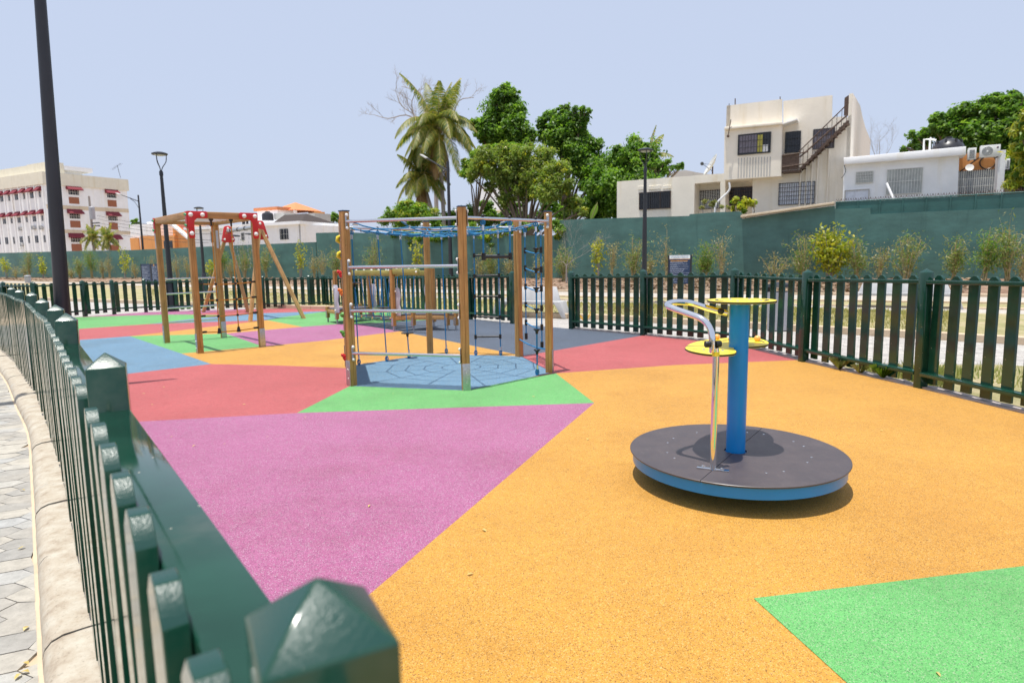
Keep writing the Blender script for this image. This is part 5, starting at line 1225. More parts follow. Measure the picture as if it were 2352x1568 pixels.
m_ = MB(); a = Fac(40.9).p(q5(1232, 420)); b = Fac(40.9).p(q5(1205, 575)); m_.tube([a, b], .025, 6); m_.ball(b, .09, 8); m_.build('wall_bracket', 'rusty_iron', cream)
# satellite dish on the low wing
a = Fac(43).p(q5(1060, 860)); dsh = thing('satellite_dish', 'satellite dish on a mast on the flat roof beside the cream house', 'satellite dish', V(a.x, a.y, a.z - .9))
m_ = MB(); nx = (NC * .35 - RT * .8 + V(0, 0, .5)).normalized(); m_.lathe([(0, 0), (.35, .04), (.70, .16), (.76, .2), (.74, .215), (.35, .06), (0, .02)], a, 24, nx); m_.build('reflector', 'dish_grey', dsh)
m_ = MB(); m_.tube([a, a - V(0, 0, .9)], .045, 8); m_.build('mast', 'rusty_iron', dsh)
b = Fac(43).p(q5(960, 835)); m_ = MB(); m_.tube([a - V(0, 0, .3), b], .018, 6); m_.tube([a + V(0, 0, .1), b], .012, 6); m_.ball(b, .12, 8); m_.build('feed_arm', 'iron_bars', dsh)
# ------------------------------------------------------------------ white house on the right
F3 = Fac(41.0); B0 = F3.p(q6(445, 1180)); wh = thing('white_house', 'single storey white house with an orange end bay behind the spiked metal fence', 'house', V(B0.x, B0.y, 0))
P = [F3.p(q) for q in (q6(445, 1240), q6(452, 760), q6(1640, 650), q6(1640, 1200))]; P[0].z = P[-1].z = 0; m_ = MB(); m_.prism(P, NB * 7); m_.build('wall', 'white_plaster', wh, smooth=0)
m_ = MB(); Fac(40.6).quad(m_, [q6(452, 792), q6(448, 722), q6(1708, 605), q6(1708, 692)], 0, 7); m_.build('roof_slab', 'white_plaster', wh, bevel=.02)
F3b = Fac(42.0); P = [F3b.p(q) for q in (q6(1630, 1240), q6(1630, 690), q6(2050, 655), q6(2050, 1200))]; P[0].z = P[-1].z = 0; m_ = MB(); m_.prism(P, NB * 5); m_.build('orange_bay', 'orange_plaster', wh, smooth=0)
P = [F3.p(q) for q in (q6(2030, 1200), q6(2045, 648), q6(2118, 640), q6(2100, 1200))]; P[0].z = P[-1].z = 0; m_ = MB(); m_.prism(P, NB * 6); m_.build('end_pier', 'white_plaster', wh, smooth=0)
window(F3, wh, q6(582, 874), q6(746, 972), 'dusty_glass', 'white_bars', 10, 3, 'white_bars', .03)
window(F3, wh, q6(902, 850), q6(1244, 1080), 'dusty_glass', 'white_bars', 12, 1, 'white_bars', .03)
window(F3, wh, q6(470, 1066), q6(698, 1170), 'louvre_white', None, 0, 0, 'grey_concrete', .05)
window(F3b, wh, q6(1628, 868), q6(2020, 1085), 'window_grey', 'white_bars', 18, 2, 'rusty_iron', .03)
m_ = MB(); m_.tube([Fac(40.7).p(q6(890, 985)), Fac(40.4).p(q6(960, 1145))], .065, 10); m_.build('downpipe', 'white_plaster', wh)
m_ = MB(); pts = bez([F3.p(q6(x, y)) + NC * .05 for x, y in ((455, 800), (470, 860), (440, 920), (425, 930))], 4); m_.tube(pts, .015, 5); m_.build('loose_cable', 'wire', wh)
def ac(fac, a, b, label, facing=None):
    A = fac.p(a); B = fac.p(b); w_ = abs((B - A).dot(RT)); hh = A.z - B.z; o = thing('air_conditioner', label, 'air conditioner', V(A.x, A.y, B.z), None)
    m_ = MB(); m_.corner(V(A.x, A.y, B.z) + NC * .3, RT * w_, NB * .32, V(0, 0, hh)); m_.build('casing', 'white_plastic', o, bevel=.015)
    if facing == 'fan':
        c = V(A.x, A.y, B.z) + RT * (w_ * .36) + V(0, 0, hh * .5) + NC * .302; R_ = hh * .38
        m_ = MB(); m_.lathe([(0, 0), (R_, 0), (R_, .012), (0, .012)], c, 28, NC); m_.build('fan_opening', 'window_grey', o)
        m_ = MB()
        for r_ in np.linspace(R_ * .2, R_, 7): m_.tube([c + NC * .022 + RT * (r_ * math.cos(t)) + V(0, 0, r_ * math.sin(t)) for t in np.linspace(0, 2 * PI, 25)[:-1]], .006, 4, True)
        m_.build('fan_grille', 'dish_grey', o); m_ = MB(); m_.lathe([(0, .012), (R_ * .2, .012), (R_ * .2, .03), (0, .03)], c, 14, NC); m_.build('fan_hub', 'white_plastic', o)
        m_ = MB(); m_.box(V(A.x, A.y, B.z) + RT * (w_ * .86) + V(0, 0, hh * .76) + NC * .303, w_ * .10, .004, hh * .13, RT); m_.build('badge', 'sign_navy', o)
        m_ = MB(); m_.box(V(A.x, A.y, B.z) + RT * (w_ * .83) + V(0, 0, hh * .79) + NC * .3045, w_ * .035, .004, hh * .06, RT); m_.build('badge', 'red_plastic', o)
    else:
        for k in range(9): m_ = MB(); m_.box(V(A.x, A.y, B.z) + RT * (w_ * .5) + V(0, 0, hh * (.12 + k * .085)) + NC * .302, w_ * .62, .006, hh * .04, RT); m_.build('louvre', 'window_dark', o)
    m_ = MB(); 
    for f in (.15, .85): m_.corner(V(A.x, A.y, B.z - .04) + RT * (w_ * f) + NC * .3, RT * .04, NB * .35, V(0, 0, .04))
    m_.build('bracket', 'iron_bars', o); return o
ac(Fac(41.5), q6(1722, 632), q6(1800, 745), 'narrow air conditioner seen side on, left of the fan unit on the orange bay')
ac(Fac(41.2), q6(1848, 608), q6(2045, 716), 'white air conditioner with a round fan grille on top of the orange bay', 'fan')
ac(Fac(42.5), q6(2112, 740), q6(2142, 845), 'small air conditioner hung on the outer side of the white end pier')
a = F3b.p(q6(1930, 770)) + NC * .05; m_ = MB(); m_.tube([a + RT * (.34 * math.cos(t)) + V(0, 0, .34 * math.sin(t)) for t in np.linspace(0, 2 * PI, 21)[:-1]], .03, 6, True); m_.tube(bez([a + RT * -.2 + V(0, 0, .45), a - RT * .7, a - RT * 1.6 + V(0, 0, -.7), a - RT * 2.6 + V(0, 0, -1.2)], 4), .03, 6); m_.build('hose', 'black_plastic', wh)
a = F3b.p(q6(1738, 832)) + NC * .15; m_ = MB(); m_.lathe([(0, 0), (.17, .05), (.19, .07), (0, .03)], a, 18, (NC + V(0, 0, .4)).normalized()); m_.build('small_dish', 'white_plastic', wh)
A = Fac(43.5).p(q6(1350, 640)); B = Fac(43.5).p(q6(1700, 610)); c = (A + B) / 2; rr = (B - A).dot(RT) / 2; zt = Fac(43.5).p(q6(1520, 508)).z; zb = F3.p(q6(1500, 640)).z - .2; H_ = zt - zb
o = thing('water_tank', 'black plastic water tank on the flat roof of the white house', 'water tank', V(c.x, c.y, zb)); cc = V(c.x, c.y, zb)
m_ = MB(); m_.lathe([(0, 0), (rr * .97, 0), (rr, H_ * .2), (rr * .98, H_ * .24), (rr, H_ * .28), (rr, H_ * .45), (rr * .97, H_ * .5), (rr * .9, H_ * .62), (rr * .6, H_ * .82), (rr * .25, H_ * .92), (0, H_ * .93)], cc, 40); m_.build('tank_body', 'tank_black', o)
m_ = MB(); m_.lathe([(0, H_ * .9), (rr * .22, H_ * .9), (rr * .22, H_ * .99), (rr * .1, H_), (0, H_)], cc, 24); m_.build('tank_lid', 'tank_black', o)
m_ = MB()
for t in np.linspace(0, 2 * PI, 9)[:-1]: m_.box(cc + V(rr * .78 * math.cos(t), rr * .78 * math.sin(t), H_ * .72), rr * .12, .1, H_ * .22, V(math.cos(t), math.sin(t), 0))
m_.build('tank_rib', 'tank_black', o)
Fp = Fac(42.5); m_ = MB(); m_.tube([Fp.p(q6(1272, 650)), Fp.p(q6(1275, 535)), Fp.p(q6(1345, 532)), Fp.p(q6(1400, 542))], .05, 8); m_.tube([Fp.p(q6(1332, 645)), Fp.p(q6(1338, 530)), Fp.p(q6(1350, 515))], .05, 8); m_.build('tank_pipe', 'white_plastic', wh)
# dark thatched gable at the far right
g = Fac(39.6); P = [g.p(q) for q in (q6(2150, 1085), q6(2303, 915), q6(2420, 800), q6(2560, 1050))]; m_ = MB(); m_.prism(P, NB * 4); tag(m_.build('thatched_roof', 'roof_brown', at=P[0]), 'dark brown thatched gable roof at the right edge above the green wall', 'roof')
# ------------------------------------------------------------------ apartment block on the left
CX = 116.0                                   # picture column of the near corner
Cn = 75.0; FA = Fac(Cn); cor = FA.p((CX, 560)); apt = thing('apartment_block', 'four storey cream apartment block with red awnings at the left edge', 'apartment block', V(cor.x, cor.y, 0))
def onS(x, y, off=0.0):     # right-hand face, running back from the corner
    d = ray(x, y); return CAM + d * (((cor - CAM).dot(RT) + off) / d.dot(RT))
topL = FA.p(q1(0, 485)); zt = onS(*q1(520, 425)).z
back = onS(297, 500); dep = (back - cor).dot(NB); ztr = hg(CX, q1(0, 432)[1], cor)
m_ = MB(); m_.corner(V(cor.x, cor.y, 0), -RT * 46, NB * dep, V(0, 0, ztr - 2.0)); m_.build('walls', 'white_plaster', apt, smooth=0)
m_ = MB(); m_.corner(V(cor.x, cor.y, ztr - 2.6) + NC * .35 + RT * .35, -RT * 46.5, NB * (dep + .7), V(0, 0, 2.6)); m_.build('parapet', 'beige_parapet', apt, smooth=0)
def zS(zx, zy): return onS(*q1(zx, zy)).z
def sbox(mb, a, b, off, th):   # on right face: a top left, b bottom right
    A = onS(*a); B = onS(*b); s0 = (A - cor).dot(NB); s1 = (B - cor).dot(NB); zt_, zb_ = A.z, B.z
    mb.corner(V(cor.x, cor.y, zb_) + NB * s0 + RT * off, NB * (s1 - s0), RT * th, V(0, 0, zt_ - zb_)); return s0, s1, zt_, zb_
for ya, yb in ((535, 570), (735, 790), (955, 1005)):
    m_ = MB(); sbox(m_, q1(530, ya), q1(1180, yb + 45), .0, .02)
    z0 = hg(CX, 0, cor)
for yt, yb in (((745), (790)), ((968), (1010))):
    A = onS(*q1(545, yt - 10)); B = onS(*q1(545, yb - 18)); m_ = MB(); m_.corner(V(cor.x, cor.y, B.z) + RT * .003, NB * dep, RT * .05, V(0, 0, A.z - B.z)); m_.build('floor_band', 'tan_band', apt, smooth=0)
def awning(c, wdir, odir, w_, hh, pr, parent):
    a = c; P = [a, a + odir * pr - V(0, 0, hh), a + odir * pr - V(0, 0, hh + .18), a - V(0, 0, hh * 1.05)]; m_ = MB(); m_.prism([p - wdir * (w_ / 2) for p in P], wdir * w_); return m_.build('awning', 'awning_red', parent, smooth=0)
for (xa, xb, rows) in ((612, 725, ((550, 590, 645), (768, 815, 862), (990, 1025, 1076))), (968, 1068, ((585, 618, 672), (792, 838, 880), (1005, 1035, 1085)))):
    for j, (ya, yw, yb) in enumerate(rows):
        m_ = MB(); s0, s1, zt_, zb_ = sbox(m_, q1(xa + 14 + j * 12, yw), q1(xb + j * 12, yb), .01, .04); wn = m_.build('window', 'window_dark', apt, smooth=0)
        m_ = MB()
        for k in range(4): m_.corner(V(cor.x, cor.y, zb_) + NB * (s0 + (s1 - s0) * (k + .5) / 4) + RT * .05, NB * .05, RT * .03, V(0, 0, zt_ - zb_))
        m_.corner(V(cor.x, cor.y, (zt_ + zb_) / 2) + NB * s0 + RT * .05, NB * (s1 - s0), RT * .03, V(0, 0, .06)); m_.build('window_grille', 'white_bars', wn, smooth=0)
        m_ = MB(); sbox(m_, q1(xa + 18 + j * 12, yb + 15), q1(xb + 6 + j * 12, yb + 82), .004, .03); m_.build('brick_panel', 'brick_red', apt, smooth=0)
        A = onS(*q1(xa + j * 10, ya)); awning(V(cor.x, cor.y, A.z) + NB * ((s0 + s1) / 2), NB, RT, (s1 - s0) * 1.45, .95, 1.2, apt)
# left face: vertical ribs, awnings, windows
s_per = 3.3
for k in range(13):
    s_ = k * s_per; p = V(cor.x, cor.y, 0) - RT * (s_ + .4)
    m_ = MB(); m_.corner(p + NC * .25, -RT * .35, NB * .3, V(0, 0, ztr - 2.65)); m_.build('rib', 'white_plaster', apt, smooth=0)
yrow = [(560, 605, 660), (775, 830, 880), (1000, 1012, 1078)]
for j, (ya, yw, yb) in enumerate(yrow):
    za = hg(*q1(410, ya), FA.p(q1(410, ya))); zw = hg(*q1(410, yw), FA.p(q1(410, yw))); zb_ = hg(*q1(410, yb), FA.p(q1(410, yb)))
    for k in range(12):
        s_ = k * s_per + .4 + s_per / 2 + .1; p = V(cor.x, cor.y, 0) - RT * s_; ww = (1.3 if k % 2 else .7)
        m_ = MB(); m_.corner(p + RT * (ww / 2) + V(0, 0, zb_) + NC * .04, -RT * ww, NB * .06, V(0, 0, zw - zb_)); wn = m_.build('window', 'window_dark', apt, smooth=0)
        m_ = MB(); m_.corner(p + V(0, 0, zb_) + NC * .06, -RT * .06, NB * .03, V(0, 0, zw - zb_)); m_.build('window_grille', 'white_bars', wn, smooth=0)
        if j < 2: awning(p + V(0, 0, za + .1), RT, NC, 2.3 if k % 2 else 1.7, .95, 1.05, apt)
for (x, y) in ((185, 950), (305, 940), (372, 940), (200, 1095)):
    c = Fac(Cn - .4).p(q1(x, y)); o = thing('air_conditioner', ['wall air conditioner at the left of the row on the apartment block', 'middle wall air conditioner on the apartment block', 'wall air conditioner nearest the lamp post on the apartment block', 'lowest wall air conditioner on the apartment block'][[185, 305, 372, 200].index(x)], 'air conditioner', c)
    m_ = MB(); m_.box(c, 1.0, .35, .75, RT); m_.build('casing', 'dish_grey', o, bevel=.02); m_ = MB(); m_.lathe([(0, 0), (.28, 0), (.28, .02), (0, .02)], c + NC * .176 - RT * .15, 18, NC); m_.build('fan_grille', 'window_grey', o)
    m_ = MB(); m_.box(c + V(0, 0, -.42), 1.0, .4, .06, RT); m_.build('bracket', 'iron_bars', o)
m_ = MB(); c = V(cor.x, cor.y, ztr - .1) - RT * 4 + NB * 3.5; s1 = (onS(*q1(600, 400)) - cor).dot(NB); zr_ = onS(*q1(560, 345)).z; c = V(cor.x, cor.y, ztr - .1); m_.corner(c - RT * 9.5 + NB * 1.5, RT * 9, NB * (s1 - 1.5), V(0, 0, zr_ - ztr + .1)); m_.corner(c - RT * 24 + NB * 1.6, RT * 14.4, NB * 7, V(0, 0, 2.3)); m_.corner(c - RT * 42 + NB * 1.7, RT * 17, NB * 7, V(0, 0, 1.7)); m_.build('roof_rooms', 'beige_parapet', apt, smooth=0)
c = V(cor.x, cor.y, ztr) + RT * 6.5 + NB * 4; s2 = (onS(*q1(858, 400)) - cor).dot(NB); zc = onS(*q1(858, 400)).z; m_ = MB(); m_.corner(V(cor.x, cor.y, zc - .9) - RT * 8 + NB * s1, RT * 7.6, NB * (s2 - s1), V(0, 0, .9)); m_.corner(V(cor.x, cor.y, ztr - .1) - RT * 7.5 + NB * s1, RT * 6, NB * (s2 - s1) * .7, V(0, 0, zc - ztr - .8)); m_.build('roof_canopy', 'white_plaster', apt, smooth=0)
def antenna(P, L, parent=None, label=None, ang=0.0):
    o = thing('tv_antenna', label, 'antenna', P); P = Vector(P); m_ = MB(); m_.tube([P, P + V(0, 0, L) - RT * L * .3], .05, 6); m_.build('mast', 'wire', o)
    t = P + V(0, 0, L) - RT * L * .3; m_ = MB(); m_.tube([t - RT * L * .7 - V(0, 0, L * .25), t + RT * L * .5 + V(0, 0, L * .1)], .03, 5)
    for k in range(7): q = t - RT * L * .7 - V(0, 0, L * .25) + (RT * L * 1.2 + V(0, 0, L * .35)) * (k / 6); m_.tube([q - NB * .5, q + NB * .5], .02, 4)
    m_.build('elements', 'wire', o)
a = onS(*q1(1115, 480)); antenna(V(a.x, a.y, a.z - .2) - RT * .3, 3.0, None, 'thin television antenna on the roof of the apartment block')
# ------------------------------------------------------------------ low houses in the middle distance
F4 = Fac(56.0); B0 = F4.p(q1(1300, 1140)); oh = thing('orange_house', 'orange painted low house with a pink tiled roof behind the monkey bars', 'house', V(B0.x, B0.y, 0))
def fblock(fac, root, pts, name, mat, depth, bevel=0):
    P = [fac.p(q) for q in pts]; P[0].z = 0; P[-1].z = 0; m_ = MB(); m_.prism(P, NB * depth); return m_.build(name, mat, root, smooth=0)
fblock(F4, oh, [q1(1288, 1180), q1(1288, 1018), q1(1600, 1015), q1(1600, 1180)], 'wall', 'orange_plaster', 6)
fblock(Fac(56.5), oh, [q1(1590, 1180), q1(1585, 915), q1(1770, 1075), q1(1770, 1180)], 'gable_wall', 'orange_plaster', 8)
m_ = MB(); Fac(56.3).quad(m_, [q1(1585, 925), q1(1585, 905), q1(1770, 1058), q1(1770, 1078)], .3, .6); m_.build('roof_edge', 'white_plaster', oh)
m_ = MB(); Fac(57.2).quad(m_, [q1(1590, 918), q1(1770, 918), q1(1880, 985), q1(1880, 1100), q1(1770, 1072)], .0, .3); m_.build('roof', 'roof_pink', oh)
m_ = MB(); F4.rect(m_, q1(1503, 1065), q1(1590, 1130), .02, .04); m_.build('window', 'window_dark', oh)
F5 = Fac(58.5); B0 = F5.p(q1(1195, 1100)); gh = thing('flat_roof_house', 'white flat roofed house left of the orange house', 'house', V(B0.x, B0.y, 0))
fblock(F5, gh, [q1(1190, 1150), q1(1195, 915), q1(1440, 905), q1(1440, 1100)], 'wall', 'white_plaster', 8)
m_ = MB(); F5.rect(m_, q1(1205, 1040), q1(1290, 1150), .2, .3); m_.build('annex_wall', 'orange_plaster', gh)
m_ = MB(); F5.rect(m_, q1(1310, 890), q1(1420, 915), -.6, 2); m_.build('roof_room', 'white_plaster', gh)
F6 = Fac(54.0); B0 = F6.p(q2(560, 470)); w2 = thing('hip_roof_house', 'white house with a dark brown hipped roof behind the swing', 'house', V(B0.x, B0.y, 0))
fblock(F6, w2, [q2(470, 500), q2(470, 285), q2(1460, 262), q2(1460, 450)], 'wall', 'white_plaster', 9)
side2 = [F6.p(q2(1460, 262)), F6.p(q2(1460, 470))]; pr0 = F6.p(q2(1460, 262))
d = ray(*q2(1800, 285)); e2 = CAM + d * (62.0 / d.dot(NB)); m_ = MB(); m_.prism([V(pr0.x, pr0.y, 0), pr0, V(e2.x, e2.y, pr0.z), V(e2.x, e2.y, 0)], -RT * .3); m_.build('side_wall', 'white_plaster', w2, smooth=0)
m_ = MB(); zt6 = pr0.z; a = F6.p(q2(440, 280)); a = V(a.x, a.y, zt6); m_.prism([a + NC * .5, V(pr0.x, pr0.y, zt6) + NC * .5 + RT * .4, V(e2.x, e2.y, zt6) + RT * .6, a + NB * 9], V(0, 0, .35)); m_.build('eaves', 'white_plaster', w2, smooth=0)
ap = Fac(58).p(q2(1480, 168)); a0 = Fac(54.2).p(q2(1215, 248)); m_ = MB(); base_ = [V(a0.x, a0.y, zt6 + .352), V(pr0.x, pr0.y, zt6 + .352) + RT * .2, V(e2.x, e2.y, zt6 + .352), V(a0.x, a0.y, zt6 + .352) + NB * 9]
r1_, r2_ = ap - RT * 3.2, ap + RT * .6; m_.add([*base_, r1_, r2_], [(0, 1, 5, 4), (1, 2, 5), (2, 3, 4, 5), (3, 0, 4), (3, 2, 1, 0)]); m_.build('roof', 'roof_brown', w2, smooth=0)
window(F6, w2, q2(1275, 305), q2(1360, 398), 'window_dark', 'white_bars', 3, 1, 'white_plaster', .04)
window(F6, w2, q2(968, 222), q2(1030, 262), 'window_dark', None, 0, 0, 'white_plaster', .12, out=.5, divs=1)
window(F6, w2, q2(655, 330), q2(700, 425), 'window_dark', 'white_bars', 3, 1, 'white_plaster', .04)
window(F6, w2, q2(930, 340), q2(965, 405), 'window_dark', 'white_bars', 3, 1, 'white_plaster', .04)
F7 = Fac(62); m_ = MB(); F7.rect(m_, q2(1070, 128), q2(1262, 300), 0, 3); m_.build('roof_room', 'white_plaster', w2); m_ = MB(); F7.rect(m_, q2(1055, 120), q2(1268, 132), .3, 3.6); m_.build('roof_room_slab', 'roof_clay', w2)
m_ = MB(); Fac(60).rect(m_, q2(1222, 165), q2(1318, 215), 0, 2); m_.build('roof_box', 'grey_concrete', w2)
c = Fac(59.5).p(q2(1168, 215)); o = thing('water_tank', 'black plastic water tank on the roof of the hip roofed house', 'water tank', c - V(0, 0, .6)); m_ = MB(); r_ = .72; c = c - V(0, 0, .2); m_.lathe([(0, 0), (r_, 0), (r_, .7), (r_ * .9, .9), (r_ * .5, 1.05), (0, 1.1)], c, 24); m_.build('tank_body', 'tank_black', o); m_ = MB(); m_.lathe([(0, 1.0), (.3, 1.0), (.3, 1.16), (0, 1.18)], c, 16); m_.build('tank_lid', 'tank_black', o)
c = Fac(66).p(q2(1420, 150)); gz = thing('rooftop_gazebo', 'rooftop gazebo with an orange pyramid roof above the hip roofed house', 'gazebo', V(c.x, c.y, c.z - 2.2))
a = Fac(66).p(q2(1305, 145)); b = Fac(66).p(q2(1535, 150)); hw = (b - a).dot(RT) / 2; ce = (a + b) / 2; tp = Fac(66).p(q2(1418, 92)); m_ = MB(); vs = [ce + RT * s * hw + NB * t * hw for s, t in ((-1, -1), (1, -1), (1, 1), (-1, 1))] + [V(ce.x, ce.y, tp.z + .4)]; m_.add(vs, [(0, 1, 4), (1, 2, 4), (2, 3, 4), (3, 0, 4), (3, 2, 1, 0)]); m_.build('roof', 'roof_clay', gz, smooth=0)
for s in (-.7, 0, .7): m_ = MB(); m_.box(ce + RT * s * hw + V(0, 0, -.9) + NC * (hw * .7), .35, .35, 1.9, RT); m_.build('column', 'white_plaster', gz)
m_ = MB(); Fac(65.5).rect(m_, q2(1300, 180), q2(1590, 230), 0, 3); m_.build('terrace_wall', 'grey_concrete', gz); m_ = MB(); Fac(67).rect(m_, q2(1530, 150), q2(1588, 215), 0, 2); m_.build('stair_room', 'orange_plaster', gz)
# small white walls glimpsed through the trees
m_ = MB(); Fac(70).rect(m_, q4(1100, 1060), q4(1330, 1260), 0, 5); tag(m_.build('distant_house', 'white_plaster', at=Fac(70).p(q4(1100, 1260))), 'pale house wall glimpsed through the olive tree', 'house')
P = [Fac(90).p((x, y)) for x, y in ((1540, 400), (1556, 393), (1575, 391), (1600, 396), (1640, 402), (1660, 430), (1540, 430))]; m_ = MB(); m_.prism(P, NB * 10); tag(m_.build('distant_roof', 'grey_concrete', at=P[0]), 'grey hazy roof between the leafy trees and the cream house', 'roof')
# ------------------------------------------------------------------ utility pole, street lights, wires
def onP(x, y, n): return onN(x, y, n)
c = onP(219, 600, 52); zt_ = hg(219, q1(0, 655)[1], c); up = thing('utility_pole', 'grey concrete utility pole with a transformer before the apartment block', 'utility pole', V(c.x, c.y, 0)); c = V(c.x, c.y, 0)
m_ = MB(); m_.tube([c, c + V(0, 0, zt_)], [.24, .13], 12); m_.build('pole', 'grey_bark', up)
m_ = MB(); z = hg(226, q1(0, 815)[1], c); m_.lathe([(0, -.85), (.36, -.85), (.38, .8), (.3, .9), (0, .92)], c + RT * .75 + NC * .2 + V(0, 0, z), 20); m_.build('transformer', 'bin_grey', up)
for yy in (905, 930): m_ = MB(); z = hg(235, q1(0, yy)[1], c); m_.box(c + RT * .9 + V(0, 0, z), 2.0, .14, .14, RT); m_.build('crossarm', 'iron_bars', up)
def streetlight(x, n, ytop, yarm, xtip, ytip, label):
    c = onP(x, 600, n); c = V(c.x, c.y, 0); zt_ = hg(x, ytop, c); za = hg(x, yarm, c); tip = onP(xtip, ytip, n); o = thing('street_light', label, 'street light', c)
    m_ = MB(); m_.tube([c, c + V(0, 0, 2), c + V(0, 0, zt_)], [.14, .13, .085], 12); m_.build('pole', 'charcoal_paint', o)
    a = c + V(0, 0, za); m_ = MB(); m_.tube([a, a + (tip - a) * .8], [.055, .04], 8); m_.tube(bez([a - V(0, 0, .9), a + (tip - a) * .18 - V(0, 0, .28), a + (tip - a) * .42 + V(0, 0, 0)], 5), .03, 6); m_.build('arm', 'charcoal_paint', o)
    d = (tip - a).normalized(); m_ = MB(); m_.box(a + (tip - a) * .9, (tip - a).length * .22, .28, .09, d, az=d.cross(NB)); m_.build('head', 'dish_grey', o, bevel=.02); return o
streetlight(331, 46, q1(0, 645)[1], q1(0, 703)[1], 268, q1(0, 627)[1], 'dark blue street light with one long arm beside the apartment block')
streetlight(1035, 35.5, 371, 392, 968, 356, 'dark street light with its arm reaching left in front of the coconut palm')
def cable(P, Q, sag, r, root):
    m_ = MB(); m_.tube([P * (1 - t) + Q * t - V(0, 0, 4 * sag * (t - t * t)) for t in np.linspace(0, 1, 14)], r, 5); return m_.build('overhead_wire', 'wire', root)
T0 = c + V(0, 0, hg(219, q1(0, 820)[1], c)); wires = []
for k, (ya, xb, yb) in enumerate(((830, 1760, 930), (860, 1760, 962), (895, 1900, 1000), (925, 1900, 1060), (960, 1760, 1080))):
    P = onP(222, q1(0, ya)[1], 52); Q = onP(q1(xb, yb)[0] + 40, q1(xb, yb)[1], 50); cb = cable(P, Q, .5, .022, None); P0 = V(*P)
    me = cb.data
    for v in me.vertices: v.co -= P0
    cb.location = P0; tag(cb, '%s overhead wire running right from the transformer pole' % ['highest', 'second highest', 'middle', 'second lowest', 'lowest'][k], 'wire', 'overhead wires')
# ------------------------------------------------------------------ vegetation
def leafcloud(name, parent, mat, centers, radii, n, size, aspect=2.2, clumps=None, seed=1, squash=1.0, cl=.20, droop=.0, fill=.9):
    g = np.random.default_rng(seed); centers = np.array([tuple(c) for c in centers]); radii = np.array(radii)
    vol = radii ** 2.3; pr = vol / vol.sum(); nc = clumps or max(20, n // 60)
    bi = g.choice(len(radii), nc, p=pr); d = g.normal(size=(nc, 3)); d /= np.linalg.norm(d, axis=1)[:, None]
    rr = radii[bi] * (g.random(nc) ** .33) * fill * np.where(g.random(nc) < .22, 1.0 + .35 * g.random(nc), 1.0); cc = centers[bi] + d * rr[:, None] * np.array([1, 1, squash]); cs = radii[bi] * cl * (.35 + 1.0 * g.random(nc))
    k = g.integers(0, nc, n); off = g.normal(size=(n, 3)); p = cc[k] + off * cs[k][:, None] * np.array([1, 1, .7]); p[:, 2] -= droop * np.abs(g.normal(size=n)) * cs[k]
    nrm = g.normal(size=(n, 3)); nrm[:, 2] = np.abs(nrm[:, 2]) + .35; nrm += off * .5; nrm /= np.linalg.norm(nrm, axis=1)[:, None]
    t = g.normal(size=(n, 3)); t[:, 2] -= .5 + droop; t -= nrm * (t * nrm).sum(1)[:, None]; t /= np.linalg.norm(t, axis=1)[:, None]; b = np.cross(nrm, t)
    s = size * (.45 + 1.1 * g.random(n))[:, None]; w_ = s / aspect
    fold = nrm * s * .12
    v = np.stack([p - t * s * .5, p + b * w_ * .5 + fold, p + t * s * .5, p - b * w_ * .5 + fold], 1).reshape(-1, 3)
    f = np.arange(n * 4).reshape(n, 4)
    return rawmesh(name, v, f, mat, parent)
def tree(label, n, base_x, blobs, mat, leaves, size, trunk=.25, cat='tree', name='tree', seed=1, bark='bark', aspect=2.2, mats=None, spread=.8, cl=.20, clumps=None, group=None, droop=0, limbs=True, squash=.85):
    g = random.Random(seed); C_ = []; R_ = []
    for (x, y, r) in blobs:
        rr = r / CF * (n / ray(x, y).normalized().dot(NB)) * .93 if False else r / CF * n / ray(x, y).dot(NB) ; c = onN(x, y, n + g.uniform(-1, 1) * rr * spread); C_.append(c); R_.append(rr)
    b = onN(base_x, 600, n); b = V(b.x, b.y, 0); root = thing(name, label, cat, b, group)
    leafcloud('crown', root, mat, C_, R_, leaves, size, aspect, seed=seed, cl=cl, clumps=clumps, droop=droop, squash=squash)
    if mats:
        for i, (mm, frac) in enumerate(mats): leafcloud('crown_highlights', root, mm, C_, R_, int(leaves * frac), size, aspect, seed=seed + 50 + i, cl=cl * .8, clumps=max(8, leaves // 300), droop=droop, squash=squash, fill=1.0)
    lo = min(C_, key=lambda c: c.z).z; top = sorted(C_, key=lambda c: -c.z)[0]; mb = MB(); fk = b + V(0, 0, max(1.5, lo * .55))
    mb.tube([b + V(0, 0, -.2), b * .5 + fk * .5 + V(g.uniform(-.1, .1), 0, .2), fk], [trunk * 1.25, trunk, trunk * .8], 12)
    if limbs:
        for c, r_ in zip(C_, R_):
            m_ = (fk + c) / 2 + V(g.uniform(-.3, .3), g.uniform(-.3, .3), .1 * (c.z - fk.z)); mb.tube(bez([fk - V(0, 0, .2), m_, c], 4), [trunk * .5] * 4 + [trunk * .3] * 4 + [trunk * .12], 7)
            for _ in range(4): e_ = c + V(g.uniform(-1, 1), g.uniform(-1, 1), g.uniform(-.4, 1)) * r_ * .8; mb.tube([m_ * .3 + c * .7, e_], [trunk * .15, trunk * .04], 5)
    mb.build('trunk', bark, root); return root
def Q4(L): return [(*q4(x, y), r * .26856) for x, y, r in L]
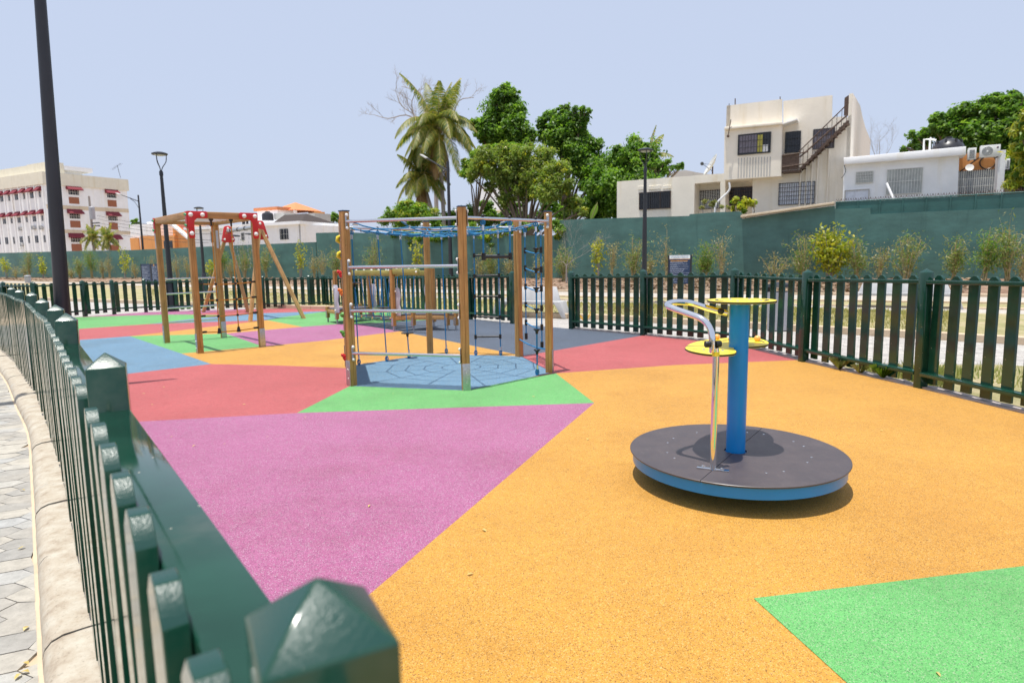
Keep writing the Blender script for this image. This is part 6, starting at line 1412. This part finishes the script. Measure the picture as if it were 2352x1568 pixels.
tree('tall dark green tree with a pointed crown just right of the coconut palm', 49, q4(1330, 0)[0], Q4([(1310, 215, 55), (1330, 290, 110), (1290, 400, 150), (1400, 420, 110), (1170, 510, 80), (1260, 540, 150), (1420, 560, 130), (1180, 620, 110), (1320, 660, 120), (1480, 650, 120), (1560, 620, 60), (1060, 540, 55), (1240, 310, 60), (1410, 270, 50), (1250, 690, 100), (1420, 700, 100)]), 'leaf_deep_green', 26000, .28, seed=11, mats=[('leaf_mid_green', .4)], cl=.2)
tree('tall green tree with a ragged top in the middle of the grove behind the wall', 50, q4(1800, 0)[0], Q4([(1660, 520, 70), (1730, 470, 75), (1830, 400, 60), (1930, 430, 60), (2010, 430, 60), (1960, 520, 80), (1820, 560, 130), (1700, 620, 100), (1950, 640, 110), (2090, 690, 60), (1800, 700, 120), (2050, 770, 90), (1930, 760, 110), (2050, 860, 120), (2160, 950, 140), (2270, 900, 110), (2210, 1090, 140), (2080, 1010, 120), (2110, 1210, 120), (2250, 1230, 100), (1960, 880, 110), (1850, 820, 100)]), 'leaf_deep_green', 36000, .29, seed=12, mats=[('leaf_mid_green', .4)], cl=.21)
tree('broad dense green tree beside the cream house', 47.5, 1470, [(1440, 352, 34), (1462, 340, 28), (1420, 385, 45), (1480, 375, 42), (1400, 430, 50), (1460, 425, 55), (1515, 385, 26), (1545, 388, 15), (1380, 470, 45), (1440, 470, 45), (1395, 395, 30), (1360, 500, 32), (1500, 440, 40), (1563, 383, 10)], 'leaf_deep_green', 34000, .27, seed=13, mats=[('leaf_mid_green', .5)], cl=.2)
tree('round olive brown tree in front of the taller trees behind the wall', 42.5, q4(1500, 0)[0], Q4([(1180, 820, 110), (1330, 780, 110), (1480, 800, 120), (1630, 820, 120), (1080, 900, 90), (1250, 920, 120), (1420, 940, 140), (1600, 960, 150), (1760, 940, 130), (1050, 990, 60), (1200, 1060, 60), (1500, 1100, 120), (1700, 1090, 130), (1850, 1060, 90), (1900, 1200, 90), (1980, 1280, 60), (1330, 1180, 70), (1640, 1050, 130), (1350, 1040, 100)]), 'leaf_olive', 46000, .22, seed=14, mats=[('leaf_yellow_green', .05)], aspect=3.2, trunk=.2, cl=.18)
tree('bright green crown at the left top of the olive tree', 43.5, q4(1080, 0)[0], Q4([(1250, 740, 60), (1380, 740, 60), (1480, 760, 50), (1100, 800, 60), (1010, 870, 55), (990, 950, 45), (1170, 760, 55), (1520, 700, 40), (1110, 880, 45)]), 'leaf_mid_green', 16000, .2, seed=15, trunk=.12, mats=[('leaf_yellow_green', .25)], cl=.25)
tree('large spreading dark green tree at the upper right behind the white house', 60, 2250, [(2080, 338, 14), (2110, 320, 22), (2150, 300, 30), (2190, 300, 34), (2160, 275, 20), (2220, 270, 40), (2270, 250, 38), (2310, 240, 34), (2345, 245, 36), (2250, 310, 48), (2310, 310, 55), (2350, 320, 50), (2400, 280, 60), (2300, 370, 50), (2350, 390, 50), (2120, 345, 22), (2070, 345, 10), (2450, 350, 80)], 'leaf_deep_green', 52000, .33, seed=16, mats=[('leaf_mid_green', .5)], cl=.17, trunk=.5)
tree('yellow green bamboo like tree leaning in at the right edge', 38.5, 2372, [(2345, 300, 22), (2360, 340, 32), (2345, 395, 20), (2365, 270, 20), (2325, 420, 16), (2385, 400, 40)], 'leaf_yellow_green', 6500, .30, seed=17, aspect=5, mats=[('leaf_mid_green', .5)], trunk=.12, droop=.4)
tree('small round tree far behind between the brown roof and the climbing frame', 75, 768, [(765, 497, 9), (773, 502, 10), (757, 504, 6)], 'leaf_deep_green', 1500, .4, seed=18, trunk=.15, mats=[('leaf_mid_green', .4)])
tree('small tree far behind between the apartment block and the flat roofed house', 70, 309, [(303, 505, 6), (312, 510, 8), (308, 518, 8)], 'leaf_mid_green', 1200, .4, seed=19, trunk=.15)
tree('light green bushy shrub spilling over the wall left of the climbing frame post', 38.2, 940, [(900, 495, 20), (935, 478, 22), (965, 490, 24), (990, 500, 22), (880, 508, 14), (940, 505, 25), (1000, 520, 18), (920, 515, 18)], 'leaf_mid_green', 20000, .15, seed=20, trunk=.08, mats=[('leaf_yellow_green', .3)], cl=.22)
vn = thing('wall_vine', 'bright green vine hanging down the wall behind the climbing frame', 'vine', V(*onN(1000, 600, 37).xy, 0))
C_ = []; R_ = []
for (x, y, r) in [(905, 535, 10), (935, 540, 12), (960, 545, 13), (1000, 545, 14), (1020, 535, 14), (1090, 525, 14), (1110, 535, 13), (1140, 530, 14), (1120, 545, 8), (1170, 525, 12), (1205, 522, 14), (1270, 515, 12), (1285, 530, 12), (1282, 545, 8), (975, 565, 6), (940, 563, 5), (1130, 560, 6), (1050, 530, 14), (1240, 520, 10)]:
    c = onN(x, y, 37.0); C_.append(c); R_.append(r / CF * 37 / ray(x, y).dot(NB))
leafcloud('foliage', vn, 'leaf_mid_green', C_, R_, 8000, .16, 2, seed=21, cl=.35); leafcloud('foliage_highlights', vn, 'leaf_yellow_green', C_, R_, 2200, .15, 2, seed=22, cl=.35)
tree('low dark green hedge of trees closing the gap behind the vine', 46, 1100, [(1010, 510, 18), (1040, 500, 22), (1080, 495, 24), (1120, 500, 24), (1160, 505, 22), (1200, 500, 20), (1240, 500, 18), (1300, 490, 18), (1330, 480, 20), (1180, 480, 20), (1120, 470, 18), (1260, 475, 22)], 'leaf_deep_green', 24000, .22, seed=23, trunk=.12, mats=[('leaf_mid_green', .3)], clumps=260)
tree('yellow green shrub growing above the wall in front of the cream house', 38.3, 1705, [(1690, 460, 9), (1702, 457, 10), (1716, 462, 11), (1728, 466, 10), (1705, 473, 12), (1690, 478, 9), (1735, 462, 6)], 'leaf_yellow_green', 1800, .17, seed=24, trunk=.05, mats=[('leaf_mid_green', .5)], cl=.24)
tree('sparse twiggy shrub above the wall left of the yellow green one', 38.4, 1640, [(1618, 462, 8), (1635, 470, 9), (1655, 470, 10), (1612, 478, 6), (1668, 478, 8)], 'leaf_bamboo', 450, .15, seed=25, trunk=.04, cl=.3, bark='grey_bark')
# banana-like leaf
a = onN(1358, 503, 38.2); tip = onN(1372, 465, 38.2); lf = thing('banana_leaf', 'single striped banana leaf sticking up behind the wall', 'plant', V(a.x, a.y, a.z - 1)); vs = []; fs = []
for k in range(9):
    t = k / 8; p = a * (1 - t) + tip * t; w_ = .22 * math.sin(PI * min(1, t * .9 + .1)); vs += [p - RT * w_, p + V(0, 0, .02), p + RT * w_]
    if k: i = len(vs) - 6; fs += [(i, i + 1, i + 4, i + 3), (i + 1, i + 2, i + 5, i + 4)]
m_ = MB(); m_.add(vs, fs); m_.build('blade', 'leaf_mid_green', lf, smooth=0); m_ = MB(); m_.tube([a - V(0, 0, 1), a, tip], .02, 6); m_.build('midrib', 'straw_stem', lf)
# bare tree behind the palm
def bare(label, n, base, tips, r0, seed, mat='grey_bark'):
    g = random.Random(seed); b = onN(*base, n); root = thing('bare_tree', label, 'tree', V(b.x, b.y, 0)); mb = MB(); mb.tube([V(b.x, b.y, 0), b], [r0 * 1.6, r0], 8); mb.build('trunk', mat, root)
    mb = MB()
    def twig(p, d, L, r_, dep):
        pts = [p]; 
        for k in range(4): d = (d + V(g.uniform(-.35, .35), g.uniform(-.35, .35), g.uniform(-.25, .35))).normalized(); pts.append(pts[-1] + d * (L / 4))
        mb.tube(pts, [r_ * (1 - .15 * k) for k in range(5)], 5)
        if dep > 0:
            for k in range(1, 5):
                for _ in range(2 if k > 2 else 1): twig(pts[k], (d + V(g.uniform(-.9, .9), g.uniform(-.9, .9), g.uniform(-.5, .8))).normalized(), L * g.uniform(.4, .62), r_ * .5, dep - 1)
    for path in tips:
        P = [onN(x, y, n) for x, y in path]; P = bez([b] + P, 3); mb.tube(P, [r0 * .55 * (1 - .75 * i / len(P)) for i in range(len(P))], 6)
        for k in range(2, len(P), 2): twig(P[k], ((P[k] - P[k - 1]).normalized() + V(g.uniform(-.8, .8), g.uniform(-.8, .8), g.uniform(-.2, .9))).normalized(), 1.5, r0 * .16, 2)
    mb.build('branches', mat, root); return root
bare('leafless grey tree with thin branches showing left and right of the palm', 56, q4(720, 620), [[q4(600, 520), q4(540, 440), q4(440, 370), q4(390, 240)], [q4(600, 520), q4(480, 450), q4(330, 480), q4(210, 450)], [q4(640, 400), q4(600, 260), q4(440, 205)], [q4(860, 500), q4(930, 330), q4(1060, 300)], [q4(560, 470), q4(530, 330), q4(600, 220)]], .17, 5)
bare('small leafless tree behind the white house roof', 62, (2015, 400), [[(2010, 360), (2000, 330)], [(2030, 365), (2045, 340)], [(2020, 360), (2020, 325)]], .06, 6)
# palms
def palm(label, crown, base, fr, trunk_r=.17, seed=1, nuts=True, mat='leaf_palm', L=3.6, leafl=.75, nf=26, dead=5, npair=46, name='coconut_palm'):
    g = np.random.default_rng(seed); c = Vector(crown); b = Vector(base); root = thing(name, label, 'palm tree', b)
    m_ = MB(); m_.tube(bez([b, b * .6 + c * .4 + V(.15, 0, 0), c], 8), [trunk_r * 1.25] * 4 + [trunk_r] * 12 + [trunk_r * .8], 12); m_.build('trunk', 'grey_bark', root)
    for k in range(nf):
        old = k >= nf - dead; el = (1.45 - 1.75 * (k / nf)) if not old else -.9 - .3 * g.random(); az = k * 2.399 + g.normal() * .25; Lk = L * (.8 + .35 * g.random()) * (1 if not old else .8)
        d = V(math.cos(az) * math.cos(el), math.sin(az) * math.cos(el), math.sin(el)); pts = []; p = c.copy(); N = 14; sag = (.15 + .08 * g.random()) * (.55 if k < 7 else 1)
        for i in range(N + 1): pts.append(p.copy()); p = p + d * (Lk / N); d = (d + V(0, 0, -sag * (1 - .3 * (d.z < -.8)))).normalized()
        m_ = MB(); m_.tube(pts, [.035 * (1 - .85 * i / N) + .004 for i in range(N + 1)], 5); rc = m_.build('frond', 'straw_stem', root, smooth=0)
        vs = []; fs = []
        for j in range(npair):
            t = .10 + .9 * j / npair; i = min(N - 1, int(t * N)); u = t * N - i; q = pts[i] * (1 - u) + pts[i + 1] * u; tg = (pts[i + 1] - pts[i]).normalized()
            up_ = V(0, 0, 1) - tg * tg.z; up_ = up_.normalized() if up_.length > .1 else V(1, 0, 0); sd = tg.cross(up_).normalized(); ll = leafl * math.sin(PI * min(.97, .18 + t * .78)) * (.8 + .4 * g.random())
            for s in (-1, 1):
                dr = (sd * s * .8 + tg * .55 + V(0, 0, -.25 - .25 * g.random())).normalized(); m1 = q + dr * ll * .5; dr2 = (dr + V(0, 0, -1.0)).normalized(); m2 = m1 + dr2 * ll * .5; w_ = tg * (.028 + .014 * g.random())
                a0 = len(vs); vs += [tuple(q - w_ * .5), tuple(q + w_ * .5), tuple(m1 + w_), tuple(m1 - w_), tuple(m2)]; fs += [(a0, a0 + 1, a0 + 2, a0 + 3), (a0 + 3, a0 + 2, a0 + 4, a0 + 4)]
        fa = np.array([f if len(set(f)) == 4 else f for f in fs]); me_v = vs
        tri = np.array([[f[0], f[1], f[2]] for f in fs if len(set(f)) == 4] + [[f[0], f[2], f[3]] for f in fs if len(set(f)) == 4] + [[f[0], f[1], f[2]] for f in fs if len(set(f)) == 3])
        rawmesh('leaflets', vs, tri, 'leaf_palm_dry' if old else mat, rc)
    if nuts:
        for k in range(10): t = g.random() * 6.28; m_ = MB(); m_.ball(c + V(.32 * math.cos(t), .32 * math.sin(t), -.25 - .35 * g.random()), .13, 10, sz=1.2); m_.build('coconut', 'coconut_orange', root)
    return root
c = onN(*q4(755, 600), 45); b = onN(1020, 600, 45); palm('tall coconut palm with orange nuts rising above the middle of the wall', c, V(b.x, b.y, 0), None, seed=3, L=4.9, leafl=1.15, nf=38, dead=4, npair=88)
c = onN(*q4(615, 1000), 44.5); b = onN(1031, 600, 44.5); palm('shorter coconut palm drooping at the left foot of the tall one', c, V(b.x, b.y, 0), None, seed=4, L=3.4, leafl=.95, nf=24, dead=5, npair=72)
c = onN(*q5(445, 800), 49.5); b = onN(1487, 600, 49.5); palm('palm mostly hidden by trees right behind the middle lamp post', c, V(b.x, b.y, 0), None, seed=8, nuts=False, L=2.3, leafl=.6, nf=12, dead=1)
for (x, y, sd_, lb_) in ((212, 548, 6, 'small feathery palm in front of the apartment block, nearer the big lamp post'), (247, 550, 7, 'small feathery palm in front of the apartment block, right one of the pair')):
    c = onN(x, y, 42); b = V(c.x, c.y, 0); palm(lb_, c, b, None, seed=sd_, nuts=False, L=1.8, leafl=.5, nf=20, dead=1, trunk_r=.09, npair=30, name='small_palm', mat='leaf_palm')
# shrubs planted along the foot of the wall
def shrub(kind, x, ytop, w_, label, n, seed, yb=None, group=None):
    g = np.random.default_rng(seed); c = onN(x, 640, n); zb = .2; b = V(c.x, c.y, zb); H = hg(x, ytop, c) - zb; W_ = w_ / CF * n / ray(x, 620).dot(NB) / 2
    root = thing({'sapling': 'leafy_sapling', 'bamboo': 'bamboo_clump', 'dry': 'dry_shrub', 'dense': 'dense_bamboo'}[kind], label, 'shrub', b, group)
    mb = MB(); tips = []
    ns = {'sapling': 6 if w_ < 80 else 20, 'bamboo': 15, 'dry': 9, 'dense': 12}[kind]
    for k in range(ns):
        a = g.random() * 6.28; rr = W_ * (g.random() ** .6) * (1 if kind != 'sapling' else .8); h_ = H * (.45 + .55 * g.random()) if k else H
        if k == 0: rr *= .2
        e_ = b + RT * (rr * math.cos(a)) + NB * (rr * .7 * math.sin(a)) + V(0, 0, h_); m1 = b * .55 + e_ * .45 - V(0, 0, 0) + V(0, 0, .1 * h_); P = bez([b + V(g.normal() * .08, g.normal() * .06, 0), m1, e_], 4)
        mb.tube(P, [.018 * (1 - .7 * i / len(P)) + .003 for i in range(len(P))], 5); tips.append(P)
        if kind != 'sapling':
            for _ in range(5): q = P[int(g.integers(3, len(P)))]; t_ = q + V(g.normal(), g.normal(), abs(g.normal()) * .8) * (.13 * H); mb.tube([q, t_], [.005, .002], 4); tips.append([q, q * .5 + t_ * .5, t_])
    mb.build('stems', {'sapling': 'grey_bark', 'bamboo': 'straw_stem', 'dry': 'straw_stem', 'dense': 'straw_stem'}[kind], root, smooth=0)
    spec = {'sapling': (['leaf_yellow_green'], 46 if w_ < 80 else 90, .19, 1.9, .15), 'bamboo': (['leaf_bamboo', 'leaf_mid_green'], 24, .15, 4.5, .13), 'dry': (['leaf_dry', 'leaf_bamboo'], 14, .12, 3.2, .12), 'dense': (['leaf_mid_green', 'leaf_bamboo'], 50, .13, 4, .13)}[kind]
    vs = [[], []]
    for P in tips:
        for _ in range(int(spec[1] * (1 if len(P) > 3 else .45))):
            i = int(g.integers(len(P) // 3, len(P) - 1)); u = g.random(); q = P[i] * (1 - u) + P[i + 1] * u + V(g.normal(), g.normal(), g.normal()) * spec[4]
            t = Vector(g.normal(size=3)); t.z -= .2; t.normalize(); nn = Vector(g.normal(size=3)); sd = t.cross(nn).normalized(); L = spec[2] * (.6 + .8 * g.random()); ww = L / spec[3] / 2
            vs[0 if g.random() < .7 or len(spec[0]) == 1 else 1] += [tuple(q), tuple(q + t * L * .5 + sd * ww), tuple(q + t * L), tuple(q + t * L * .5 - sd * ww)]
    for m, vv in zip(spec[0], vs):
        if vv: rawmesh('foliage', vv, np.arange(len(vv)).reshape(-1, 4), m, root)
    return root
SH = [('sapling', 15, 592, 28), ('dry', 37, 612, 28), ('dry', 57, 610, 20), ('bamboo', 68, 578, 18), ('sapling', 100, 584, 24), ('dry', 153, 602, 24), ('dry', 166, 614, 20), ('bamboo', 184, 590, 24), ('dense', 212, 578, 26), ('dry', 237, 598, 18), ('dry', 253, 585, 18), ('sapling', 287, 568, 58), ('dry', 311, 605, 30),
      ('dry', 352, 586, 26), ('dry', 390, 598, 22), ('dry', 408, 580, 28), ('dry', 431, 590, 26), ('sapling', 486, 596, 34), ('dense', 512, 563, 22), ('dry', 532, 600, 24), ('bamboo', 563, 560, 55), ('bamboo', 612, 565, 40), ('sapling', 690, 546, 52), ('dry', 722, 575, 24), ('dry', 742, 577, 40), ('bamboo', 773, 575, 36), ('bamboo', 859, 550, 42), ('sapling', 957, 551, 34),
      ('dry', 1104, 590, 24), ('bamboo', 1126, 574, 28), ('dry', 1171, 580, 22), ('dry', 1237, 596, 20), ('bamboo', 1296, 571, 52), ('sapling', 1376, 538, 34), ('dry', 1406, 558, 22), ('bamboo', 1453, 548, 44), ('dry', 1490, 588, 26), ('dry', 1530, 528, 16), ('dense', 1619, 567, 38), ('dry', 1660, 544, 60), ('dry', 1778, 577, 66),
      ('bamboo', 1846, 540, 62), ('sapling', 1906, 520, 118), ('bamboo', 1970, 549, 52), ('dry', 2018, 568, 40), ('bamboo', 2082, 545, 72), ('bamboo', 2190, 548, 38), ('dense', 2262, 521, 34), ('bamboo', 2312, 522, 76), ('dry', 2347, 560, 34)]
KN = {'sapling': 'yellow green leafy sapling', 'bamboo': 'thin straw coloured bamboo clump', 'dry': 'sparse dried out shrub', 'dense': 'dense upright green bamboo'}
cnt = {}; tot = {k: sum(1 for s in SH if s[0] == k) for k in KN}
NUM = ORD + ['seventeenth', 'eighteenth', 'nineteenth', 'twentieth', 'twenty first', 'twenty second', 'twenty third', 'twenty fourth', 'twenty fifth']
for i, (k, x, y, w_) in enumerate(SH):
    c_ = cnt.get(k, 0); cnt[k] = c_ + 1; lab = '%s, %s of its kind from the left along the green wall' % (KN[k], NUM[c_])
    if (k, x) == ('sapling', 1906): lab = 'largest bright yellow green sapling, behind the spinner side fence'
    if (k, x) == ('sapling', 287): lab = 'bright yellow green sapling left of the paired dark blue boards'
    if (k, x) == ('sapling', 690): lab = 'yellow green sapling against the wall just right of the swing'
    n_ = 35.7 if x < 1240 else 34.6
    if x < 330: n_ = 35.9
    shrub(k, x, y, w_, lab, n_, 100 + i, group='shrubs planted along the foot of the green wall')
bs = onN(1303, 640, 33.5); bt = bare('thin leafless sapling with a pale stem beside the concrete bench', 33.0, (1301, 610), [[(1308, 585), (1314, 568)], [(1290, 600), (1276, 610)], [(1320, 595), (1335, 588)]], .035, 8)
